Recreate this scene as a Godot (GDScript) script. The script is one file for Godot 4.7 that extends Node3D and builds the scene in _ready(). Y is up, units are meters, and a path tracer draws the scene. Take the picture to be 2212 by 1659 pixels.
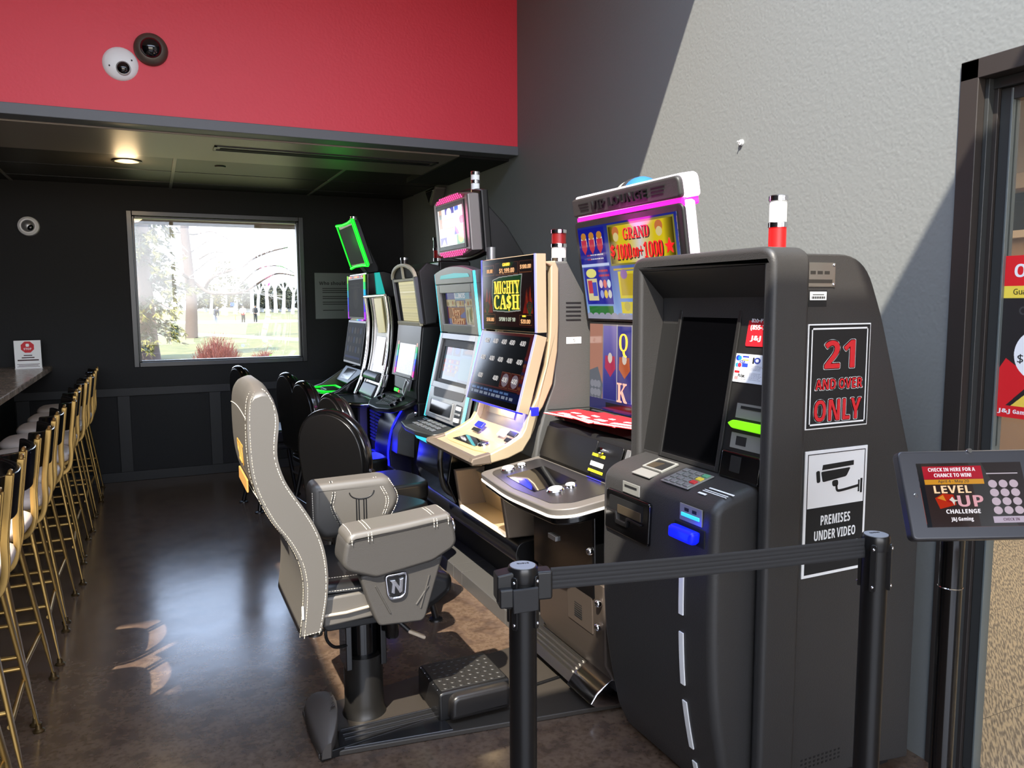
extends Node3D

# ---------------------------------------------------------------- mesh builder
class B:
	var v := PackedVector3Array()
	var n := PackedVector3Array()
	var t := PackedVector2Array()
	var x := Transform3D()

	func tri(a: Vector3, b: Vector3, c: Vector3, na: Vector3, nb: Vector3, nc: Vector3, ta := Vector2.ZERO, tb := Vector2.ZERO, tc := Vector2.ZERO) -> void:
		var g := (b - a).cross(c - a)
		if g.length_squared() < 1e-18:
			return
		v.append(x * a)
		n.append((x.basis * na).normalized())
		t.append(ta)
		if g.dot(na + nb + nc) > 0.0:
			v.append(x * c); n.append((x.basis * nc).normalized()); t.append(tc)
			v.append(x * b); n.append((x.basis * nb).normalized()); t.append(tb)
		else:
			v.append(x * b); n.append((x.basis * nb).normalized()); t.append(tb)
			v.append(x * c); n.append((x.basis * nc).normalized()); t.append(tc)

	func quad(a: Vector3, b: Vector3, c: Vector3, d: Vector3, na: Vector3, nb: Vector3, nc: Vector3, nd: Vector3, uvs := [Vector2(0, 0), Vector2(1, 0), Vector2(1, 1), Vector2(0, 1)]) -> void:
		tri(a, b, c, na, nb, nc, uvs[0], uvs[1], uvs[2])
		tri(a, c, d, na, nc, nd, uvs[0], uvs[2], uvs[3])

	func flat(a: Vector3, b: Vector3, c: Vector3, d: Vector3, hint: Vector3) -> void:
		var m := (b - a).cross(d - a)
		if m.length_squared() < 1e-16:
			m = (c - b).cross(d - b)
		m = m.normalized()
		if m.dot(hint) < 0.0:
			m = -m
		quad(a, b, c, d, m, m, m, m)

	# a box by centre and size, its edges rounded by r
	func box(c: Vector3, s: Vector3, r := 0.0) -> B:
		var h := s * 0.5
		r = minf(r, minf(h.x, minf(h.y, h.z)) * 0.98)
		var ax := [Vector3.RIGHT, Vector3.UP, Vector3.BACK]
		for i in 3:
			var j := (i + 1) % 3
			var k := (i + 2) % 3
			for sg in [-1.0, 1.0]:
				var nn: Vector3 = ax[i] * sg
				var o: Vector3 = c + nn * h[i]
				var u: Vector3 = ax[j] * (h[j] - r)
				var w: Vector3 = ax[k] * (h[k] - r)
				quad(o - u - w, o + u - w, o + u + w, o - u + w, nn, nn, nn, nn)
		if r <= 0.0:
			return self
		for i in 3:
			var j := (i + 1) % 3
			var k := (i + 2) % 3
			for sj in [-1.0, 1.0]:
				for sk in [-1.0, 1.0]:
					var e: Vector3 = ax[i] * (h[i] - r)
					var nj: Vector3 = ax[j] * sj
					var nk: Vector3 = ax[k] * sk
					var p: Vector3 = c + nj * h[j] + nk * (h[k] - r)
					var q: Vector3 = c + nj * (h[j] - r) + nk * h[k]
					var mm := (nj + nk).normalized()
					var m0: Vector3 = c + nj * (h[j] - r) + nk * (h[k] - r) + mm * r
					quad(p - e, p + e, m0 + e, m0 - e, nj, nj, mm, mm)
					quad(m0 - e, m0 + e, q + e, q - e, mm, mm, nk, nk)
		for sx in [-1.0, 1.0]:
			for sy in [-1.0, 1.0]:
				for sz in [-1.0, 1.0]:
					var o := c + Vector3(sx * (h.x - r), sy * (h.y - r), sz * (h.z - r))
					var a := Vector3(sx, 0, 0)
					var b := Vector3(0, sy, 0)
					var d := Vector3(0, 0, sz)
					var ab := (a + b).normalized()
					var bd := (b + d).normalized()
					var ad := (a + d).normalized()
					var q := (a + b + d).normalized()
					for f in [[a, ab, ad], [b, ab, bd], [d, ad, bd]]:
						tri(o + f[0] * r, o + f[1] * r, o + q * r, f[0], f[1], q)
						tri(o + f[0] * r, o + f[2] * r, o + q * r, f[0], f[2], q)
		return self

	# a box by its two corners
	func span(a: Vector3, b: Vector3, r := 0.0) -> B:
		return box((a + b) * 0.5, (b - a).abs(), r)

	static func ccw(p: PackedVector2Array) -> PackedVector2Array:
		var s := 0.0
		for i in p.size():
			s += p[i].cross(p[(i + 1) % p.size()])
		if s < 0.0:
			p = p.duplicate()
			p.reverse()
		return p

	# outward normals at the two ends of every edge; corners sharper than deg stay sharp
	static func edge_normals(p: PackedVector2Array, deg: float) -> Array:
		var k := p.size()
		var e := PackedVector2Array()
		for i in k:
			var d := p[(i + 1) % k] - p[i]
			e.append(Vector2(d.y, -d.x).normalized())
		var out := []
		var lim := cos(deg_to_rad(deg))
		for i in k:
			var a := e[i]
			var pr := e[(i - 1 + k) % k]
			var nx := e[(i + 1) % k]
			out.append([(a + pr).normalized() if a.dot(pr) > lim else a, (a + nx).normalized() if a.dot(nx) > lim else a])
		return out

	static func inset(p: PackedVector2Array, r: float) -> PackedVector2Array:
		var k := p.size()
		var out := PackedVector2Array()
		for i in k:
			var d0 := (p[i] - p[(i - 1 + k) % k]).normalized()
			var d1 := (p[(i + 1) % k] - p[i]).normalized()
			var n0 := Vector2(d0.y, -d0.x)
			var n1 := Vector2(d1.y, -d1.x)
			var m := (n0 + n1)
			if m.length() < 0.2:
				m = n0
			m = m.normalized()
			out.append(p[i] - m * (r / maxf(0.5, m.dot(n0))))
		return out

	# a polygon in xy swept from z0 to z1, edges of the end faces rounded by r
	func prism(poly: PackedVector2Array, z0: float, z1: float, r := 0.0, deg := 40.0) -> B:
		var p := ccw(poly)
		var k := p.size()
		var en := edge_normals(p, deg)
		if z0 > z1:
			var q := z0
			z0 = z1
			z1 = q
		r = minf(r, (z1 - z0) * 0.49)
		var inn := inset(p, r) if r > 0.0 else p
		var mid := inset(p, r * 0.29) if r > 0.0 else p
		for i in k:
			var j := (i + 1) % k
			var a: Vector2 = en[i][0]
			var b: Vector2 = en[i][1]
			var na := Vector3(a.x, a.y, 0)
			var nb := Vector3(b.x, b.y, 0)
			quad(v3(p[i], z0 + r), v3(p[j], z0 + r), v3(p[j], z1 - r), v3(p[i], z1 - r), na, nb, nb, na)
			if r > 0.0:
				for s in [-1.0, 1.0]:
					var ze := z0 if s < 0 else z1
					var nz := Vector3(0, 0, s)
					var ma := (na + nz).normalized()
					var mb := (nb + nz).normalized()
					quad(v3(p[i], ze - s * r), v3(p[j], ze - s * r), v3(mid[j], ze - s * r * 0.29), v3(mid[i], ze - s * r * 0.29), na, nb, mb, ma)
					quad(v3(mid[i], ze - s * r * 0.29), v3(mid[j], ze - s * r * 0.29), v3(inn[j], ze), v3(inn[i], ze), ma, mb, nz, nz)
		var ix := Geometry2D.triangulate_polygon(p)
		for i in range(0, ix.size(), 3):
			for s in [-1.0, 1.0]:
				var ze := z0 if s < 0 else z1
				var nz := Vector3(0, 0, s)
				tri(v3(inn[ix[i]], ze), v3(inn[ix[i + 1]], ze), v3(inn[ix[i + 2]], ze), nz, nz, nz, inn[ix[i]], inn[ix[i + 1]], inn[ix[i + 2]])
		return self

	static func v3(p: Vector2, z: float) -> Vector3:
		return Vector3(p.x, p.y, z)

	# radius, height pairs turned round y
	func lathe(prof: Array, seg := 24, deg := 40.0) -> B:
		var lim := cos(deg_to_rad(deg))
		var m := prof.size()
		var e := []
		for i in m - 1:
			var d: Vector2 = prof[i + 1] - prof[i]
			e.append(Vector2(d.y, -d.x).normalized())
		for i in m - 1:
			var a: Vector2 = e[i]
			var na := a
			var nb := a
			if i > 0 and a.dot(e[i - 1]) > lim:
				na = (a + e[i - 1]).normalized()
			if i < m - 2 and a.dot(e[i + 1]) > lim:
				nb = (a + e[i + 1]).normalized()
			for s in seg:
				var t0 := TAU * s / seg
				var t1 := TAU * (s + 1) / seg
				var d0 := Vector3(cos(t0), 0, sin(t0))
				var d1 := Vector3(cos(t1), 0, sin(t1))
				var p: Vector2 = prof[i]
				var q: Vector2 = prof[i + 1]
				var u := Vector3.UP
				quad(d0 * p.x + u * p.y, d1 * p.x + u * p.y, d1 * q.x + u * q.y, d0 * q.x + u * q.y, d0 * na.x + u * na.y, d1 * na.x + u * na.y, d1 * nb.x + u * nb.y, d0 * nb.x + u * nb.y)
		return self

	# a section moved along a path; scales (one per path point) are optional
	func sweep(path: PackedVector3Array, sec: PackedVector2Array, up: Vector3, closed := false, scales := [], deg := 40.0) -> B:
		var p := ccw(sec)
		var k := p.size()
		var en := edge_normals(p, deg)
		var m := path.size()
		var fr := []
		var u0 := up
		for i in m:
			var tg: Vector3
			if closed:
				tg = path[(i + 1) % m] - path[(i - 1 + m) % m]
			else:
				tg = path[mini(i + 1, m - 1)] - path[maxi(i - 1, 0)]
			tg = tg.normalized()
			var sd := tg.cross(u0)
			if sd.length() < 1e-4:
				sd = tg.cross(Vector3(0.3, 0.2, 0.9))
			sd = sd.normalized()
			var uu := sd.cross(tg).normalized()
			if up == Vector3.ZERO:
				pass
			fr.append([sd, uu, tg])
		var cnt := m if closed else m - 1
		for i in cnt:
			var j := (i + 1) % m
			var f: Array = fr[i]
			var g: Array = fr[j]
			var si: float = scales[i] if scales.size() else 1.0
			var sj: float = scales[j] if scales.size() else 1.0
			for a in k:
				var b := (a + 1) % k
				var pa := p[a]
				var pb := p[b]
				var na: Vector2 = en[a][0]
				var nb: Vector2 = en[a][1]
				quad(path[i] + (f[0] * pa.x + f[1] * pa.y) * si, path[i] + (f[0] * pb.x + f[1] * pb.y) * si, path[j] + (g[0] * pb.x + g[1] * pb.y) * sj, path[j] + (g[0] * pa.x + g[1] * pa.y) * sj,
					f[0] * na.x + f[1] * na.y, f[0] * nb.x + f[1] * nb.y, g[0] * nb.x + g[1] * nb.y, g[0] * na.x + g[1] * na.y)
		if not closed:
			var ix := Geometry2D.triangulate_polygon(p)
			for s in [0, m - 1]:
				var f: Array = fr[s]
				var sc: float = scales[s] if scales.size() else 1.0
				var nn: Vector3 = -f[2] if s == 0 else f[2]
				for i in range(0, ix.size(), 3):
					var q := []
					for c in 3:
						q.append(path[s] + (f[0] * p[ix[i + c]].x + f[1] * p[ix[i + c]].y) * sc)
					tri(q[0], q[1], q[2], nn, nn, nn)
		return self

	static func circle(r: float, seg: int) -> PackedVector2Array:
		var o := PackedVector2Array()
		for i in seg:
			o.append(Vector2(cos(TAU * i / seg), sin(TAU * i / seg)) * r)
		return o

	func tube(path: Array, r: float, seg := 8, up := Vector3(0.13, 0.31, 0.94), closed := false, scales := []) -> B:
		return sweep(PackedVector3Array(path), circle(r, seg), up, closed, scales, 100.0)

	# rings of equal length skinned smoothly
	func loft(rings: Array, cap := true, closed_ring := true) -> B:
		var m := rings.size()
		var k: int = rings[0].size()
		var nn := []
		var cen := Vector3.ZERO
		for r in rings:
			for q in r:
				cen += q
		cen /= float(m * k)
		for i in m:
			var row := []
			for j in k:
				var a: Vector3 = rings[mini(i + 1, m - 1)][j] - rings[maxi(i - 1, 0)][j]
				var jn := (j + 1) % k if closed_ring else mini(j + 1, k - 1)
				var jp := (j - 1 + k) % k if closed_ring else maxi(j - 1, 0)
				var b: Vector3 = rings[i][jn] - rings[i][jp]
				row.append(a.cross(b).normalized())
			nn.append(row)
		# decide the sign by the rings' own centres
		var sgn := 0.0
		for i in m:
			var c := Vector3.ZERO
			for q in rings[i]:
				c += q
			c /= float(k)
			for j in k:
				sgn += (rings[i][j] - c).dot(nn[i][j])
		var s := -1.0 if sgn < 0.0 else 1.0
		var kk := k if closed_ring else k - 1
		for i in m - 1:
			for j in kk:
				var j2 := (j + 1) % k
				quad(rings[i][j], rings[i][j2], rings[i + 1][j2], rings[i + 1][j], nn[i][j] * s, nn[i][j2] * s, nn[i + 1][j2] * s, nn[i + 1][j] * s,
					[Vector2(float(j) / k, float(i) / m), Vector2(float(j + 1) / k, float(i) / m), Vector2(float(j + 1) / k, float(i + 1) / m), Vector2(float(j) / k, float(i + 1) / m)])
		if cap:
			for e in [0, m - 1]:
				var c := Vector3.ZERO
				for q in rings[e]:
					c += q
				c /= float(k)
				var other := Vector3.ZERO
				for q in rings[1 if e == 0 else m - 2]:
					other += q
				var hint := (c - other / float(k)).normalized()
				for j in k:
					tri(c, rings[e][j], rings[e][(j + 1) % k], hint, hint, hint)
		return self

	# a thin plate: o is a corner of its front, uu and vv its edges (u right, v down the picture), th its thickness behind
	func plate(o: Vector3, uu: Vector3, vv: Vector3, th: float) -> B:
		var nn := vv.cross(uu).normalized()
		var bk := -nn * th
		quad(o, o + uu, o + uu + vv, o + vv, nn, nn, nn, nn)
		var a := o
		var b := o + uu
		var c := o + uu + vv
		var d := o + vv
		flat(a, b, b + bk, a + bk, -vv)
		flat(b, c, c + bk, b + bk, uu)
		flat(c, d, d + bk, c + bk, vv)
		flat(d, a, a + bk, d + bk, -uu)
		flat(a + bk, b + bk, c + bk, d + bk, -nn)
		return self

	func ball(c: Vector3, rad: Vector3, seg := 16, rings := 10, y0 := -1.0, y1 := 1.0) -> B:
		for i in rings:
			var a0 := lerpf(asin(y0), asin(y1), float(i) / rings)
			var a1 := lerpf(asin(y0), asin(y1), float(i + 1) / rings)
			for j in seg:
				var q := []
				for e in [[a0, j], [a0, j + 1], [a1, j + 1], [a1, j]]:
					var th := TAU * float(e[1]) / seg
					q.append(Vector3(cos(e[0]) * cos(th), sin(e[0]), cos(e[0]) * sin(th)))
				quad(c + q[0] * rad, c + q[1] * rad, c + q[2] * rad, c + q[3] * rad, q[0] / rad, q[1] / rad, q[2] / rad, q[3] / rad)
		return self

	func mesh(inv: Transform3D) -> ArrayMesh:
		var m := ArrayMesh.new()
		if v.is_empty():
			return m
		var a := []
		a.resize(Mesh.ARRAY_MAX)
		var vv := PackedVector3Array()
		var nn := PackedVector3Array()
		vv.resize(v.size())
		nn.resize(v.size())
		for i in v.size():
			vv[i] = inv * v[i]
			nn[i] = (inv.basis * n[i]).normalized()
		a[Mesh.ARRAY_VERTEX] = vv
		a[Mesh.ARRAY_NORMAL] = nn
		a[Mesh.ARRAY_TEX_UV] = t
		m.add_surface_from_arrays(Mesh.PRIMITIVE_TRIANGLES, a)
		return m

# ---------------------------------------------------------------- outlines
func pv(a: Array) -> PackedVector2Array:
	var o := PackedVector2Array()
	for i in range(0, a.size(), 2):
		o.append(Vector2(a[i], a[i + 1]))
	return o

# corners of an outline rounded by r (one number, or one per corner)
func fillet(p: PackedVector2Array, r, seg := 5) -> PackedVector2Array:
	var o := PackedVector2Array()
	var k := p.size()
	for i in k:
		var rr: float = r[i] if r is Array else r
		var a := p[(i - 1 + k) % k]
		var c := p[(i + 1) % k]
		var d0 := (a - p[i])
		var d1 := (c - p[i])
		var l := minf(rr, minf(d0.length(), d1.length()) * 0.48)
		if l < 0.0005:
			o.append(p[i])
			continue
		var s := p[i] + d0.normalized() * l
		var e := p[i] + d1.normalized() * l
		for q in seg + 1:
			var tt := float(q) / seg
			o.append(s.lerp(p[i], tt).lerp(p[i].lerp(e, tt), tt))
	return o

func rrect(x0: float, y0: float, x1: float, y1: float, r: float, seg := 5) -> PackedVector2Array:
	return fillet(pv([x0, y0, x1, y0, x1, y1, x0, y1]), r, seg)

# a smooth curve through points
func smooth(p: Array, seg := 5, closed := false) -> Array:
	var o := []
	var k := p.size()
	var cnt := k if closed else k - 1
	for i in cnt:
		var a = p[(i - 1 + k) % k] if closed else p[maxi(i - 1, 0)]
		var b = p[i]
		var c = p[(i + 1) % k]
		var d = p[(i + 2) % k] if closed else p[mini(i + 2, k - 1)]
		for s in seg:
			o.append(b.cubic_interpolate(c, a, d, float(s) / seg))
	if not closed:
		o.append(p[k - 1])
	return o

func band(line: Array, th: float) -> PackedVector2Array:   # an open line given thickness th to its left
	var o := PackedVector2Array()
	var back := []
	for i in line.size():
		var d: Vector2 = (line[mini(i + 1, line.size() - 1)] - line[maxi(i - 1, 0)]).normalized()
		o.append(line[i])
		back.append(line[i] + Vector2(-d.y, d.x) * th)
	back.reverse()
	for q in back:
		o.append(q)
	return o

# ---------------------------------------------------------------- naming and the tree
var used := {}
func numbered(parent: Node, called: String) -> String:
	var key := str(parent.get_instance_id()) + called
	var k: int = used.get(key, 0)
	used[key] = k + 1
	return called if k == 0 else "%s_%03d" % [called, k]

func gx(o: Node) -> Transform3D:
	var r := Transform3D()
	while o != self and o is Node3D:
		r = o.transform * r
		o = o.get_parent()
	return r

func part(parent: Node3D, called: String, b: B, m: Material, label := "", stuff := false) -> MeshInstance3D:
	var o := MeshInstance3D.new()
	o.name = numbered(parent, called)
	o.mesh = b.mesh(gx(parent).affine_inverse())
	o.material_override = m
	parent.add_child(o, true)
	if label:
		o.set_meta("label", label)
	if stuff:
		o.set_meta("kind", "stuff")
	return o

func tag(o: Node, label: String, category: String, group := "") -> Node:
	o.set_meta("label", label)
	o.set_meta("category", category)
	if group:
		o.set_meta("group", group)
	return o

func thing(called: String, label: String, category: String, at: Vector3, turn := 0.0, group := "") -> Node3D:
	var o := Node3D.new()
	o.name = numbered(self, called)
	o.position = at
	o.rotation.y = turn
	add_child(o, true)
	tag(o, label, category, group)
	return o

func solo(called: String, b: B, m: Material, at: Vector3, label: String, category: String, group := "") -> MeshInstance3D:
	var o := MeshInstance3D.new()
	o.name = numbered(self, called)
	o.position = at
	o.mesh = b.mesh(Transform3D(Basis(), at).affine_inverse())
	o.material_override = m
	add_child(o, true)
	tag(o, label, category, group)
	return o

func struct(called: String, b: B, m: Material, label := "") -> MeshInstance3D:
	var o := MeshInstance3D.new()
	o.name = called
	o.mesh = b.mesh(Transform3D())
	o.material_override = m
	add_child(o, true)
	o.set_meta("kind", "structure")
	if label:
		o.set_meta("label", label)
		o.set_meta("category", called.split("_")[0])
	return o

func copy(o: Node3D, called: String, at: Vector3, turn: float, label: String) -> Node3D:
	var c: Node3D = o.duplicate()
	c.name = numbered(self, called)
	c.position = at
	c.rotation.y = turn
	add_child(c, true)
	c.set_meta("label", label)
	return c

# ---------------------------------------------------------------- materials
var mats := {}
func mat(key: String, c: Color, rough := 0.6, metal := 0.0, more := {}) -> StandardMaterial3D:
	if mats.has(key):
		return mats[key]
	var m := StandardMaterial3D.new()
	m.resource_name = key
	m.albedo_color = c
	m.roughness = rough
	m.metallic = metal
	for k in more:
		m.set(k, more[k])
	mats[key] = m
	return m

func glow(key: String, c: Color, e: float, base := Color(0.5, 0.5, 0.5), more := {}) -> StandardMaterial3D:
	if mats.has(key):
		return mats[key]
	var m := mat(key, base, 0.4)
	m.emission_enabled = true
	m.emission = c
	m.emission_energy_multiplier = e
	for k in more:
		m.set(k, more[k])
	return m

func pic(key: String, im: Image, emit := 0.0, rough := 0.3, more := {}) -> StandardMaterial3D:
	if mats.has(key):
		return mats[key]
	var m := mat(key, Color.WHITE, rough)
	var tx := ImageTexture.create_from_image(im)
	m.albedo_texture = tx
	m.texture_repeat = false
	if emit > 0.0:
		m.albedo_color = Color(0.12, 0.12, 0.12)
		m.emission_enabled = true
		m.emission_operator = BaseMaterial3D.EMISSION_OP_MULTIPLY
		m.emission = Color.WHITE
		m.emission_texture = tx
		m.emission_energy_multiplier = emit
	for k in more:
		m.set(k, more[k])
	return m

func noise_tex(kind: int, freq: float, size: int, ramp: Array, seedn := 1, oct := 3, normal := false, bump := 4.0) -> NoiseTexture2D:
	var t := NoiseTexture2D.new()
	var f := FastNoiseLite.new()
	f.noise_type = kind
	f.frequency = freq
	f.seed = seedn
	f.fractal_octaves = oct
	t.noise = f
	t.width = size
	t.height = size
	t.seamless = true
	if normal:
		t.as_normal_map = true
		t.bump_strength = bump
	else:
		var g := Gradient.new()
		var offs := PackedFloat32Array()
		var cols := PackedColorArray()
		for i in range(0, ramp.size(), 2):
			offs.append(ramp[i])
			cols.append(ramp[i + 1])
		g.offsets = offs
		g.colors = cols
		t.color_ramp = g
	return t

func gray(a: float) -> Color:
	return Color(a, a, a)

# ---------------------------------------------------------------- lettering
var fonts := {}
func font(kind: String) -> Font:
	if fonts.has(kind):
		return fonts[kind]
	var f := SystemFont.new()
	f.font_names = PackedStringArray([{"s": "Droid Serif", "m": "Droid Sans Mono"}.get(kind[0], "Droid Sans")])
	if kind.ends_with("b"):
		f.font_weight = 700
	fonts[kind] = f
	return f

# lettering whose middle is at c, right along r, up along u; h = height of a line, w > 0 squeezes it to that width
func text(parent: Node3D, s: String, c: Vector3, r: Vector3, u: Vector3, h: float, m: Material, kind := "nb", w := 0.0, depth := 0.0012, called := "lettering", shear := 0.0) -> MeshInstance3D:
	var t := TextMesh.new()
	t.text = s
	t.font = font(kind)
	t.font_size = 32
	t.pixel_size = 0.01
	t.depth = 0.02
	t.curve_step = 3.0
	var o := MeshInstance3D.new()
	o.name = numbered(parent, called)
	o.mesh = t
	o.material_override = m
	var bb := t.get_aabb()
	var lines := s.split("\n").size()
	var sy := h / 0.235 if lines == 1 else h * lines / maxf(bb.size.y, 0.01)
	var sx := sy if w <= 0.0 else w / maxf(bb.size.x, 0.01)
	r = r.normalized()
	u = u.normalized()
	var nn := r.cross(u)
	var bs := Basis(r * sx, (u + r * shear) * sy, nn * (depth / 0.02))
	var mid := bb.position + bb.size * 0.5
	o.transform = gx(parent).affine_inverse() * Transform3D(bs, c - bs * Vector3(mid.x, mid.y, 0))
	parent.add_child(o, true)
	return o

# ---------------------------------------------------------------- pictures computed in code
func img(w: int, h: int, c: Color) -> Image:
	var i := Image.create(w, h, false, Image.FORMAT_RGBA8)
	i.fill(c)
	return i

func rc(i: Image, x: float, y: float, w: float, h: float, c: Color) -> void:
	i.fill_rect(Rect2i(int(x * i.get_width()), int(y * i.get_height()), maxi(1, int(w * i.get_width())), maxi(1, int(h * i.get_height()))), c)

func el(i: Image, cx: float, cy: float, rx: float, ry: float, c: Color, inner := 0.0) -> void:
	var W := i.get_width()
	var H := i.get_height()
	for py in range(maxi(0, int((cy - ry) * H)), mini(H, int((cy + ry) * H) + 1)):
		for px in range(maxi(0, int((cx - rx) * W)), mini(W, int((cx + rx) * W) + 1)):
			var d := Vector2((px / float(W) - cx) / rx, (py / float(H) - cy) / ry).length()
			if d <= 1.0 and d >= inner:
				i.set_pixel(px, py, c)

func pg(i: Image, pts: Array, c: Color) -> void:
	var p := pv(pts)
	var W := i.get_width()
	var H := i.get_height()
	var lo := Vector2(9, 9)
	var hi := Vector2(-9, -9)
	for q in p:
		lo = lo.min(q)
		hi = hi.max(q)
	for py in range(maxi(0, int(lo.y * H)), mini(H, int(hi.y * H) + 1)):
		for px in range(maxi(0, int(lo.x * W)), mini(W, int(hi.x * W) + 1)):
			if Geometry2D.is_point_in_polygon(Vector2((px + 0.5) / W, (py + 0.5) / H), p):
				i.set_pixel(px, py, c)

func vgrad(i: Image, x: float, y: float, w: float, h: float, a: Color, b: Color) -> void:
	var W := i.get_width()
	var H := i.get_height()
	var y0 := int(y * H)
	var y1 := int((y + h) * H)
	for py in range(y0, y1):
		i.fill_rect(Rect2i(int(x * W), py, int(w * W), 1), a.lerp(b, float(py - y0) / maxf(1, y1 - y0)))

func scribble(i: Image, x: float, y: float, w: float, lines: int, gap: float, c: Color, th := 0.4, seedn := 3) -> void:   # rows of small print too small to read
	var r := RandomNumberGenerator.new()
	r.seed = seedn
	for k in lines:
		var p := x
		var end := x + w * r.randf_range(0.75, 1.0)
		while p < end:
			var l := r.randf_range(0.02, 0.06) * w * 2.0
			rc(i, p, y + k * gap, minf(l, end - p), gap * th, c)
			p += l + 0.012 * w * 2.0

# ---------------------------------------------------------------- the scene
const Z := Vector3.BACK
const Y := Vector3.UP
const X := Vector3.RIGHT

func _ready() -> void:
	# camera
	var cam := Camera3D.new()
	cam.name = "camera"
	cam.position = Vector3(0, 1.6, 0)
	cam.rotation_order = EULER_ORDER_YXZ
	cam.rotation_degrees = Vector3(-6.013, -24.87, -0.3186)
	cam.fov = 52.79
	cam.near = 0.05
	cam.far = 900.0
	cam.current = true
	add_child(cam)
	# sky, exposure
	var we := WorldEnvironment.new()
	we.name = "world"
	var env := Environment.new()
	env.background_mode = Environment.BG_SKY
	var sky := Sky.new()
	var sm := ProceduralSkyMaterial.new()
	sm.sky_top_color = Color(0.70, 0.79, 0.93)
	sm.sky_horizon_color = Color(0.92, 0.94, 0.97)
	sm.sky_curve = 0.12
	sm.ground_bottom_color = Color(0.25, 0.25, 0.2)
	sm.ground_horizon_color = Color(0.4, 0.4, 0.36)
	sm.sun_angle_max = 12.0
	sm.sky_energy_multiplier = 2.3
	sky.sky_material = sm
	env.sky = sky
	env.tonemap_mode = Environment.TONE_MAPPER_LINEAR
	env.tonemap_exposure = 1.0
	env.sdfgi_enabled = true
	env.ssao_enabled = true
	env.ssil_enabled = true
	we.environment = env
	add_child(we)
	# the sun: through the roof light, from behind on the left
	var sun := DirectionalLight3D.new()
	sun.name = "sun"
	sun.light_color = Color(1.0, 0.965, 0.90)
	sun.light_energy = 4.4
	sun.light_angular_distance = 0.55
	sun.shadow_enabled = true
	add_child(sun)
	sun.look_at_from_position(Vector3(-9, 17, 10), Vector3.ZERO, Vector3.UP)
	# added fill lamps boosting the daylight at the unseen front window and roof light
	area("front_window_fill", Vector3(-0.4, 2.0, 3.42), Vector3(0, 0, -1), Vector2(5.2, 2.6), Color(1.0, 0.955, 0.89), 15.0)
	area("roof_light_fill", Vector3(0.3, 3.98, -1.48), Vector3(0, -1, 0), Vector2(3.6, 1.9), Color(1.0, 0.97, 0.93), 2.5)
	area("next_room_ceiling_lamp", Vector3(5.0, 3.2, -2.2), Vector3(0, -1, 0), Vector2(3.0, 3.0), Color(1.0, 0.93, 0.82), 26.0)
	materials()
	room()
	window_and_outside()
	doorway()
	bar()
	machine_vip()
	machine_gold()
	machine_silver()
	machine_arched()
	machine_chrome()
	machine_rainbow()
	kiosk()
	vip_chair()
	casino_stools()
	front_things()
	small_things()

func area(called: String, at: Vector3, dir: Vector3, size: Vector2, c: Color, e: float) -> void:
	var l := AreaLight3D.new()
	l.name = called
	l.area_size = size
	l.light_color = c
	l.light_energy = e
	l.area_range = 30.0
	l.area_attenuation = 2.0
	l.area_normalize_energy = true
	l.shadow_enabled = true
	add_child(l)
	l.position = at
	l.basis = Basis.looking_at(dir, Vector3.UP if absf(dir.y) < 0.9 else Vector3.BACK)

func omni(parent: Node3D, called: String, at: Vector3, c: Color, e: float, size := 0.04) -> void:
	var l := OmniLight3D.new()
	l.name = called
	l.light_color = c
	l.light_energy = e
	l.omni_range = 12.0
	l.omni_attenuation = 2.0
	l.light_size = size
	l.shadow_enabled = true
	parent.add_child(l)
	l.position = gx(parent).affine_inverse() * at

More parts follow.
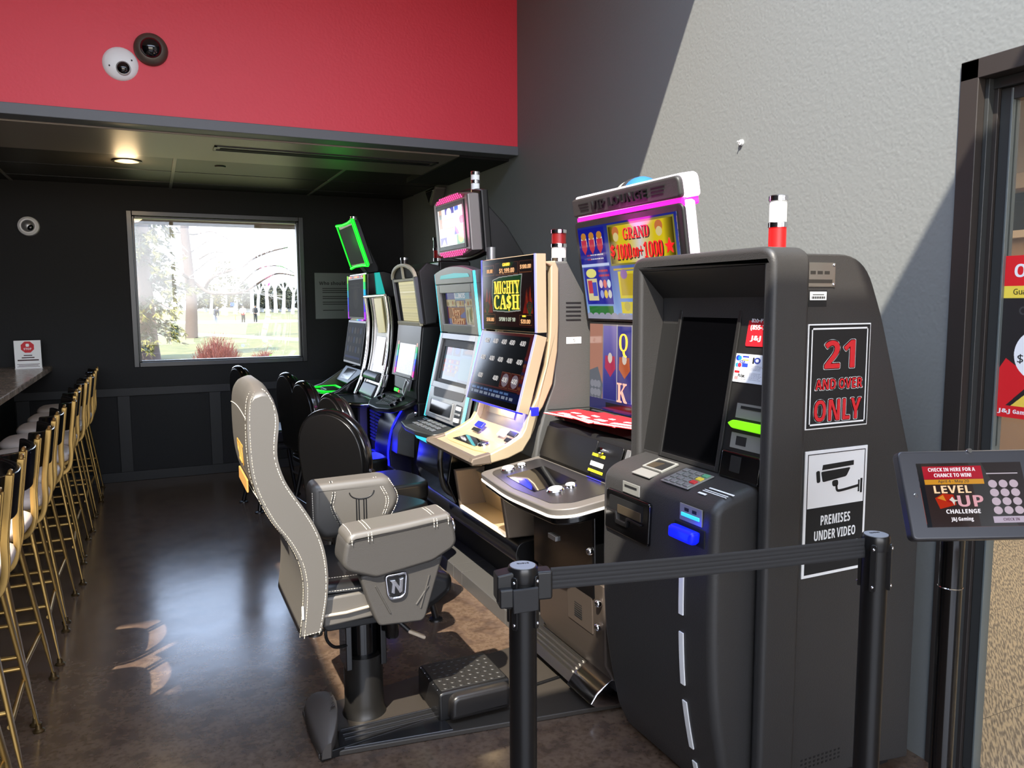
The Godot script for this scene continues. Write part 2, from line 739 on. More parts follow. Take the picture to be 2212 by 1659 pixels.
func materials() -> void:
	var grain := noise_tex(FastNoiseLite.TYPE_SIMPLEX, 0.06, 512, [], 3, 4, true, 3.0)
	var fine := noise_tex(FastNoiseLite.TYPE_VALUE, 0.35, 256, [], 5, 2, true, 2.0)
	mats["grain"] = null
	mats.erase("grain")
	var fl := noise_tex(FastNoiseLite.TYPE_SIMPLEX, 0.02, 1024, [0.0, Color(0.78, 0.78, 0.8), 0.35, Color(0.92, 0.9, 0.9), 0.55, Color(1, 0.99, 0.97), 1.0, Color(1.0, 1.0, 1.0)], 7, 6)
	var fl2 := noise_tex(FastNoiseLite.TYPE_VALUE, 0.25, 1024, [0.0, Color(0.78, 0.76, 0.74), 0.42, Color(0.93, 0.92, 0.91), 0.6, Color(1, 1, 1), 1.0, Color(1, 1, 1)], 11, 3)
	var flr := noise_tex(FastNoiseLite.TYPE_SIMPLEX, 0.012, 512, [0.0, gray(0.8), 0.5, gray(0.95), 1.0, gray(1.0)], 17, 4)
	var m := mat("polished_concrete", Color(0.36, 0.30, 0.255), 0.215, 0.0, {"albedo_texture": fl, "uv1_triplanar": true, "uv1_world_triplanar": true, "uv1_scale": Vector3(0.3, 0.3, 0.3), "metallic_specular": 0.7, "roughness_texture": flr})
	m.detail_enabled = true
	m.detail_albedo = fl2
	m.detail_blend_mode = BaseMaterial3D.BLEND_MODE_MUL
	m.uv2_triplanar = true
	m.uv2_world_triplanar = true
	m.uv2_scale = Vector3(1.6, 1.6, 1.6)
	m.normal_enabled = true
	m.normal_texture = noise_tex(FastNoiseLite.TYPE_SIMPLEX, 0.02, 512, [], 23, 3, true, 1.0)
	m.normal_scale = 0.05
	mat("wall_gray", Color(0.44, 0.45, 0.445), 0.62, 0.0, {"normal_enabled": true, "normal_texture": fine, "normal_scale": 0.12, "uv1_triplanar": true, "uv1_world_triplanar": true, "uv1_scale": Vector3(1.2, 1.2, 1.2)})
	mat("wall_black", Color(0.025, 0.025, 0.03), 0.75, 0.0, {"normal_enabled": true, "normal_texture": fine, "normal_scale": 0.1, "uv1_triplanar": true, "uv1_world_triplanar": true})
	mat("wall_red", Color(0.84, 0.19, 0.255), 0.5, 0.0, {"normal_enabled": true, "normal_texture": fine, "normal_scale": 0.1, "uv1_triplanar": true, "uv1_world_triplanar": true})
	mat("trim_gray", Color(0.36, 0.365, 0.38), 0.5)
	mat("plaster_white", Color(0.85, 0.84, 0.8), 0.8)
	mat("bronze_panel", Color(0.56, 0.52, 0.47), 0.42, 0.25)
	mat("ceiling_black", Color(0.20, 0.185, 0.165), 0.42)
	mat("tbar_lit", Color(0.5, 0.48, 0.46), 0.4)
	mat("black_gloss", Color(0.03, 0.03, 0.034), 0.14, 0.0, {"metallic_specular": 0.6})
	mat("black_satin", Color(0.055, 0.055, 0.06), 0.36)
	mat("black_matte", Color(0.075, 0.073, 0.073), 0.55, 0.0, {"normal_enabled": true, "normal_texture": fine, "normal_scale": 0.15, "uv1_triplanar": true, "uv1_scale": Vector3(6, 6, 6)})
	mat("void_black", Color(0.012, 0.012, 0.014), 0.7)
	mat("powder_gray", Color(0.30, 0.30, 0.295), 0.5, 0.1, {"normal_enabled": true, "normal_texture": fine, "normal_scale": 0.4, "uv1_triplanar": true, "uv1_scale": Vector3(5, 5, 5)})
	mat("charcoal", Color(0.19, 0.188, 0.185), 0.52, 0.1, {"normal_enabled": true, "normal_texture": fine, "normal_scale": 0.3, "uv1_triplanar": true, "uv1_scale": Vector3(5, 5, 5)})
	mat("chrome", Color(0.86, 0.86, 0.88), 0.12, 1.0)
	mat("steel", Color(0.62, 0.61, 0.59), 0.34, 1.0)
	mat("silver", Color(0.66, 0.66, 0.66), 0.36, 0.75)
	mat("gold", Color(0.74, 0.67, 0.55), 0.36, 0.45)
	mat("gold_worn", Color(0.45, 0.40, 0.35), 0.5, 0.5, {"normal_enabled": true, "normal_texture": fine, "normal_scale": 0.3, "uv1_triplanar": true, "uv1_scale": Vector3(6, 6, 6)})
	mat("brass", Color(0.66, 0.53, 0.30), 0.36, 0.8)
	mat("leather", Color(0.34, 0.325, 0.305), 0.46, 0.0, {"normal_enabled": true, "normal_texture": grain, "normal_scale": 0.16, "uv1_triplanar": true, "uv1_scale": Vector3(9, 9, 9), "metallic_specular": 0.6})
	mat("leather_black", Color(0.07, 0.07, 0.075), 0.38, 0.0, {"normal_enabled": true, "normal_texture": grain, "normal_scale": 0.12, "uv1_triplanar": true, "uv1_scale": Vector3(9, 9, 9)})
	mat("thread", Color(0.9, 0.86, 0.78), 0.7)
	mat("white_plastic", Color(0.9, 0.9, 0.9), 0.4)
	mat("paper", Color(0.93, 0.93, 0.92), 0.7)
	mat("ink", Color(0.05, 0.05, 0.055), 0.7)
	mat("ink_white", Color(0.93, 0.93, 0.93), 0.6)
	mat("ink_red", Color(0.80, 0.10, 0.14), 0.6)
	mat("yellow_label", Color(0.95, 0.87, 0.12), 0.5)
	mat("screen_glass", Color(0.9, 0.95, 1.0, 0.06), 0.02, 0.0, {"transparency": BaseMaterial3D.TRANSPARENCY_ALPHA})
	mat("window_glass", Color(0.95, 1.0, 0.98, 0.03), 0.0, 0.0, {"transparency": BaseMaterial3D.TRANSPARENCY_ALPHA})
	mat("dark_screen", Color(0.022, 0.022, 0.028), 0.05, 0.0, {"metallic_specular": 0.6})
	glow("led_blue", Color(0.08, 0.1, 1.0), 2.2, Color(0.1, 0.1, 0.5))
	glow("led_cyan", Color(0.25, 0.9, 1.0), 1.0, Color(0.4, 0.7, 0.7))
	glow("led_green", Color(0.08, 1.0, 0.18), 1.3, Color(0.1, 0.6, 0.15))
	glow("led_magenta", Color(1.0, 0.1, 0.75), 1.4, Color(0.7, 0.2, 0.5))
	glow("led_white", Color(1.0, 0.93, 0.96), 1.3, Color(0.9, 0.9, 0.9))
	glow("led_red", Color(1.0, 0.05, 0.08), 1.2, Color(0.7, 0.1, 0.1))

# ---------------------------------------------------------------- the room shell
func room() -> void:
	var WR := 2.38
	struct("floor", B.new().span(Vector3(-3.4, -0.15, -7.9), Vector3(2.5, 0, 3.7)), mat("polished_concrete", gray(1)), "dark brown polished concrete floor with a soft shine")
	var b := B.new()
	b.span(Vector3(WR, 0, -7.9), Vector3(WR + 0.12, 4.2, -1.711))
	b.span(Vector3(WR, 2.348, -1.711), Vector3(WR + 0.12, 4.2, 0.4))
	b.span(Vector3(WR, 0, 0.4), Vector3(WR + 0.12, 4.2, 3.7))
	struct("wall_right", b, mat("wall_gray", gray(1)), "tall gray painted wall behind the slot machines, partly sunlit")
	b = B.new()
	var zb := -7.76
	b.span(Vector3(-3.4, 0, zb), Vector3(-0.152, 2.9, zb - 0.16))
	b.span(Vector3(1.365, 0, zb), Vector3(2.38, 2.9, zb - 0.16))
	b.span(Vector3(-0.152, 0, zb), Vector3(1.365, 1.044, zb - 0.16))
	b.span(Vector3(-0.152, 2.42, zb), Vector3(1.365, 2.9, zb - 0.16))
	struct("wall_back", b, mat("wall_black", gray(1)), "black back wall of the alcove around the picture window")
	struct("wall_left", B.new().span(Vector3(-3.52, 0, -7.9), Vector3(-3.4, 4.2, 3.7)), mat("wall_black", gray(1)))
	b = B.new()
	b.span(Vector3(-3.4, 0, 3.5), Vector3(2.5, 0.5, 3.7))
	b.span(Vector3(-3.4, 3.6, 3.5), Vector3(2.5, 4.2, 3.7))
	b.span(Vector3(-3.4, 0.5, 3.5), Vector3(-3.1, 3.6, 3.7))
	b.span(Vector3(2.3, 0.5, 3.5), Vector3(2.5, 3.6, 3.7))
	for q in [-1.3, 0.5]:
		b.span(Vector3(q - 0.04, 0.5, 3.54), Vector3(q + 0.04, 3.6, 3.66))
	struct("wall_front", b, mat("wall_gray", gray(1)))
	# high ceiling with the roof light cut into it
	b = B.new()
	var cy := 4.0
	b.span(Vector3(-3.4, cy, -5.12), Vector3(2.5, cy + 0.12, -2.49))
	b.span(Vector3(-3.4, cy, -0.25), Vector3(2.5, cy + 0.12, 3.7))
	b.span(Vector3(-3.4, cy, -2.49), Vector3(-2.5, cy + 0.12, -0.25))
	b.span(Vector3(-2.1, cy, -2.49), Vector3(-1.55, cy + 0.12, -0.25))  # strip added between the openings to shade the floor below
	b.span(Vector3(-2.5, cy, -2.49), Vector3(-2.1, cy + 0.12, -1.85))
	b.span(Vector3(-2.5, cy, -0.95), Vector3(-2.1, cy + 0.12, -0.25))
	b.span(Vector3(0.75, cy, -0.47), Vector3(2.5, cy + 0.12, -0.25))
	b.span(Vector3(2.2, cy, -2.49), Vector3(2.5, cy + 0.12, -0.47))
	struct("ceiling", b, mat("plaster_white", gray(1)))
	# red bulkhead, its gray edge trim and the bronze underside
	struct("wall_bulkhead", B.new().span(Vector3(-3.4, 2.681, -5.12), Vector3(2.38, 4.0, -5.02)), mat("wall_red", gray(1)), "bright red painted bulkhead wall above the alcove opening")
	struct("trim_1", B.new().span(Vector3(-3.4, 2.62, -5.15), Vector3(2.38, 2.681, -5.005), 0.004), mat("trim_gray", gray(1)), "gray metal edge trim along the bottom of the red bulkhead")
	b = B.new()
	b.span(Vector3(-3.4, 2.612, -6.01), Vector3(2.0, 2.7, -5.16), 0.004)
	struct("trim_2", b, mat("bronze_panel", gray(1)), "bronze metal soffit panel under the red bulkhead")
	b = B.new()
	b.span(Vector3(2.0, 2.606, -6.4), Vector3(2.38, 2.7, -5.16), 0.004)  # black stands in for the soffit losing its reflection here
	struct("trim_3", b, mat("wall_black", gray(1)), "soffit corner over the machines, blackened where it reflects only dark")
	# slot diffuser in the bronze soffit
	var sd := thing("slot_diffuser", "long narrow black air slot diffuser set in bronze soffit", "vent", Vector3(1.18, 2.61, -5.5))
	b = B.new()
	for s in [[0.42, 1.94, -5.44, -5.425], [0.42, 1.94, -5.575, -5.56], [0.42, 0.435, -5.575, -5.425], [1.925, 1.94, -5.575, -5.425]]:
		b.span(Vector3(s[0], 2.605, s[2]), Vector3(s[1], 2.613, s[3]))
	part(sd, "frame", b, mat("black_satin", gray(1)))
	part(sd, "slot", B.new().span(Vector3(0.46, 2.607, -5.54), Vector3(1.9, 2.6125, -5.505)), mat("void_black", gray(1)))
	# alcove ceiling of black lay-in panels on a grid
	var yc := 2.64
	var al := struct("ceiling_alcove", B.new().span(Vector3(-3.4, yc + 0.03, -7.76), Vector3(2.38, yc + 0.12, -6.0)), mat("void_black", gray(1)), "dark suspended ceiling of the alcove")
	var xs := [-1.01, 0.21, 1.43, 2.38]
	var zs := [-7.76, -7.41, -6.8, -6.02]
	for i in 3:
		for j in 3:
			part(al, "ceiling_panel", B.new().span(Vector3(xs[i] + 0.012, yc + 0.004, zs[j] + 0.01), Vector3(xs[i + 1] - 0.012, yc + 0.029, zs[j + 1] - 0.01), 0.003), mat("ceiling_black", gray(1)))
	part(al, "ceiling_panel", B.new().span(Vector3(-3.4, yc + 0.004, -7.76), Vector3(-1.022, yc + 0.029, -6.02), 0.003), mat("ceiling_black", gray(1)))
	for q in xs.slice(0, 3):
		part(al, "grid_bar", B.new().span(Vector3(q - 0.012, yc, -7.76), Vector3(q + 0.012, yc + 0.025, -6.02)), mat("tbar_lit", gray(1)))  # reflected light put into the pale colour; the cross bars stay black
	for q in zs.slice(1, 3):
		part(al, "grid_bar", B.new().span(Vector3(-1.0, yc + 0.001, q - 0.009), Vector3(2.38, yc + 0.026, q + 0.009)), mat("black_satin", gray(1)))
	# ceiling fittings
	var rl := thing("recessed_light", "round warm recessed ceiling light, lit, over the bar", "light", Vector3(-0.108, yc, -6.42))
	b = B.new()
	b.x.origin = Vector3(-0.108, yc, -6.42)
	b.lathe([Vector2(0.078, 0.01), Vector2(0.082, -0.006), Vector2(0.1, -0.004), Vector2(0.1, 0.004)], 28)
	part(rl, "trim_ring", b, mat("black_satin", gray(1)))
	b = B.new()
	b.x.origin = Vector3(-0.108, yc, -6.42)
	b.lathe([Vector2(0.0, -0.003), Vector2(0.081, -0.003), Vector2(0.081, 0.002), Vector2(0.0, 0.002)], 28)
	part(rl, "lamp_lens", b, glow("warm_lens", Color(1.0, 0.83, 0.5), 1.6))
	omni(rl, "recessed_lamp", Vector3(-0.108, yc - 0.09, -6.42), Color(1.0, 0.86, 0.65), 0.16, 0.08)
	b = B.new()
	b.x.origin = Vector3(0.53, yc + 0.003, -6.4)
	b.lathe([Vector2(0.0, -0.01), Vector2(0.036, -0.008), Vector2(0.042, 0.0)], 20)
	solo("sprinkler_cover", b, mat("ceiling_black", gray(1)), Vector3(0.53, yc, -6.4), "small round sprinkler cover plate in the dark ceiling", "sprinkler")
	# wainscot on the back wall
	var zw := zb + 0.02
	var wn := mat("wainscot", Color(0.02, 0.02, 0.024), 0.55)
	struct("baseboard_back", B.new().span(Vector3(-3.4, 0, zb), Vector3(2.38, 0.088, zw), 0.003), wn)
	struct("trim_4", B.new().span(Vector3(-3.4, 0.78, zb), Vector3(2.38, 0.853, zw), 0.003), wn, "top rail of the black wainscot on the back wall")
	var n := 5
	for q in [-1.04, -0.265, 0.505, 1.275, 2.045]:
		struct("trim_%d" % n, B.new().span(Vector3(q - 0.051, 0.088, zb), Vector3(q + 0.051, 0.78, zw), 0.003), wn)
		n += 1

# ---------------------------------------------------------------- window and the golf course beyond it
func window_and_outside() -> void:
	var zb := -7.76
	var wf := mat("frame_black", Color(0.06, 0.06, 0.065), 0.3)
	var w := struct("window_1", B.new().span(Vector3(-0.15, 1.046, zb - 0.16), Vector3(1.363, 1.05, zb - 0.155)), wf, "large black framed picture window looking out on the golf course")
	var b := B.new()
	b.span(Vector3(-0.163, 1.034, zb - 0.1), Vector3(-0.118, 2.431, zb + 0.012), 0.005)
	b.span(Vector3(1.331, 1.034, zb - 0.1), Vector3(1.376, 2.431, zb + 0.012), 0.005)
	b.span(Vector3(-0.118, 1.034, zb - 0.1), Vector3(1.331, 1.078, zb + 0.012), 0.005)
	b.span(Vector3(-0.118, 2.387, zb - 0.1), Vector3(1.331, 2.431, zb + 0.012), 0.005)
	part(w, "frame", b, wf)
	b = B.new()
	b.span(Vector3(-0.118, 1.078, zb - 0.11), Vector3(-0.1, 2.387, zb - 0.03), 0.004)
	b.span(Vector3(1.313, 1.078, zb - 0.11), Vector3(1.331, 2.387, zb - 0.03), 0.004)
	b.span(Vector3(-0.1, 1.078, zb - 0.11), Vector3(1.313, 1.09, zb - 0.03), 0.004)
	b.span(Vector3(-0.1, 2.37, zb - 0.11), Vector3(1.313, 2.387, zb - 0.03), 0.004)
	part(w, "glazing_bead", b, wf)
	part(w, "pane", B.new().span(Vector3(-0.1, 1.09, zb - 0.082), Vector3(1.313, 2.37, zb - 0.076)), mat("window_glass", gray(1)))
	# outside
	var G := -0.3
	var grass := mat("grass", Color(0.40, 0.385, 0.225), 0.9, 0.0, {"albedo_texture": noise_tex(FastNoiseLite.TYPE_SIMPLEX, 0.02, 512, [0.0, Color(0.75, 0.82, 0.6), 0.5, Color(0.95, 0.95, 0.9), 1.0, Color(1, 0.97, 0.85)], 31, 5), "uv1_triplanar": true, "uv1_world_triplanar": true, "uv1_scale": Vector3(0.06, 0.06, 0.06)})
	var go := struct("ground", B.new().span(Vector3(-160, G - 0.5, -420), Vector3(220, G, -7.95)), grass)
	go.set_meta("label", "pale spring grass of the golf course outside")
	go.set_meta("category", "lawn")
	var pth := B.new()
	pth.prism(pv([-14, 62, 2.7, 53.6, 7.0, 42.6, 14, 33, 12.6, 32.2, 5.9, 41.6, 1.9, 52.2, -14.4, 60.6]), 0.0, 0.02)
	pth.x = Transform3D(Basis(Vector3(1, 0, 0), Vector3(0, 0, -1), Vector3(0, 1, 0)), Vector3(0, G, 0))
	var pth2 := B.new()
	pth2.x = pth.x
	pth2.prism(pv([-14, 62, 2.7, 54.6, 7.2, 44.2, 14, 35, 12.4, 32.6, 6.5, 41.0, 2.3, 51.4, -14.4, 59.6]), 0.0, 0.02)
	solo("cart_path", pth2, mat("path", Color(0.6, 0.58, 0.55), 0.9), Vector3(4, G, -48), "pale paved path crossing the grass beyond the red shrubs", "path")
	b = B.new()
	b.x = Transform3D(Basis(Vector3(1, 0, 0), Vector3(0, 0, -1), Vector3(0, 1, 0)), Vector3(0, G, 0))
	var gp := PackedVector2Array()
	for i in 28:
		gp.append(Vector2(9.0 + 9.5 * cos(TAU * i / 28), 88.0 + 8.0 * sin(TAU * i / 28)))
	b.prism(gp, 0.0, 0.025)
	solo("putting_green", b, mat("green_turf", Color(0.52, 0.53, 0.42), 0.9), Vector3(9, G, -88), "pale putting green where the three golfers stand", "green")
	# eave outside over the glass
	b = B.new()
	b.span(Vector3(-6, 2.56, -8.75), Vector3(6, 2.6, -7.92))
	b.span(Vector3(-6, 2.405, -8.79), Vector3(6, 2.6, -8.75), 0.004)
	b.span(Vector3(-6, 2.45, -8.752), Vector3(6, 2.457, -8.74))
	struct("trim_20", b, mat("eave", Color(0.66, 0.56, 0.45), 0.7), "beige roof eave outside at the top of the window")
	spruce()
	shrubs()
	trees()
	golfers()

func needle_spray(b: B, at: Vector3, dir: Vector3, len: float, wid: float, r: RandomNumberGenerator) -> void:   # one drooping tuft: crossed tapered blades
	var side := dir.cross(Y).normalized()
	var up := side.cross(dir).normalized()
	for k in 7:
		var a := r.randf_range(-0.9, 0.9)
		var d := (dir * r.randf_range(0.5, 1.0) + side * sin(a) * 0.9 + up * r.randf_range(-0.6, 0.35)).normalized()
		var s := d.cross(Vector3(r.randf_range(-1, 1), 1, r.randf_range(-1, 1))).normalized() * wid * r.randf_range(0.6, 1.2)
		var nn := s.cross(d).normalized()
		if nn.y < 0:
			nn = -nn
		var tip := at + d * len * r.randf_range(0.6, 1.1)
		b.tri(at - s, at + s, tip + s * 0.2, nn, nn, nn)
		b.tri(at - s, tip + s * 0.2, tip - s * 0.3, nn, nn, nn)

func spruce() -> void:
	var r := RandomNumberGenerator.new()
	r.seed = 8
	var c := Vector3(-0.2, -0.3, -29.5)
	var o := thing("spruce_tree", "tall blue-green spruce with yellow sunlit tips, close outside the window at left", "tree", c)
	var b := B.new()
	b.tube([c, c + Vector3(0.03, 0.5, 0), c + Vector3(0, 2.0, 0), c + Vector3(0.05, 9, 0)], 0.36, 10, Vector3(0.2, 0, 1), false, [1.25, 1.0, 0.85, 0.3])
	part(o, "trunk", b, mat("bark", Color(0.34, 0.28, 0.26), 0.9))
	var f := [B.new(), B.new()]
	var br := B.new()
	for i in 110:
		var h := 1.0 + 8.2 * pow(i / 110.0, 1.0)
		var ang := r.randf() * TAU
		var reach := (2.15 - 0.17 * h) * r.randf_range(0.75, 1.12)
		if sin(ang) < -0.2:
			reach *= 0.8
		var base := c + Vector3(0, h, 0)
		var out := Vector3(cos(ang), 0, sin(ang))
		var tip := base + out * reach + Vector3(0, -0.35 * reach + r.randf_range(-0.1, 0.2), 0)
		br.tube([base, base.lerp(tip, 0.5) + Vector3(0, 0.06, 0), tip], 0.03, 4, Vector3(0.1, 1, 0.2), false, [1.0, 0.7, 0.3])
		for k in 26:
			var s := pow(r.randf(), 0.6)
			var p := base.lerp(tip, s) + Vector3(0, 0.1 * sin(s * PI), 0) + Vector3(r.randf_range(-0.2, 0.2), r.randf_range(-0.28, 0.1), r.randf_range(-0.2, 0.2)) * (0.5 + s * 0.7)
			needle_spray(f[1 if (s > 0.66 and r.randf() < 0.6) else 0], p, (out + Vector3(r.randf_range(-0.5, 0.5), r.randf_range(-0.7, 0.2), r.randf_range(-0.5, 0.5))).normalized(), r.randf_range(0.16, 0.3), 0.035, r)
	part(o, "branches", br, mat("bark", gray(1)), "", true)
	part(o, "needles", f[0], mat("needles", Color(0.21, 0.25, 0.21), 0.85, 0.0, {"backlight_enabled": true, "backlight": Color(0.25, 0.25, 0.15)}), "", true)
	part(o, "sunlit_needles", f[1], mat("needles_sunlit", Color(0.45, 0.43, 0.2), 0.85, 0.0, {"backlight_enabled": true, "backlight": Color(0.3, 0.3, 0.12)}), "tips coloured yellow-green for sunlight", true)  # sunlight on the tips put into their colour

func shrubs() -> void:
	for q in [[Vector3(1.27, -0.3, -18), 0.56, 1.32, 420, "large round shrub of bare red twigs just outside the window", 5], [Vector3(2.22, -0.3, -18), 0.36, 0.92, 260, "low red twig shrub to the right of the large red shrub", 6]]:
		var r := RandomNumberGenerator.new()
		r.seed = q[5]
		var c: Vector3 = q[0]
		var o := thing("twig_shrub", q[4], "shrub", c, 0.0, "red twig shrubs outside the window")
		var b := B.new()
		for i in q[3]:
			var a := r.randf() * TAU
			var s := sqrt(r.randf())
			var d := Vector3(cos(a) * s * 1.0, 0, sin(a) * s)
			var top: Vector3 = c + d * q[1] * 1.05 + Vector3(0, q[2] * (1.0 - 0.45 * s * s) * r.randf_range(0.72, 1.02), 0)
			var mid := (c + d * 0.12).lerp(top, 0.55) + Vector3(r.randf_range(-0.04, 0.04), 0.03, r.randf_range(-0.04, 0.04))
			b.tube([c + d * 0.12, mid, top], 0.007, 3, Vector3(0.3, 0.2, 0.9), false, [1.0, 0.8, 0.35])
			for k in 3:
				var p := mid.lerp(top, r.randf_range(0.0, 0.7))
				b.tube([p, p + Vector3(r.randf_range(-0.09, 0.09), r.randf_range(0.08, 0.2), r.randf_range(-0.09, 0.09))], 0.0045, 3)
		part(o, "twigs", b, mat("red_twig", Color(0.5, 0.26, 0.2), 0.8), "", true)

func grow(b: B, p: Vector3, d: Vector3, len: float, rad: float, depth: int, r: RandomNumberGenerator) -> void:
	var mid := p + d * len * 0.5 + Vector3(r.randf_range(-1, 1), r.randf_range(-0.3, 1), r.randf_range(-1, 1)) * len * 0.06
	var e := p + d * len
	b.tube([p, mid, e], rad, 5 if depth > 3 else 3, Vector3(0.31, 0.2, 0.92), false, [1.0, 0.85, 0.68])
	if depth <= 0:
		return
	var k := 3 if depth > 1 else 2
	for i in k:
		var t := 1.0 if i == 0 else r.randf_range(0.45, 0.95)
		var nd := (d + Vector3(r.randf_range(-1, 1), r.randf_range(-0.25, 0.75), r.randf_range(-1, 1)) * (0.45 if i == 0 else 0.85)).normalized()
		grow(b, p.lerp(e, t), nd, len * r.randf_range(0.62, 0.82), rad * (0.66 if i == 0 else 0.5), depth - 1, r)

func bare_tree(c: Vector3, h: float, seedn: int, label: String, depth := 5) -> void:
	var r := RandomNumberGenerator.new()
	r.seed = seedn
	var o := thing("bare_tree", label, "tree", c, 0.0, "bare trees across the golf course")
	var b := B.new()
	var top := c + Vector3(r.randf_range(-0.03, 0.03) * h, h * 0.28, 0)
	b.tube([c, c.lerp(top, 0.5), top], h * 0.021, 7, Vector3(0.2, 0, 1), false, [1.2, 1.0, 0.9])
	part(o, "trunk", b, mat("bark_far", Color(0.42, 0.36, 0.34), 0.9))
	b = B.new()
	for k in 4:
		grow(b, top, Vector3(cos(k * 1.7 + seedn) * 0.55, 1.0, sin(k * 1.7 + seedn) * 0.55).normalized(), h * 0.26, h * 0.013, depth, r)
	part(o, "branches", b, mat("bark_far", gray(1)), "", true)

func bushy(c: Vector3, h: float, w: float, seedn: int, m: Material, called: String, label: String, group: String) -> void:
	var r := RandomNumberGenerator.new()
	r.seed = seedn
	var o := thing(called, label, "tree", c, 0.0, group)
	var b := B.new()
	b.tube([c, c + Vector3(0, h * 0.5, 0)], w * 0.05, 6, Vector3(0.2, 0, 1))
	part(o, "trunk", b, mat("bark_far", gray(1)))
	b = B.new()
	for i in 420:
		var a := r.randf() * TAU
		var t := r.randf()
		var s := sqrt(r.randf()) * (0.45 + 0.55 * sin(clampf(t * 1.15, 0, 1) * PI))
		var p := c + Vector3(cos(a) * s * w * 0.5, h * (0.16 + 0.84 * t), sin(a) * s * w * 0.5)
		needle_spray(b, p, Vector3(cos(a), r.randf_range(-0.3, 0.4), sin(a)).normalized(), w * 0.11, w * 0.022, r)
	part(o, "crown", b, m, "", true)

func trees() -> void:
	# the big bare tree behind the spruce that reaches over the green with two long limbs
	var r := RandomNumberGenerator.new()
	r.seed = 21
	var c := Vector3(2.0, -0.3, -47.5)
	var o := thing("bare_tree", "near bare tree beside the spruce with long limbs reaching right over the green", "tree", c, 0.0, "bare trees across the golf course")
	var b := B.new()
	b.tube([c, c + Vector3(0.1, 2.2, 0), c + Vector3(-0.1, 6, 0), c + Vector3(0.3, 10.5, 0)], 0.3, 8, Vector3(0.2, 0, 1), false, [1.2, 1, 0.8, 0.5])
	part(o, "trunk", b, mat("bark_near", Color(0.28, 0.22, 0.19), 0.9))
	var limbs := [
		[Vector3(1.64, 3.29, -47.50), Vector3(2.29, 2.83, -47.50), Vector3(2.90, 2.31, -47.50), Vector3(3.49, 2.18, -47.50), Vector3(4.75, 2.23, -47.50), Vector3(5.40, 2.58, -47.50), Vector3(6.20, 3.12, -47.50), Vector3(7.00, 3.40, -47.50), Vector3(7.79, 3.24, -47.50)],
		[Vector3(2.83, 2.36, -47.50), Vector3(3.08, 2.96, -47.50), Vector3(3.79, 3.36, -47.50), Vector3(4.81, 3.69, -47.50), Vector3(5.46, 4.18, -47.50), Vector3(6.38, 4.60, -47.50), Vector3(7.45, 4.89, -47.50)],
		[Vector3(1.68, 4.11, -47.50), Vector3(2.37, 4.64, -47.50), Vector3(3.13, 5.17, -47.50), Vector3(3.61, 5.05, -47.50), Vector3(4.34, 4.68, -47.50)],
		[Vector3(1.46, 5.63, -47.50), Vector3(2.41, 5.54, -47.50), Vector3(3.39, 5.70, -47.50), Vector3(4.36, 5.21, -47.50), Vector3(5.11, 4.96, -47.50)],
		[Vector3(4.24, 2.18, -47.50), Vector3(5.03, 2.98, -47.50), Vector3(5.83, 3.65, -47.50), Vector3(6.88, 3.80, -47.50), Vector3(7.93, 3.41, -47.50)],
		[Vector3(2.59, 4.13, -47.50), Vector3(3.34, 4.53, -47.50), Vector3(4.33, 4.47, -47.50), Vector3(5.36, 4.71, -47.50)],
		[Vector3(1.82, 3.08, -47.50), Vector3(2.57, 3.61, -47.50), Vector3(3.20, 4.14, -47.50), Vector3(3.83, 4.36, -47.50)]]
	b = B.new()
	var tw := B.new()
	for i in limbs.size():
		var pts := []
		for q in limbs[i]:
			pts.append(q + Vector3(0, 0, r.randf_range(-0.6, 0.6)))
		pts = smooth(pts, 4)
		var sc := []
		for k in pts.size():
			sc.append(lerpf(1.0, 0.3, float(k) / pts.size()))
		b.tube(pts, 0.11 if i < 2 else 0.055, 5, Vector3(0.1, 0.2, 1), false, sc)
		for k in range(2, pts.size(), 2):
			for e in 2:
				grow(tw, pts[k], Vector3(r.randf_range(-0.3, 1), r.randf_range(-0.2, 1), r.randf_range(-0.4, 0.4)).normalized(), r.randf_range(0.5, 1.1), 0.02, 2, r)
	part(o, "limbs", b, mat("bark_near", gray(1)), "", true)
	part(o, "twigs", tw, mat("bark_far", gray(1)), "", true)
	# the far line of trees
	var spots := [[Vector3(11.86, 0.84, -150.00), 20, 3], [Vector3(14.38, 0.71, -155.00), 22, 4], [Vector3(18.59, 0.53, -165.00), 23, 5], [Vector3(19.60, 0.52, -150.00), 20, 8], [Vector3(16.01, 0.64, -135.00), 16, 9], [Vector3(23.18, 0.37, -155.00), 20, 11], [Vector3(24.12, 0.31, -150.00), 18, 12], [Vector3(11.03, 0.66, -170.00), 17, 14], [Vector3(24.61, 0.33, -175.00), 24, 15]]
	var names := ["bare tree in the far line, second from the spruce", "bare tree in the far line above the yellow flagstick", "tall bare tree in the far line left of the pair of golfers", "tall bare tree in the far line with reddish crown at right", "smaller bare tree standing right behind the golfer in black", "bare tree in the far line near the right window frame", "last bare tree of the far line at the window's right edge", "bare tree in the far line nearest the spruce", "tallest bare tree at the back of the far line"]
	for i in spots.size():
		var s: Array = spots[i]
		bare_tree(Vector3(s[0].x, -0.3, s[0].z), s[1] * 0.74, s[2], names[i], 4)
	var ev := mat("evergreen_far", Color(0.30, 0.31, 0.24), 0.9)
	var yl := mat("evergreen_yellow", Color(0.42, 0.39, 0.19), 0.9)
	var p1 := Vector3(11.50, 0.73, -140.00)
	bushy(Vector3(p1.x, -0.3, p1.z), 9.0, 5.5, 41, yl, "yellow_pine", "round yellow-green pine in the far line by the flag", "evergreens across the golf course")
	var k := 0
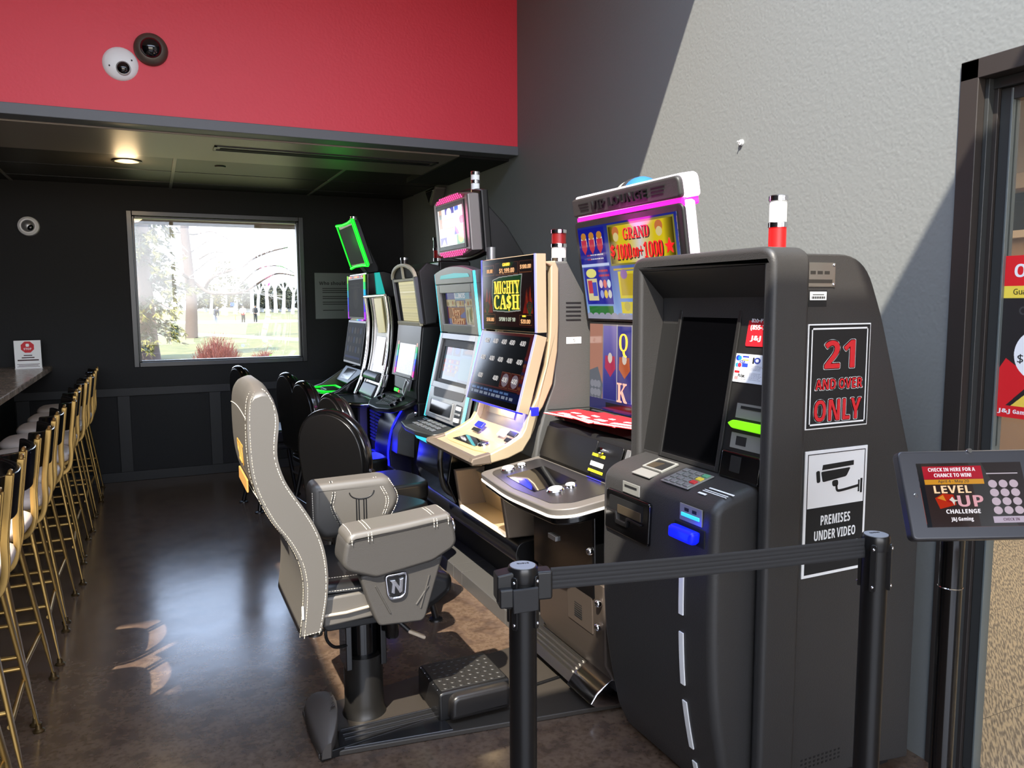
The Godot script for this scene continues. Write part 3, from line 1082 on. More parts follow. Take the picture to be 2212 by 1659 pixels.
	for q in [[Vector3(17.85, 0.46, -180.00), 5, 6], [Vector3(19.83, 0.31, -184.00), 4.4, 6.5], [Vector3(23.33, 0.26, -188.00), 5, 7], [Vector3(26.36, 0.10, -192.00), 4.2, 6.5], [Vector3(28.66, 0.05, -196.00), 5.2, 6], [Vector3(31.48, -0.12, -200.00), 4.4, 7], [Vector3(12.07, 0.49, -204.00), 4.8, 6.5], [Vector3(14.69, 0.45, -208.00), 4.2, 6]]:
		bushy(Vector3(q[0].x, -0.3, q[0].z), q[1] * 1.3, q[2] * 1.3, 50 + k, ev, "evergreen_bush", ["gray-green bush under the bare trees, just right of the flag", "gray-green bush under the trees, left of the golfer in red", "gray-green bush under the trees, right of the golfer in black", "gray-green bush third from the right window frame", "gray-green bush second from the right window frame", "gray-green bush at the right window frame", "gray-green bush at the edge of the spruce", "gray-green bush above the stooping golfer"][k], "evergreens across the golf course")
		k += 1
	# woods on the horizon
	r.seed = 77
	b = B.new()
	for i in 900:
		var p := Vector3(r.randf_range(10, 46), -0.3, -270 + r.randf_range(-14, 14))
		grow(b, p, Vector3(r.randf_range(-0.2, 0.2), 1, 0).normalized(), r.randf_range(3.5, 7.0), 0.12, 1, r)
	var wd := solo("woods", b, mat("bark_far", gray(1)), Vector3(20, -0.3, -270), "hazy band of bare woods along the horizon", "woods")
	wd.set_meta("kind", "stuff")

# ---------------------------------------------------------------- glass doorway at right and the room behind it
func doorway() -> void:
	var fr := mat("door_frame", Color(0.205, 0.185, 0.175), 0.42, 0.25)
	var in_ := mat("door_frame_inner", Color(0.23, 0.235, 0.235), 0.36, 0.3)
	var b := B.new()
	b.span(Vector3(2.372, 0, -1.711), Vector3(2.5, 2.348, -1.65), 0.003)
	var d := struct("door_1", b, fr, "dark bronze metal frame of the glass doorway at right")
	b = B.new()
	b.span(Vector3(2.372, 2.287, -1.711), Vector3(2.5, 2.348, 0.4), 0.003)
	part(d, "header", b, fr)
	part(d, "jamb", B.new().span(Vector3(2.372, 0, 0.34), Vector3(2.5, 2.287, 0.4), 0.003), fr)
	b = B.new()
	b.span(Vector3(2.405, 0, -1.65), Vector3(2.5, 2.287, -1.636), 0.002)
	b.span(Vector3(2.425, 2.255, -1.65), Vector3(2.5, 2.287, 0.34), 0.002)
	part(d, "stop", b, in_)
	part(d, "stop", B.new().span(Vector3(2.43, 0, -1.638), Vector3(2.5, 2.258, -1.622), 0.002), fr)
	part(d, "stile", B.new().span(Vector3(2.442, 0.01, -1.622), Vector3(2.49, 2.255, -1.588), 0.003), in_)
	part(d, "seal", B.new().span(Vector3(2.44, 0.01, -1.588), Vector3(2.478, 2.25, -1.582), 0.001), mat("seal", Color(0.42, 0.45, 0.45), 0.3, 0.3))
	part(d, "top_rail", B.new().span(Vector3(2.442, 2.215, -1.588), Vector3(2.49, 2.255, 0.34), 0.003), in_)
	part(d, "pane", B.new().span(Vector3(2.455, 0.01, -1.582), Vector3(2.463, 2.215, 0.34)), mat("window_glass", gray(1)))
	# poster on the glass
	var po := thing("poster", "red, black and yellow prize poster taped to the glass of the doorway", "poster", Vector3(2.453, 1.228, -1.42))
	var im := img(380, 520, Color(0.13, 0.115, 0.115))
	rc(im, 0, 0, 1, 0.185, Color(0.88, 0.1, 0.13))
	rc(im, 0, 0.185, 1, 0.075, Color(0.95, 0.84, 0.3))
	rc(im, 0.52, 0.27, 0.48, 0.13, Color(0.95, 0.82, 0.2))
	pg(im, [0, 0.75, 0.1, 0.63, 0.28, 0.72, 0.7, 0.68, 1, 0.8, 1, 1, 0, 1], Color(0.85, 0.1, 0.13))
	pg(im, [0.13, 0.93, 0.36, 0.78, 0.6, 0.87, 1, 0.8, 1, 0.93], Color(0.93, 0.8, 0.3))
	pg(im, [0.1, 0.94, 0.34, 0.76, 0.36, 0.79, 0.14, 0.94], Color(0.13, 0.115, 0.115))
	rc(im, 0, 0.925, 1, 0.075, Color(0.85, 0.1, 0.13))
	el(im, 0.22, 0.335, 0.035, 0.026, Color(0.25, 0.24, 0.24), 0.6)
	rc(im, 0.25, 0.332, 0.1, 0.008, Color(0.25, 0.24, 0.24))
	el(im, 0.4, 0.6, 0.235, 0.165, Color(0.95, 0.95, 0.96))
	el(im, 0.72, 0.77, 0.235, 0.165, Color(0.95, 0.95, 0.96))
	pg(im, [0.36, 0.475, 0.44, 0.475, 0.46, 0.487, 0.4, 0.52, 0.34, 0.487], Color(0.75, 0.75, 0.75))
	rc(im, 0.26, 0.54, 0.28, 0.004, Color(0.6, 0.6, 0.62))
	rc(im, 0.6, 0.72, 0.24, 0.004, Color(0.6, 0.6, 0.62))
	pg(im, [0.52, 0.38, 0.75, 0.34, 0.95, 0.38, 0.93, 0.5, 0.75, 0.53, 0.54, 0.5], Color(0.85, 0.2, 0.1))
	b = B.new()
	b.plate(Vector3(2.4525, 1.737, -1.6), Vector3(0, 0, 0.37), Vector3(0, -0.509, 0), 0.002)
	part(po, "sheet", b, pic("poster_picture", im, 0.0, 0.6))
	var px := 2.4524
	text(po, "OV", Vector3(px, 1.69, -1.515), Z, Y, 0.042, mat("ink_white", gray(1)))
	text(po, "Guarant", Vector3(px, 1.625, -1.51), Z, Y, 0.017, mat("ink", gray(1)), "n")
	text(po, "VIP", Vector3(px, 1.452, -1.452), Z, Y, 0.009, mat("ink_red", gray(1)))
	text(po, "GRAND PRIZE!", Vector3(px, 1.439, -1.452), Z, Y, 0.009, mat("ink_red", gray(1)), "nb", 0.09)
	text(po, "$20,000", Vector3(px, 1.415, -1.452), Z, Y, 0.026, mat("ink", gray(1)), "n", 0.15)
	text(po, "$10,", Vector3(px, 1.335, -1.37), Z, Y, 0.026, mat("ink", gray(1)), "n")
	text(po, "Gaming", Vector3(px, 1.247, -1.5), Z, Y, 0.013, mat("ink_white", gray(1)), "nb", 0.062)
	text(po, "J&J", Vector3(px, 1.247, -1.56), Z, Y, 0.013, mat("ink_white", gray(1)), "nb", 0.04)
	# the next room
	var cp := mat("carpet", Color(0.60, 0.55, 0.48), 0.95, 0.0, {"albedo_texture": noise_tex(FastNoiseLite.TYPE_SIMPLEX, 0.05, 512, [0.0, Color(0.45, 0.44, 0.42), 0.42, Color(0.7, 0.7, 0.7), 0.6, Color(0.92, 0.92, 0.9), 1.0, Color(1.0, 1.0, 0.95)], 61, 3), "uv1_scale": Vector3(1, 1, 1)})
	b = B.new()
	b.span(Vector3(2.5, -0.15, -6.2), Vector3(8.2, 0.0, 2.0))
	var fn := struct("floor_next_room", b, mat("subfloor", Color(0.3, 0.28, 0.26), 0.9))
	# carpet tiles laid on the turn, 0.6 m
	b = B.new()
	var r := RandomNumberGenerator.new()
	r.seed = 3
	for i in 10:
		for j in 13:
			var o := Vector3(2.5 + i * 0.57, 0.0, -6.2 + j * 0.63)
			var e := o + Vector3(0.568, 0.008, 0.628)
			var tl := B.new()
			var a := r.randf() * 0.1
			var ku := 0.45
			var kv := 3.2
			tl.quad(Vector3(o.x, e.y, o.z), Vector3(e.x, e.y, o.z), e, Vector3(o.x, e.y, e.z), Y, Y, Y, Y, [Vector2(a, a), Vector2(a + ku, a + kv * 0.4), Vector2(a + ku * 1.4, a + kv), Vector2(a + ku * 0.4, a + kv * 0.6)])
			tl.flat(Vector3(o.x, e.y, o.z), Vector3(e.x, e.y, o.z), Vector3(e.x, 0, o.z), o, -Z)
			tl.flat(Vector3(o.x, e.y, e.z), e, Vector3(e.x, 0, e.z), Vector3(o.x, 0, e.z), Z)
			tl.flat(Vector3(e.x, e.y, o.z), e, Vector3(e.x, 0, e.z), Vector3(e.x, 0, o.z), X)
			tl.flat(Vector3(o.x, e.y, o.z), Vector3(o.x, e.y, e.z), Vector3(o.x, 0, e.z), o, -X)
			part(fn, "carpet_tile", tl, cp)
	struct("wall_next_room", B.new().span(Vector3(8.0, 0, -6.2), Vector3(8.2, 3.6, 2.0)), mat("plaster_white", gray(1)))
	struct("wall_next_room_far", B.new().span(Vector3(2.5, 0, -6.4), Vector3(8.2, 3.6, -6.2)), mat("plaster_white", gray(1)))
	struct("wall_next_room_near", B.new().span(Vector3(2.5, 0, 2.0), Vector3(8.2, 3.6, 2.2)), mat("plaster_white", gray(1)))
	struct("ceiling_next_room", B.new().span(Vector3(2.5, 3.6, -6.4), Vector3(8.2, 3.75, 2.2)), mat("plaster_white", gray(1)))
	# shop front of the next room: beige bulkhead, dark opening, counter
	struct("trim_30", B.new().span(Vector3(7.3, 2.62, -6.2), Vector3(8.0, 2.76, 2.0), 0.005), mat("beige_trim", Color(0.66, 0.62, 0.56), 0.6), "beige bulkhead across the far side of the next room")
	struct("trim_31", B.new().span(Vector3(7.62, 2.24, -6.2), Vector3(8.0, 2.62, 2.0)), mat("dark_band", Color(0.17, 0.16, 0.155), 0.6))
	struct("trim_32", B.new().span(Vector3(7.3, 2.17, -6.2), Vector3(8.0, 2.24, 2.0), 0.005), mat("beige_pale", Color(0.8, 0.72, 0.64), 0.6), "pale ledge below the dark band in the next room")
	struct("trim_33", B.new().span(Vector3(7.4, 0.0, -6.2), Vector3(8.0, 2.17, 2.0), 0.005), mat("tan_panel", Color(0.62, 0.5, 0.4), 0.6), "tan panelled counter front in the next room")
	var hw := B.new()
	hw.x.origin = Vector3(7.3, 2.66, -4.82)
	hw.ball(Vector3(-0.03, 0, 0), Vector3(0.045, 0.03, 0.09), 12, 8)
	solo("wall_light", hw, glow("small_lamp", Color(1, 0.97, 0.9), 1.6), Vector3(7.3, 2.66, -4.82), "small white light fitting on the beige bulkhead in the next room", "light")

# ---------------------------------------------------------------- bar counter and its stools
func bar() -> void:
	var im := img(512, 256, Color(0.5, 0.43, 0.37))
	var fn := FastNoiseLite.new()
	fn.seed = 4
	fn.frequency = 0.012
	fn.fractal_octaves = 5
	fn.domain_warp_enabled = true
	fn.domain_warp_amplitude = 60.0
	fn.domain_warp_frequency = 0.01
	for yy in 256:
		for xx in 512:
			var q := fn.get_noise_2d(xx, yy * 2.2) * 0.5 + 0.5
			var vein := 1.0 - clampf(absf(fn.get_noise_2d(xx + 900, yy * 3.0)) * 14.0, 0, 1)
			im.set_pixel(xx, yy, Color(0.42, 0.36, 0.31).lerp(Color(0.68, 0.60, 0.53), q).lerp(Color(0.82, 0.78, 0.73), vein * 0.6))
	var stone := pic("stone_top", im, 0.0, 0.22, {"texture_repeat": true, "uv1_triplanar": true, "uv1_world_triplanar": true, "uv1_scale": Vector3(0.8, 0.8, 0.8)})
	var ct := thing("bar_counter", "brown veined stone bar counter on a black base along the left", "counter", Vector3(-1.2, 0, -4.6))
	part(ct, "countertop", B.new().span(Vector3(-1.75, 1.032, -7.755), Vector3(-0.803, 1.075, -1.6), 0.006), stone)
	part(ct, "raised_ledge", B.new().span(Vector3(-1.9, 1.075, -7.755), Vector3(-1.2, 1.118, -1.6), 0.006), stone)
	part(ct, "base_panel", B.new().span(Vector3(-1.7, 0.0, -7.75), Vector3(-1.1, 1.032, -1.7), 0.004), mat("wainscot", gray(1)))
	# sign standing on the counter
	var sg := thing("counter_sign", "white upright counter sign with a red stop octagon on the bar end", "sign", Vector3(-0.945, 1.075, -7.5), 0.12)
	var c := Vector3(-0.945, 1.075, -7.5)
	var b := B.new()
	b.x = Transform3D(Basis(Y, 0.12), c)
	b.span(Vector3(-0.095, 0.0, -0.004), Vector3(0.095, 0.235, 0.004), 0.002)
	part(sg, "sheet", b, mat("paper", gray(1)))
	b = B.new()
	b.x = Transform3D(Basis(Y, 0.12), c)
	b.span(Vector3(-0.098, 0.0, -0.03), Vector3(0.098, 0.006, 0.03), 0.002)
	part(sg, "foot", b, mat("white_plastic", gray(1)))
	var oc := PackedVector2Array()
	for i in 8:
		oc.append(Vector2(cos(TAU * (i + 0.5) / 8), sin(TAU * (i + 0.5) / 8)) * 0.05 + Vector2(0, 0.18))
	b = B.new()
	b.x = Transform3D(Basis(Y, 0.12), c)
	b.prism(oc, 0.004, 0.006)
	part(sg, "octagon", b, mat("ink_red", gray(1)))
	var rr := Basis(Y, 0.12) * X
	var nf := Basis(Y, 0.12) * Z
	text(sg, "STOP", c + nf * 0.007 + Vector3(0, 0.165, 0), rr, Y, 0.017, mat("ink_white", gray(1)))
	b = B.new()
	b.x = Transform3D(Basis(Y, 0.12), c)
	b.prism(rrect(-0.012, 0.183, 0.012, 0.208, 0.008), 0.006, 0.0075)
	part(sg, "hand_mark", b, mat("ink_white", gray(1)))
	b = B.new()
	b.x = Transform3D(Basis(Y, 0.12), c)
	for q in [[-0.03, 0.03, 0.107, 0.008], [-0.045, 0.045, 0.088, 0.009], [-0.075, 0.075, 0.066, 0.011], [-0.08, 0.08, 0.036, 0.004], [-0.07, 0.07, 0.026, 0.004], [-0.08, 0.08, 0.016, 0.004]]:
		b.span(Vector3(q[0], q[2], 0.004), Vector3(q[1], q[2] + q[3], 0.0048))
	part(sg, "small_print", b, mat("ink_soft", Color(0.3, 0.22, 0.22), 0.7))
	# stools
	var zs := [-3.06, -2.5, -3.53, -4.05, -4.58, -5.14, -5.71, -6.3, -6.82, -7.38]
	var nm := ["second gold framed bar stool from the near end, white seat in the sun", "nearest gold framed bar stool, cut by the picture's left edge", "third gold framed bar stool from the near end, white seat partly sunlit", "fourth gold framed bar stool from the near end of the bar", "fifth gold framed bar stool from the near end of the bar", "sixth gold framed bar stool along the bar, counted from the near end", "fourth gold framed bar stool from the back wall, black curved back", "third gold framed bar stool from the back wall, black curved back", "second gold framed bar stool from the back wall", "last gold framed bar stool, right against the back wall"]
	var rot := [0.02, -0.03, -0.05, 0.03, -0.02, 0.06, 0.0, 0.03, -0.03, 0.02]
	var s0 := bar_stool(Vector3(-0.68, 0, zs[0]), nm[0])
	s0.rotation.y = rot[0]
	for i in range(1, 10):
		copy(s0, "bar_stool", Vector3(-0.68 + [0, 0.01, -0.01, 0.005, -0.005, 0.012, -0.01, 0.0, 0.005, 0.0][i], 0, zs[i]), rot[i], nm[i])

func bar_stool(at: Vector3, label: String) -> Node3D:
	var o := thing("bar_stool", label, "stool", at, 0.0, "gold bar stools along the counter")
	var br := mat("brass", gray(1))
	var T := Transform3D(Basis(), at)
	var b := B.new()
	b.x = T
	# padded seat
	var rings := []
	for q in [[0.186, 0.712], [0.2, 0.718], [0.205, 0.735], [0.2, 0.752], [0.18, 0.764], [0.12, 0.77], [0.04, 0.771]]:
		var ring := []
		for i in 32:
			var a := TAU * i / 32
			var cc := cos(a)
			var ss := sin(a)
			var k := 1.0 / pow(pow(absf(cc), 4.0) + pow(absf(ss), 4.0), 0.25)
			ring.append(Vector3(cc * k * q[0] * 1.02, q[1], ss * k * q[0]))
		rings.append(ring)
	b.loft(rings)
	part(o, "seat", b, mat("seat_white", Color(0.80, 0.74, 0.69), 0.5))
	b = B.new()
	b.x = T
	b.span(Vector3(-0.16, 0.692, -0.16), Vector3(0.16, 0.712, 0.16), 0.004)
	part(o, "seat_frame", b, br)
	for sx in [-1.0, 1.0]:
		for sz in [-1.0, 1.0]:
			b = B.new()
			b.x = T
			var top := Vector3(sx * 0.13, 0.7, sz * 0.135)
			var bot := Vector3(sx * 0.222, 0.02, sz * 0.2)
			b.sweep(PackedVector3Array([top, top.lerp(bot, 0.8), top.lerp(bot, 0.93), bot]), rrect(-0.021, -0.008, 0.021, 0.008, 0.006, 3), Vector3(sx, 0.2, 0), false, [1.0, 0.8, 0.5, 0.4])
			var lg := part(o, "leg", b, br)
			b = B.new()
			b.x = T * Transform3D(Basis(), Vector3(bot.x, 0, bot.z))
			b.lathe([Vector2(0, 0), Vector2(0.02, 0), Vector2(0.021, 0.006), Vector2(0.012, 0.012), Vector2(0.01, 0.03), Vector2(0, 0.032)], 14)
			part(lg, "glide", b, mat("brass_dark", Color(0.36, 0.29, 0.18), 0.4, 0.8))
	b = B.new()
	b.x = T
	for s in [-1.0, 1.0]:
		b.tube([Vector3(-0.186, 0.27, s * 0.174), Vector3(0.186, 0.27, s * 0.174)], 0.009, 8)
		b.tube([Vector3(s * 0.188, 0.22, -0.178), Vector3(s * 0.188, 0.22, 0.178)], 0.009, 8)
	part(o, "foot_rail", b, br)
	# back posts: pairs of flat bars bent under the seat
	for s in [-1.0, 1.0]:
		b = B.new()
		b.x = T
		for k in [0.0, 0.036]:
			var z: float = s * (0.162 - k)
			var pth := smooth([Vector3(0.06, 0.66, z * 0.9), Vector3(0.13, 0.645, z), Vector3(0.185, 0.67, z), Vector3(0.205, 0.74, z), Vector3(0.208, 0.84, z), Vector3(0.222, 0.95, z), Vector3(0.236, 1.055, z)], 4)
			b.sweep(PackedVector3Array(pth), rrect(-0.005, -0.011, 0.005, 0.011, 0.003, 2), Vector3(1, 0, 0))
		b.tube([Vector3(0.236, 1.055, s * 0.162), Vector3(0.238, 1.066, s * 0.152), Vector3(0.238, 1.066, s * 0.136), Vector3(0.236, 1.055, s * 0.126)], 0.007, 6, Vector3(1, 0.1, 0))
		part(o, "back_post", b, br)
	b = B.new()
	b.x = T
	var line := []
	for i in 13:
		var t := -1.0 + i / 6.0
		line.append(Vector2(0.245 - 0.07 * pow(absf(t), 2.2) , t * 0.2))
	var bd := band(line, 0.02)
	var up := B.new()
	b.x = T * Transform3D(Basis(Vector3(1, 0, 0), Vector3(0, 0, 1), Vector3(0, -1, 0)).rotated(Vector3(0, 0, 1), -0.13), Vector3(-0.135, 0.0, 0))
	b.prism(bd, -1.085, -0.925, 0.006, 50.0)
	part(o, "backrest", b, mat("wood_black", Color(0.045, 0.04, 0.04), 0.22))
	return o

# ---------------------------------------------------------------- the black stools at the machines
func casino_stools() -> void:
	var o := casino_stool(Vector3(1.12, 0, -4.15))
	o.set_meta("label", "black vinyl machine stool in front of the silver machine, seat lit blue")
	o.rotation.y = deg_to_rad(10)
	copy(o, "machine_stool", Vector3(0.94, 0, -3.64), deg_to_rad(34), "nearest black vinyl machine stool, its back just beyond the lounge chair")
	copy(o, "machine_stool", Vector3(1.10, 0, -4.885), deg_to_rad(8), "black vinyl machine stool in front of the arched-top machine")
	copy(o, "machine_stool", Vector3(1.10, 0, -5.54), deg_to_rad(9), "black vinyl machine stool in front of the chrome edged machine")
	copy(o, "machine_stool", Vector3(0.86, 0, -6.35), deg_to_rad(11), "farthest black vinyl machine stool, only its back top showing under the window")

func casino_stool(at: Vector3) -> Node3D:
	var o := thing("machine_stool", "", "stool", at, 0.0, "black stools at the machines")
	var T := Transform3D(Basis(), at)
	var vin := mat("vinyl_black", Color(0.05, 0.05, 0.055), 0.32, 0.0, {"metallic_specular": 0.55})
	var b := B.new()
	b.x = T * Transform3D(Basis(Vector3(1, 0, 0), Vector3(0, 0, 1), Vector3(0, -1, 0)), Vector3.ZERO)
	var out := fillet(pv([-0.2, -0.205, 0.2, -0.215, 0.235, 0.0, 0.2, 0.215, -0.2, 0.205]), [0.05, 0.09, 0.12, 0.09, 0.05], 6)
	b.prism(out, -0.625, -0.52, 0.022, 50)
	var st := part(o, "seat", b, vin)
	b = B.new()
	b.x = T * Transform3D(Basis(Vector3(1, 0, 0), Vector3(0, 0, 1), Vector3(0, -1, 0)), Vector3.ZERO)
	b.prism(B.inset(out, 0.006), -0.521, -0.505)
	b.prism(B.inset(out, 0.002), -0.506, -0.47, 0.01, 50)
	part(st, "seat_pan", b, mat("black_satin", gray(1)))
	# arched back
	var arch := []
	for i in 15:
		var a := PI * i / 14.0
		arch.append_array([0.215 * cos(a), 0.90 + 0.235 * pow(sin(a), 0.8)])
	arch.append_array([-0.185, 0.58, 0.185, 0.58])
	var ap := fillet(pv(arch), 0.03, 3)
	var lean := Transform3D(Basis(Vector3(0, 0, 1), 0.09), Vector3(-0.17, 0, 0))
	var side := Basis(Vector3(0, 0, 1), Vector3(0, 1, 0), Vector3(-1, 0, 0))
	b = B.new()
	b.x = T * lean * Transform3D(side, Vector3.ZERO)
	b.prism(ap, -0.012, 0.03, 0.014, 50)
	var bk := part(o, "backrest", b, mat("black_gloss", gray(1)))
	b = B.new()
	b.x = T * lean * Transform3D(side, Vector3.ZERO)
	b.prism(B.inset(ap, 0.022), -0.045, -0.01, 0.018, 50)
	part(bk, "front_pad", b, vin)
	b = B.new()
	b.x = T * lean * Transform3D(side, Vector3.ZERO)
	b.prism(B.inset(ap, 0.022), 0.028, 0.038, 0.006, 50)
	part(bk, "rear_pad", b, vin)
	b = B.new()
	for s in [-1.0, 1.0]:
		for q in [[0.86, 0.2], [0.74, 0.195]]:
			b.x = T * lean * Transform3D(Basis(X, PI / 2), Vector3(0.0, q[0], s * q[1]))
			b.lathe([Vector2(0, -0.02 * s), Vector2(0.012, -0.02 * s), Vector2(0.012, 0.022 * s), Vector2(0, 0.022 * s)], 10)
	part(bk, "rivet", b, mat("chrome", gray(1)), "", true)
	b = B.new()
	b.x = T
	for s in [-1.0, 1.0]:
		b.tube([Vector3(0.0, 0.49, s * 0.15), Vector3(-0.17, 0.5, s * 0.15), Vector3(-0.21, 0.62, s * 0.15)], 0.013, 8, Vector3(0, 0.1, 1))
	part(o, "back_bracket", b, mat("black_gloss", gray(1)))
	for sx in [-1.0, 1.0]:
		for sz in [-1.0, 1.0]:
			b = B.new()
			b.x = T
			b.tube([Vector3(sx * 0.13, 0.48, sz * 0.13), Vector3(sx * 0.22, 0.012, sz * 0.2)], 0.016, 10, Vector3(0, 0.1, 1))
			var lg := part(o, "leg", b, mat("black_satin", gray(1)))
			b = B.new()
			b.x = T * Transform3D(Basis(), Vector3(sx * 0.22, 0, sz * 0.2))
			b.lathe([Vector2(0, 0), Vector2(0.036, 0), Vector2(0.034, 0.008), Vector2(0.018, 0.014), Vector2(0, 0.014)], 18)
			part(lg, "foot", b, mat("black_satin", gray(1)))
	b = B.new()
	b.x = T
	b.tube([Vector3(0.19, 0.2, -0.17), Vector3(0.19, 0.2, 0.17)], 0.011, 8, Vector3(0.2, 1, 0))
	part(o, "foot_rail", b, mat("chrome", gray(1)))
	b = B.new()
	b.x = T
	b.tube([Vector3(-0.19, 0.2, -0.17), Vector3(-0.19, 0.2, 0.17)], 0.011, 8, Vector3(0.2, 1, 0))
	part(o, "foot_rail", b, mat("chrome", gray(1)))
	return o

# ---------------------------------------------------------------- fittings on walls, the people outside
func small_things() -> void:
	# white dome on the red wall
	var c := Vector3(-0.089, 2.946, -5.02)
	var face := Basis(X, PI / 2)
	var o := thing("security_camera", "white round security camera on the red wall, left of the dark one", "camera", c)
	var b := B.new()
	b.x = Transform3D(face, c)
	b.lathe([Vector2(0, 0.03), Vector2(0.045, 0.03), Vector2(0.075, 0.018), Vector2(0.09, 0.006), Vector2(0.092, 0)], 32)
	part(o, "housing", b, mat("white_plastic", gray(1)))
	b = B.new()
	b.x = Transform3D(face, c + Vector3(0.014, -0.028, 0.018))
	b.lathe([Vector2(0.032, 0.018), Vector2(0.037, 0.016), Vector2(0.04, 0.0)], 24)
	part(o, "lens_ring", b, mat("silver", gray(1)))
	b = B.new()
	b.ball(c + Vector3(0.014, -0.028, 0.026), Vector3(0.033, 0.033, 0.022), 18, 10)
	part(o, "lens", b, mat("dark_screen", gray(1)))
	b = B.new()
	for q in [[-0.055, -0.02], [0.058, 0.02]]:
		b.ball(c + Vector3(q[0], q[1], 0.024), Vector3(0.005, 0.005, 0.003), 8, 6)
	part(o, "screw", b, mat("ink", gray(1)), "", true)
	c = Vector3(0.071, 3.042, -5.02)
	o = thing("security_camera", "dark bronze dome security camera on the red wall, right of the white one", "camera", c)
	b = B.new()
	b.x = Transform3D(face, c)
	b.lathe([Vector2(0.056, 0.045), Vector2(0.066, 0.043), Vector2(0.084, 0.03), Vector2(0.09, 0.012), Vector2(0.09, 0)], 32)
	part(o, "housing", b, mat("dome_bronze", Color(0.33, 0.28, 0.25), 0.4, 0.3))
	b = B.new()
	b.ball(c + Vector3(0, 0, 0.038), Vector3(0.057, 0.057, 0.045), 24, 14)
	part(o, "dome", b, mat("dark_screen", gray(1)))
	# on the black back wall
	c = Vector3(-0.906, 2.264, -7.76)
	o = thing("security_camera", "white eyeball security camera on the black back wall", "camera", c)
	b = B.new()
	b.x = Transform3D(face, c)
	b.lathe([Vector2(0.05, 0.05), Vector2(0.06, 0.052), Vector2(0.078, 0.035), Vector2(0.082, 0)], 28)
	part(o, "housing", b, mat("white_plastic", gray(1)))
	b = B.new()
	b.ball(c + Vector3(0, 0, 0.04), Vector3(0.05, 0.05, 0.04), 20, 12)
	part(o, "eyeball", b, mat("silver", gray(1)))
	b = B.new()
	b.ball(c + Vector3(0.018, -0.014, 0.066), Vector3(0.026, 0.026, 0.018), 16, 10)
	part(o, "lens", b, mat("dark_screen", gray(1)))
	# notice on the back wall behind the far machine
	o = thing("wall_notice", "large gray notice board headed with a question on the back wall", "notice", Vector3(1.71, 1.449, -7.755))
	part(o, "sheet", B.new().span(Vector3(1.467, 1.449, -7.76), Vector3(1.95, 1.9, -7.752), 0.002), mat("notice_gray", Color(0.42, 0.44, 0.43), 0.6))
	text(o, "Who should I call?", Vector3(1.71, 1.80, -7.7515), X, Y, 0.033, mat("ink", gray(1)), "nb", 0.4)
	b = B.new()
	for q in [[1.54, 1.89, 1.745], [1.54, 1.86, 1.725], [1.54, 1.88, 1.705], [1.54, 1.8, 1.665], [1.54, 1.87, 1.645], [1.54, 1.84, 1.61], [1.54, 1.88, 1.59], [1.54, 1.75, 1.53]]:
		b.span(Vector3(q[0], q[2], -7.753), Vector3(q[1], q[2] + 0.007, -7.7512))
	part(o, "small_print", b, mat("ink", gray(1)))
	# emergency light wedge
	c = Vector3(2.38, 2.6, -6.6)
	o = thing("emergency_light", "small wedge shaped gray emergency light high on the right wall", "light", c)
	var side := Basis(Vector3(0, 0, 1), Vector3(0, 1, 0), Vector3(-1, 0, 0))
	b = B.new()
	b.x = Transform3D(side, Vector3(2.38, 2.6, -6.6))
	b.prism(fillet(pv([-0.15, 0.0, 0.15, 0.0, 0.03, -0.15, -0.03, -0.15]), 0.03, 4), 0.0, 0.11, 0.02)
	part(o, "housing", b, mat("fixture_gray", Color(0.45, 0.42, 0.39), 0.4, 0.3))
	b = B.new()
	b.x = Transform3D(side, Vector3(2.38, 2.6, -6.6))
	b.prism(fillet(pv([-0.1, -0.025, 0.1, -0.025, 0.012, -0.125, -0.012, -0.125]), 0.015, 4), 0.11, 0.114, 0.002)
	part(o, "reflector", b, mat("chrome", gray(1)))
	# plaster anchor in the gray wall
	c = Vector3(2.38, 2.29, -2.73)
	b = B.new()
	b.x = Transform3D(Basis(Vector3(0, 0, 1), PI / 2), c)
	b.lathe([Vector2(0, 0.012), Vector2(0.011, 0.011), Vector2(0.014, 0.0)], 12)
	b.x = Transform3D.IDENTITY
	b.tube([c, c + Vector3(-0.024, 0.004, 0)], 0.003, 6)
	solo("wall_anchor", b, mat("white_plastic", gray(1)), c, "white plastic anchor with a screw left in the gray wall", "anchor")

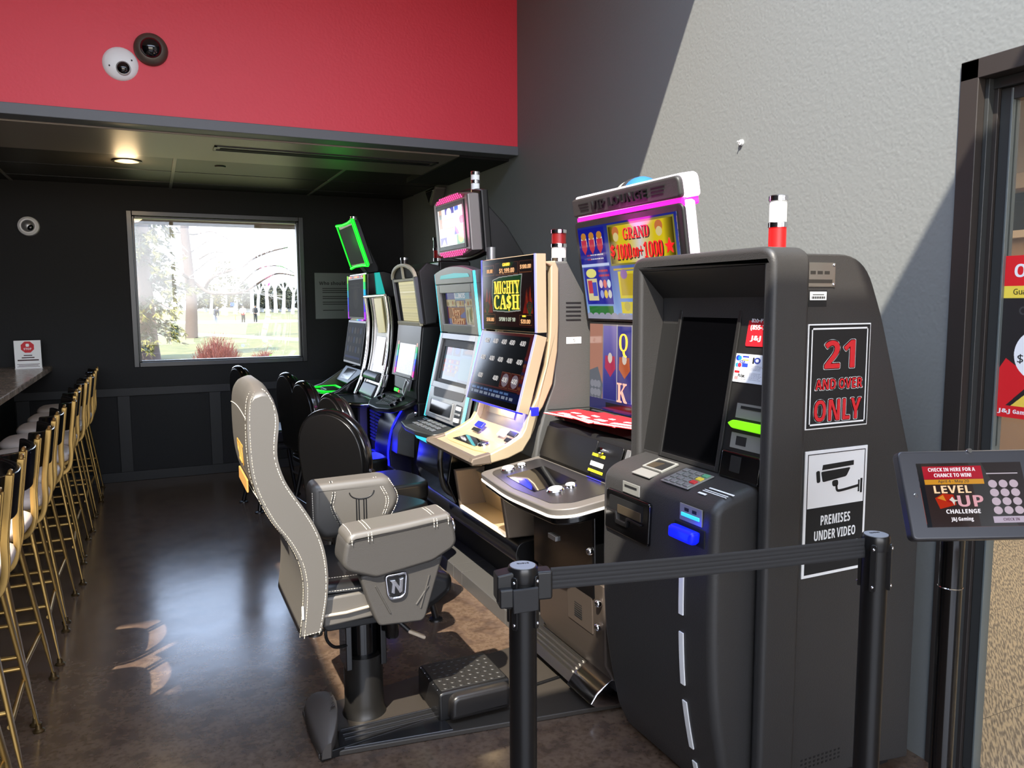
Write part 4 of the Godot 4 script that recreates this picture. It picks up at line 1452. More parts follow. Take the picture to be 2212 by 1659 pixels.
# a body as a smooth union of tapered capsules, meshed with surface nets
func body(bones: Array, k: float, cell: float) -> B:
	var lo := Vector3(99, 99, 99)
	var hi := -lo
	for q in bones:
		for e in 2:
			lo = lo.min(q[e] - Vector3.ONE * (q[2 + e] + k))
			hi = hi.max(q[e] + Vector3.ONE * (q[2 + e] + k))
	var nx := int((hi.x - lo.x) / cell) + 2
	var ny := int((hi.y - lo.y) / cell) + 2
	var nz := int((hi.z - lo.z) / cell) + 2
	var f := PackedFloat32Array()
	f.resize(nx * ny * nz)
	for iz in nz:
		for iy in ny:
			for ix in nx:
				var p := lo + Vector3(ix, iy, iz) * cell
				var d := 9.0
				for q in bones:
					var a: Vector3 = q[0]
					var ab: Vector3 = q[1] - a
					var t := clampf((p - a).dot(ab) / maxf(ab.length_squared(), 1e-6), 0.0, 1.0)
					var e := (p - a - ab * t).length() - lerpf(q[2], q[3], t)
					var h := clampf(0.5 + 0.5 * (d - e) / k, 0.0, 1.0)
					d = lerpf(d, e, h) - k * h * (1.0 - h)
				f[(iz * ny + iy) * nx + ix] = d
	var at := func(x: int, y: int, z: int) -> float: return f[(z * ny + y) * nx + x]
	var vi := {}
	var pos := []
	var nor := []
	for iz in nz - 1:
		for iy in ny - 1:
			for ix in nx - 1:
				var s := Vector3.ZERO
				var c := 0
				for ax in 3:
					for u in 2:
						for w in 2:
							var o := [0, 0, 0]
							o[(ax + 1) % 3] = u
							o[(ax + 2) % 3] = w
							var a: float = at.call(ix + o[0], iy + o[1], iz + o[2])
							o[ax] = 1
							var b: float = at.call(ix + o[0], iy + o[1], iz + o[2])
							if (a < 0.0) != (b < 0.0):
								var q := Vector3(o[0], o[1], o[2])
								q[ax] = a / (a - b)
								s += q
								c += 1
				if c:
					vi[Vector3i(ix, iy, iz)] = pos.size()
					pos.append(lo + (Vector3(ix, iy, iz) + s / c) * cell)
					nor.append(Vector3(at.call(ix + 1, iy, iz) - at.call(ix, iy, iz), at.call(ix, iy + 1, iz) - at.call(ix, iy, iz), at.call(ix, iy, iz + 1) - at.call(ix, iy, iz)).normalized())
	var out := B.new()
	for iz in range(1, nz - 1):
		for iy in range(1, ny - 1):
			for ix in range(1, nx - 1):
				var a: float = at.call(ix, iy, iz)
				for ax in 3:
					var o := Vector3i.ZERO
					o[ax] = 1
					if (a < 0.0) != (at.call(ix + o.x, iy + o.y, iz + o.z) < 0.0):
						var u := Vector3i.ZERO
						var w := Vector3i.ZERO
						u[(ax + 1) % 3] = 1
						w[(ax + 2) % 3] = 1
						var p := Vector3i(ix, iy, iz)
						var ids := [vi.get(p, -1), vi.get(p - u, -1), vi.get(p - u - w, -1), vi.get(p - w, -1)]
						if ids.min() >= 0:
							out.quad(pos[ids[0]], pos[ids[1]], pos[ids[2]], pos[ids[3]], nor[ids[0]], nor[ids[1]], nor[ids[2]], nor[ids[3]])
	return out

# h = height factor, stoop = forward bend, face = yaw the person faces
func golfer(at: Vector3, face: float, stoop: float, label: String, top: Material, lower: Material, legs: Material, cap: Material) -> void:
	var o := thing("person", label, "person", at, 0.0, "golfers on the putting green")
	var bs := Basis(Y, face)
	var g := func(x: float, y: float, z: float) -> Vector3:   # z forward
		if y > 0.95:
			var q := Vector3(0, y - 0.95, z).rotated(X, stoop)
			return at + bs * Vector3(x, q.y + 0.95, q.z - stoop * 0.12)
		return at + bs * Vector3(x, y, z - stoop * 0.12 * y)
	var neck: Vector3 = g.call(0, 1.5, 0)
	var head: Vector3 = g.call(0, 1.63, 0.03)
	var skin := mat("skin", Color(0.78, 0.6, 0.5), 0.7)
	var sh := [g.call(-0.18, 1.42, 0), g.call(0.18, 1.42, 0)]
	var drop := 0.25 * stoop
	var el_ := [g.call(-0.23, 1.14, 0.06 + drop), g.call(0.23, 1.14, 0.06 + drop)]
	var hd := [g.call(-0.1, 0.97, 0.24 + drop * 1.4), g.call(0.1, 0.96, 0.24 + drop * 1.4)]
	var hip: Vector3 = g.call(0, 0.94, 0)
	var bones := [[head, head + Vector3(0, 0.06, 0), 0.085, 0.09], [neck, head, 0.05, 0.055], [g.call(0, 1.36, 0), hip, 0.12, 0.11]]
	for s in 2:
		var x := -0.09 if s == 0 else 0.09
		bones.append([hip + bs * Vector3(x, -0.04, 0), g.call(x * 1.1, 0.5, 0.03), 0.085, 0.06])
		bones.append([g.call(x * 1.1, 0.5, 0.03), g.call(x * 1.2, 0.08, 0), 0.055, 0.042])
		bones.append([g.call(x * 1.2, 0.04, -0.04), g.call(x * 1.4, 0.035, 0.14), 0.04, 0.035])
		bones.append([sh[s], el_[s], 0.055, 0.045])
		bones.append([el_[s], hd[s], 0.042, 0.032])
	for s in 2:
		var d: Vector3 = (hd[s] - el_[s]).normalized()
		for fi in 5:
			var q: Vector3 = hd[s] + d * 0.03 + bs * Vector3((fi - 2) * 0.018, 0, 0)
			bones.append([q, q + d * (0.06 if fi > 0 else 0.03) + bs * Vector3(0, 0, -0.012), 0.01, 0.008])
	part(o, "body", body(bones, 0.025, 0.022), skin)
	part(o, "jacket", body([[g.call(0, 1.38, 0), g.call(0, 1.12, 0), 0.165, 0.15], [sh[0], sh[1], 0.085, 0.085], [sh[0], el_[0], 0.078, 0.066], [el_[0], el_[0].lerp(hd[0], 0.8), 0.062, 0.05], [sh[1], el_[1], 0.078, 0.066], [el_[1], el_[1].lerp(hd[1], 0.8), 0.062, 0.05]], 0.05, 0.028), top)
	part(o, "jacket_hem", body([[g.call(-0.05, 1.1, 0), g.call(-0.05, 0.9, 0), 0.125, 0.135], [g.call(0.05, 1.1, 0), g.call(0.05, 0.9, 0), 0.125, 0.135]], 0.05, 0.03), lower)
	part(o, "trousers", body([[hip, hip + Vector3(0, -0.06, 0), 0.13, 0.13], [hip + bs * Vector3(-0.09, -0.04, 0), g.call(-0.1, 0.5, 0.03), 0.105, 0.082], [g.call(-0.1, 0.5, 0.03), g.call(-0.11, 0.1, 0), 0.08, 0.07], [hip + bs * Vector3(0.09, -0.04, 0), g.call(0.1, 0.5, 0.03), 0.105, 0.082], [g.call(0.1, 0.5, 0.03), g.call(0.11, 0.1, 0), 0.08, 0.07]], 0.03, 0.028), legs)
	var b := B.new()
	b.ball(head + Vector3(0, 0.05, 0), Vector3(0.108, 0.11, 0.112), 14, 6, 0.1, 1.0)
	var fw := bs * Vector3(0, 0, 0.13)
	b.box(head + Vector3(0, 0.065, 0) + fw, Vector3(0.12, 0.012, 0.12), 0.005)
	part(o, "cap", b, cap)
	b = B.new()
	b.ball(head + bs * Vector3(0, 0.0, 0.09), Vector3(0.014, 0.022, 0.016), 8, 6)
	for s in [-1.0, 1.0]:
		b.ball(head + bs * Vector3(s * 0.088, 0.01, 0), Vector3(0.012, 0.028, 0.02), 8, 6)
	part(o, "face", b, skin, "", true)

func golfers() -> void:
	var white := mat("cloth_white", Color(0.85, 0.86, 0.88), 0.8)
	var black := mat("cloth_black", Color(0.13, 0.13, 0.14), 0.8)
	var navy := mat("cloth_navy", Color(0.2, 0.22, 0.27), 0.8)
	var gray_ := mat("cloth_gray", Color(0.45, 0.48, 0.55), 0.8)
	var red := mat("cloth_red", Color(0.82, 0.1, 0.14), 0.8)
	golfer(Vector3(5.66, -0.34, -81.00), 0.5, 0.55, "golfer at left in dark top and pale trousers, stooping over a putt", navy, navy, gray_, white)
	golfer(Vector3(8.44, -0.33, -83.00), 0.1, 0.05, "golfer in the middle in a black, white and red jacket", white, red, black, black)
	golfer(Vector3(9.61, -0.31, -83.00), 0.1, 0.0, "tall golfer at right dressed all in black", black, black, black, black)
	var c := Vector3(8.15, -0.3, -88.0)
	var f := thing("flagstick", "yellow flagstick with a small blue flag on the putting green", "flag", c)
	part(f, "pole", B.new().tube([c, c + Vector3(0, 2.05, 0)], 0.03, 8), mat("pole_yellow", Color(0.95, 0.85, 0.2), 0.5))
	var b := B.new()
	var line := []
	for i in 9:
		line.append(Vector2(-i * 0.055, 0.03 * sin(i * 0.9)))
	b.x = Transform3D(Basis(Vector3(1, 0, 0), Vector3(0, 0, 1), Vector3(0, -1, 0)), c)
	b.prism(band(line, 0.008), -2.05, -1.68, 0.0, 60)
	part(f, "flag", b, mat("flag_blue", Color(0.1, 0.25, 0.75), 0.8, 0.0))

# ---------------------------------------------------------------- sloping faces of the machines: local x to the player's right, y up the face (0 at its top), z out of it
func plane(x0: float, y0: float, x1: float, y1: float, zl: float, _zr: float) -> Transform3D:
	var up := Vector3(x0 - x1, y0 - y1, 0).normalized()
	return Transform3D(Basis(Z, up, Z.cross(up)), Vector3(x0, y0, zl))

func pb(T: Transform3D, x0: float, y0: float, x1: float, y1: float, o0: float, o1: float, r := 0.0) -> B:
	var b := B.new()
	b.x = T
	return b.span(Vector3(x0, y0, o0), Vector3(x1, y1, o1), r)

func pframe(T: Transform3D, x0: float, y0: float, x1: float, y1: float, w: float, o0: float, o1: float, r := 0.002) -> B:   # y0 top, y1 bottom
	var b := B.new()
	b.x = T
	b.span(Vector3(x0, y1, o0), Vector3(x0 + w, y0, o1), r)
	b.span(Vector3(x1 - w, y1, o0), Vector3(x1, y0, o1), r)
	b.span(Vector3(x0 + w, y0 - w, o0), Vector3(x1 - w, y0, o1), r)
	b.span(Vector3(x0 + w, y1, o0), Vector3(x1 - w, y1 + w, o1), r)
	return b

func ppic(parent: Node3D, called: String, T: Transform3D, x0: float, y0: float, x1: float, y1: float, o: float, m: Material, label := "") -> MeshInstance3D:
	var b := B.new()
	b.x = T
	b.plate(Vector3(x0, y0, o), Vector3(x1 - x0, 0, 0), Vector3(0, y1 - y0, 0), 0.003)
	return part(parent, called, b, m, label)

func ptext(parent: Node3D, s: String, T: Transform3D, x: float, y: float, o: float, h: float, m: Material, kind := "nb", w := 0.0, depth := 0.001) -> MeshInstance3D:
	return text(parent, s, T * Vector3(x, y, o), T.basis.x, T.basis.y, h, m, kind, w, depth)

func ppoly(T: Transform3D, p: PackedVector2Array, o0: float, o1: float, r := 0.0, deg := 40.0) -> B:
	var b := B.new()
	b.x = T
	return b.prism(p, o0, o1, r, deg)

func disc(T: Transform3D, x: float, y: float, r: float, o0: float, o1: float, sx := 1.0) -> B:
	var b := B.new()
	b.x = T * Transform3D(Basis(X * sx, Z, -Y), Vector3(x, y, o0))
	return b.lathe([Vector2(0, o1 - o0), Vector2(r * 0.86, o1 - o0), Vector2(r, (o1 - o0) * 0.6), Vector2(r, 0)], 20)

# a signal tower: rings of colour between chrome bands
func candle(parent: Node3D, at: Vector3, r: float, segs: Array) -> void:
	var y := 0.0
	var c := part(parent, "signal_lamp", _ring(at, r * 1.06, 0.0, 0.02), mat("chrome", gray(1)))
	y = 0.02
	for s in segs:
		part(c, "lens", _ring(at, r, y, y + s[0]), s[1])
		y += s[0]
		part(c, "band", _ring(at, r * 1.1, y, y + 0.016), mat("chrome", gray(1)))
		y += 0.016

func _ring(at: Vector3, r: float, y0: float, y1: float) -> B:
	var b := B.new()
	b.x.origin = at
	return b.lathe([Vector2(0, y0), Vector2(r, y0), Vector2(r, y1), Vector2(r * 0.9, y1 + 0.003), Vector2(0, y1 + 0.004)], 20)

func hull(poly: Array, z0: float, z1: float, r := 0.006, deg := 30.0) -> B:
	return B.new().prism(pv(poly), z0, z1, r, deg)

# ---------------------------------------------------------------- machine with the lounge sign, nearest of the row
func machine_vip() -> void:
	var o := thing("slot_machine", "large slot machine with lounge sign, magenta light and yellow jackpot screen, nearest of the row", "slot machine", Vector3(1.9, 0, -2.79), 0.0, "slot machines along the wall")
	var ch := mat("charcoal", gray(1))
	var gl := mat("black_gloss", gray(1))
	part(o, "cabinet", hull([1.87, 1.10, 2.25, 1.10, 2.3, 0.06, 1.62, 0.06, 1.66, 0.78, 1.75, 1.06], -3.13, -2.45, 0.01), ch)
	part(o, "screen_housing", hull([1.905, 1.09, 1.905, 1.52, 1.845, 1.93, 1.86, 2.0, 1.92, 1.98, 1.97, 1.5, 2.0, 1.09], -3.07, -2.56, 0.01), ch)
	# lower front: gloss panel over a steel kick body
	part(o, "knee_panel", hull([1.50, 0.83, 1.505, 0.45, 1.62, 0.43, 1.66, 0.83], -3.03, -2.5, 0.012), gl)
	var kb := part(o, "kick_body", hull([1.508, 0.52, 1.52, 0.2, 1.56, 0.13, 1.66, 0.1, 1.66, 0.56], -3.0, -2.44, 0.012), mat("steel_brown", Color(0.36, 0.32, 0.29), 0.42, 0.6))
	var b := B.new()
	for i in 9:
		b.span(Vector3(1.508, 0.33 + i * 0.009, -2.66), Vector3(1.52, 0.334 + i * 0.009, -2.6))
	part(kb, "grille", b, mat("void_black", gray(1)), "", true)
	part(kb, "hatch", hull([1.505, 0.46, 1.512, 0.30, 1.52, 0.30, 1.515, 0.46], -2.72, -2.52, 0.003), mat("steel_brown", gray(1)))
	for q in [[1.495, 0.64, -2.515], [1.5, 0.45, -2.46], [1.505, 0.35, -2.47]]:
		b = B.new()
		b.ball(Vector3(q[0], q[1], q[2]), Vector3(0.016, 0.016, 0.016), 14, 10)
		part(o, "knob", b, mat("chrome", gray(1)))
	part(o, "latch", B.new().span(Vector3(1.49, 0.60, -2.86), Vector3(1.505, 0.622, -2.79), 0.003), mat("silver", gray(1)))
	# foot rest: a ribbed ramp with chrome corners
	var fr := part(o, "foot_rest", hull([1.50, 0.045, 1.47, 0.06, 1.50, 0.085, 1.60, 0.15, 1.66, 0.16, 1.66, 0.03], -3.13, -2.46, 0.006), mat("steel", gray(1)))
	b = B.new()
	for i in 7:
		var t := i / 6.0
		b.span(Vector3(1.497 + 0.10 * t, 0.082 + 0.062 * t, -3.05), Vector3(1.507 + 0.10 * t, 0.094 + 0.062 * t, -2.66), 0.003)
	part(fr, "tread", b, mat("steel", gray(1)), "", true)
	part(fr, "corner_plate", hull([1.49, 0.035, 1.462, 0.055, 1.49, 0.092, 1.56, 0.135, 1.60, 0.14, 1.6, 0.02], -2.64, -2.45, 0.006), mat("chrome", gray(1)))
	# button deck
	var D := plane(1.59, 0.885, 1.3, 0.84, -3.16, -2.42)
	var dk := fillet(pv([-0.01, -0.29, 0.34, -0.318, 0.69, -0.295, 0.745, -0.23, 0.76, 0.02, -0.02, 0.02]), [0.04, 0.1, 0.09, 0.06, 0.01, 0.01], 6)
	var deck := part(o, "button_deck", ppoly(D, dk, -0.028, 0.0, 0.006), mat("deck_gray", Color(0.42, 0.40, 0.38), 0.46, 0.3))
	part(deck, "inlay", ppoly(D, fillet(pv([0.03, -0.235, 0.07, -0.26, 0.34, -0.283, 0.63, -0.263, 0.69, -0.2, 0.7, 0.0, 0.03, 0.0]), 0.02, 3), 0.0, 0.002), mat("deck_dark", Color(0.15, 0.145, 0.15), 0.34))
	part(deck, "edge_light", ppoly(D, B.inset(dk, -0.004), -0.036, -0.026, 0.003), glow("deck_edge", Color(1, 0.97, 0.92), 0.5, Color(0.9, 0.88, 0.85)))
	part(deck, "under_shell", ppoly(D, B.inset(dk, 0.012), -0.07, -0.036, 0.01), gl)
	part(deck, "touch_screen", ppoly(D, pv([0.165, -0.05, 0.165, -0.232, 0.457, -0.245, 0.472, -0.058]), 0.002, 0.004), mat("dark_screen", gray(1)))
	for q in [[0.081, -0.185, 0.034], [0.086, -0.12, 0.022], [0.52, -0.181, 0.036], [0.522, -0.114, 0.024]]:
		var bt := part(deck, "button", disc(D, q[0], q[1], q[2], 0.0, 0.014), mat("chrome", gray(1)))
		part(deck, "button_top", disc(D, q[0], q[1], q[2] * 0.8, 0.013, 0.018), mat("white_plastic", gray(1)))
	# sloping panel behind the deck with its labels
	var C := plane(1.645, 1.042, 1.592, 0.89, -3.16, -2.42)
	part(o, "console", hull([1.655, 1.05, 1.60, 0.89, 1.60, 0.84, 1.8, 0.84, 1.82, 1.07], -3.16, -2.42, 0.008), mat("black_matte", gray(1)))
	part(o, "console_panel", ppoly(C, fillet(pv([0.02, -0.008, 0.47, -0.008, 0.47, -0.15, 0.02, -0.15]), 0.012, 3), 0.0, 0.006, 0.002), mat("black_satin", gray(1)))
	part(o, "service_panel", ppoly(C, fillet(pv([0.475, -0.008, 0.66, -0.008, 0.66, -0.15, 0.475, -0.15]), 0.012, 3), 0.0, 0.006, 0.002), mat("black_satin", gray(1)))
	part(o, "yellow_label", pb(C, 0.4574, -0.0619, 0.5534, -0.0736, 0.004, 0.0075), mat("yellow_label", gray(1)), "yellow service label")
	part(o, "white_label", pb(C, 0.4611, -0.0949, 0.5576, -0.1133, 0.004, 0.0075), mat("paper", gray(1)), "white service label")
	part(o, "yellow_label", pb(C, 0.4572, -0.1274, 0.5677, -0.1381, 0.004, 0.0075), mat("yellow_label", gray(1)), "yellow service label")
	part(o, "lock", disc(C, 0.5275, -0.0454, 0.014, 0.005, 0.03), mat("chrome", gray(1)))
	part(o, "ticket_led", pb(C, 0.4687, -0.1607, 0.5706, -0.1625, 0.003, 0.012, 0.003), mat("led_blue", gray(1)))
	part(o, "reader_slot", pb(C, 0.69, -0.14, 0.72, -0.01, 0.0, 0.012, 0.003), mat("silver", gray(1)))
	# shelf under the lower screen
	part(o, "shelf", hull([1.68, 1.065, 1.70, 1.092, 1.87, 1.095, 1.87, 1.05], -3.16, -2.42, 0.005), gl)
	# lower screen
	var L := plane(1.868, 1.5, 1.868, 1.1, -3.16, -2.42)
	part(o, "lower_bezel", pb(L, 0.0, 0.012, 0.74, -0.41, -0.04, 0.0, 0.008), mat("black_matte", gray(1)))
	var im := img(384, 220, Color(0.55, 0.55, 0.75))
	vgrad(im, 0, 0, 1, 1, Color(0.62, 0.58, 0.62), Color(0.25, 0.3, 0.62))
	rc(im, 0, 0, 0.16, 1, Color(0.72, 0.5, 0.42))
	pg(im, [0, 0.55, 0.1, 0.5, 0.16, 0.7, 0.14, 1, 0, 1], Color(0.4, 0.42, 0.46))
	for k in 9:
		el(im, 0.03 + 0.04 * (k % 3), 0.7 + 0.1 * (k / 3), 0.024, 0.045, Color(0.55, 0.56, 0.6))
	var rl := [Color(0.55, 0.5, 0.78), Color(0.15, 0.2, 0.6), Color(0.6, 0.55, 0.8), Color(0.2, 0.25, 0.65), Color(0.5, 0.5, 0.75)]
	for k in 5:
		vgrad(im, 0.17 + k * 0.163, 0.02, 0.155, 0.84, rl[k], Color(0.12, 0.14, 0.5))
		rc(im, 0.17 + k * 0.163 + 0.155, 0.0, 0.006, 0.9, Color(0.9, 0.9, 0.85))
	for k in 5:
		pg(im, [0.19 + k * 0.163, 0.36, 0.3 + k * 0.163, 0.36, 0.31 + k * 0.163, 0.5, 0.25 + k * 0.163, 0.6, 0.185 + k * 0.163, 0.5], [Color(0.75, 0.2, 0.35), Color(0.75, 0.35, 0.2), Color(0.8, 0.8, 0.85), Color(0.7, 0.5, 0.2), Color(0.3, 0.5, 0.8)][k])
		el(im, 0.245 + k * 0.163, 0.38, 0.025, 0.06, Color(0.9, 0.85, 0.8))
	rc(im, 0.0, 0.87, 1, 0.13, Color(0.18, 0.18, 0.4))
	rc(im, 0.2, 0.9, 0.3, 0.06, Color(0.05, 0.05, 0.1))
	ppic(o, "lower_screen", L, 0.012, 0.0, 0.73, -0.395, 0.003, pic("vip_reels_screen", im, 0.75, 0.12))
	var yl := glow("letter_gold_screen", Color(0.95, 0.72, 0.2), 0.75, Color(0.8, 0.6, 0.2))
	ptext(o, "Q", L, 0.30, -0.09, 0.005, 0.075, yl, "sb")
	ptext(o, "K", L, 0.29, -0.30, 0.005, 0.085, glow("letter_red_screen", Color(0.9, 0.4, 0.12), 0.75), "sb")
	# upper screen
	var U := plane(1.8, 1.945, 1.865, 1.512, -3.16, -2.4)
	part(o, "upper_bezel", ppoly(U, fillet(pv([-0.025, -0.438, 0.785, -0.438, 0.785, 0.02, -0.025, 0.02]), [0.01, 0.01, 0.03, 0.03], 4), -0.05, 0.0, 0.008), mat("black_matte", gray(1)))
	part(o, "side_light", ppoly(U, fillet(pv([0.787, -0.438, 0.805, -0.438, 0.805, 0.02, 0.775, 0.036, 0.76, 0.03, 0.787, 0.0]), 0.006, 3), -0.045, -0.01, 0.004), glow("pinkish_white_led", Color(1.0, 0.88, 0.97), 1.0, Color(0.9, 0.85, 0.9)))
	im = img(480, 300, Color(0.35, 0.55, 0.85))
	vgrad(im, 0, 0, 1, 1, Color(0.12, 0.16, 0.5), Color(0.55, 0.7, 0.9))
	rc(im, 0.0, 0.02, 0.3, 0.38, Color(0.08, 0.1, 0.55))
	for k in 3:
		el(im, 0.06 + k * 0.09, 0.17, 0.034, 0.1, Color(0.9, 0.85, 0.8))
		pg(im, [0.03 + k * 0.09, 0.14, 0.09 + k * 0.09, 0.14, 0.09 + k * 0.09, 0.24, 0.06 + k * 0.09, 0.3, 0.03 + k * 0.09, 0.24], Color(0.75, 0.2, 0.3))
		el(im, 0.06 + k * 0.09, 0.1, 0.03, 0.04, Color(0.75, 0.5, 0.2))
	scribble(im, 0.12, 0.3, 0.17, 1, 0.04, Color(0.9, 0.9, 0.9))
	scribble(im, 0.12, 0.345, 0.17, 1, 0.04, Color(0.9, 0.9, 0.9))
	scribble(im, 0.08, 0.3, 0.05, 2, 0.045, Color(0.85, 0.15, 0.15))
	rc(im, 0.0, 0.4, 0.32, 0.03, Color(0.75, 0.8, 0.95))
	rc(im, 0.02, 0.44, 0.3, 0.4, Color(0.1, 0.12, 0.6))
	el(im, 0.1, 0.5, 0.06, 0.05, Color(0.9, 0.88, 0.5))
	rc(im, 0.04, 0.56, 0.12, 0.24, Color(0.85, 0.8, 0.6))
	rc(im, 0.05, 0.58, 0.05, 0.14, Color(0.75, 0.2, 0.3))
	rc(im, 0.1, 0.6, 0.05, 0.15, Color(0.25, 0.3, 0.75))
	for k in 6:
		el(im, 0.2 + 0.045 * (k % 3), 0.62 + 0.11 * (k / 3), 0.02, 0.045, [Color(0.9, 0.8, 0.85), Color(0.85, 0.4, 0.4), Color(0.8, 0.9, 0.95), Color(0.6, 0.65, 0.9), Color(0.9, 0.75, 0.3), Color(0.8, 0.8, 0.8)][k])
	scribble(im, 0.19, 0.47, 0.12, 2, 0.05, Color(0.8, 0.15, 0.2), 0.5)
	rc(im, 0.03, 0.86, 0.28, 0.1, Color(0.15, 0.45, 0.2))
	for k in 14:
		el(im, 0.03 + 0.07 * k, 0.98, 0.04, 0.05, Color(0.6, 0.6, 0.68))
	rc(im, 0.34, 0.02, 0.64, 0.42, Color(0.5, 0.48, 0.2))
	for k in 296:
		var t := absf(k - 147.5) / 148.0
		rc(im, (168.0 + k) / 480.0 + 0.0004, 0.04, 0.002, 0.38, Color(0.86, 0.83, 0.86).lerp(Color(0.86, 0.76, 0.12), clampf(t * 2.2, 0, 1)).lerp(Color(0.2, 0.17, 0.03), clampf((t - 0.72) * 3.4, 0, 1)))
	rc(im, 0.36, 0.47, 0.6, 0.02, Color(0.75, 0.65, 0.25))
	for k in 2:
		rc(im, 0.4 + 0.3 * k, 0.5, 0.27, 0.28, Color(0.85, 0.78, 0.2))
		rc(im, 0.42 + 0.3 * k, 0.53, 0.23, 0.22, Color(0.75, 0.65, 0.15))
		rc(im, 0.4 + 0.3 * k, 0.82, 0.27, 0.12, Color(0.85, 0.78, 0.2))
		el(im, 0.46 + 0.3 * k, 0.53, 0.035, 0.05, Color(0.6, 0.45, 0.65))
		el(im, 0.46 + 0.3 * k, 0.86, 0.03, 0.05, Color(0.75, 0.7, 0.3))
	for k in 2:
		el(im, 0.42 + 0.42 * k, 0.1, 0.035, 0.055, Color(0.78, 0.45, 0.25))
		el(im, 0.42 + 0.42 * k, 0.15, 0.028, 0.045, Color(0.85, 0.78, 0.55))
	ppic(o, "upper_screen", U, 0.005, -0.008, 0.745, -0.425, 0.003, pic("vip_jackpot_screen", im, 0.85, 0.12))
	var rd := glow("letter_jackpot_screen", Color(0.8, 0.07, 0.06), 0.7, Color(0.6, 0.05, 0.05))
	var dkr := mat("letter_shadow", Color(0.12, 0.02, 0.02), 0.5)
	for q in [["GRAND", 0.47, -0.062, 0.045, 0.185], ["$", 0.285, -0.13, 0.05, 0.0], ["1000", 0.37, -0.135, 0.062, 0.11], [".00", 0.452, -0.143, 0.04, 0.055], ["+1000", 0.565, -0.137, 0.062, 0.16]]:
		ptext(o, q[0], U, q[1] + 0.003, q[2] - 0.004, 0.0045, q[3] * 1.06, dkr, "sb", q[4] * 1.03)
		ptext(o, q[0], U, q[1], q[2], 0.006, q[3], rd, "sb", q[4])
	var sp := PackedVector2Array()
	for i in 10:
		var a := PI / 2 + TAU * i / 10
		sp.append(Vector2(0.69, -0.133) + Vector2(cos(a), sin(a)) * (0.032 if i % 2 == 0 else 0.014))
	part(o, "star_mark", ppoly(U, sp, 0.004, 0.007), rd)
	# sign on top with its light line
	var S := plane(1.774, 2.062, 1.791, 1.972, -3.16, -2.4)
	part(o, "magenta_light", ppoly(S, fillet(pv([-0.005, -0.115, 0.79, -0.115, 0.79, -0.082, -0.005, -0.082]), 0.008, 3), -0.08, -0.012, 0.004), mat("led_magenta", gray(1)))
	omni(o, "magenta_lamp", Vector3(1.70, 1.93, -2.8), Color(1.0, 0.15, 0.8), 0.03, 0.05)
	var sg := part(o, "sign_box", ppoly(S, fillet(pv([-0.015, -0.078, 0.785, -0.082, 0.785, 0.0, -0.01, 0.002]), [0.015, 0.02, 0.03, 0.015], 5), -0.1, 0.0, 0.01), mat("charcoal", gray(1)))
	part(sg, "white_edge", ppoly(S, fillet(pv([-0.012, -0.084, 0.80, -0.088, 0.80, 0.006, -0.006, 0.012]), [0.015, 0.02, 0.035, 0.015], 5), -0.085, -0.02, 0.006), glow("pinkish_white_led", gray(1), 1.0))
	ptext(sg, "VIP LOUNGE", S, 0.375, -0.041, 0.003, 0.038, mat("black_satin", gray(1)), "nb", 0.42, 0.012)
	b = B.new()
	b.x = S
	for k in 3:
		b.span(Vector3(0.05 + 0.006 * k, -0.028 - k * 0.013, 0.0), Vector3(0.135, -0.022 - k * 0.013, 0.003), 0.001)
		b.span(Vector3(0.61, -0.028 - k * 0.013, 0.0), Vector3(0.70 - 0.006 * k, -0.022 - k * 0.013, 0.003), 0.001)
	part(sg, "sign_bars", b, mat("void_black", gray(1)), "", true)
	# loose leaflets on the shelf
	for i in 4:
		b = B.new()
		var a := [0.15, -0.1, 0.05, 0.3][i] as float
		b.x = Transform3D(Basis(Y, a), Vector3([1.72, 1.73, 1.74, 1.75][i], 1.096 + 0.003 * i, [-3.0, -2.86, -2.72, -2.6][i]))
		b.span(Vector3(-0.1, 0, -0.13), Vector3(0.1, 0.003, 0.13))
		b.span(Vector3(-0.08, 0.003, -0.1), Vector3(0.04, 0.0034, 0.11))
		var lf := solo("leaflet", B.new().span(Vector3(0, 0, 0), Vector3(0.001, 0.001, 0.001)), mat("ink_red", gray(1)), b.x.origin, ["red and white leaflet at the far end of the shelf under the reels", "red and white leaflet second from the far end of the shelf", "red and white leaflet third from the far end of the shelf", "red and white leaflet at the near end of the shelf, by the kiosk"][i], "leaflet", "leaflets on the shelf of the nearest slot machine")
		lf.mesh = b.mesh(Transform3D(Basis(), b.x.origin).affine_inverse())
		var wb := B.new()
		wb.x = b.x
		wb.span(Vector3(-0.1, 0.003, -0.13), Vector3(-0.08, 0.0036, 0.13))
		wb.span(Vector3(-0.06, 0.0034, -0.08), Vector3(-0.03, 0.0038, 0.08))
		wb.span(Vector3(0.0, 0.0034, -0.06), Vector3(0.02, 0.0038, 0.1))
		part(lf, "print", wb, mat("paper", gray(1)), "", true)
	# cap thrown on top
	var cp := thing("baseball_cap", "blue, gray and black cap lying on top of the nearest slot machine", "cap", Vector3(1.86, 2.06, -2.72))
	b = B.new()
	b.ball(Vector3(1.87, 2.035, -2.74), Vector3(0.085, 0.08, 0.08), 20, 8, 0.0, 1.0)
	part(cp, "front_panel", b, mat("cap_blue", Color(0.1, 0.38, 0.78), 0.8))
	b = B.new()
	b.ball(Vector3(1.87, 2.035, -2.78), Vector3(0.083, 0.081, 0.077), 20, 8, 0.0, 1.0)
	part(cp, "middle_panel", b, mat("cap_dark", Color(0.13, 0.13, 0.14), 0.8))
	b = B.new()
	b.ball(Vector3(1.87, 2.035, -2.815), Vector3(0.078, 0.075, 0.075), 20, 8, 0.0, 1.0)
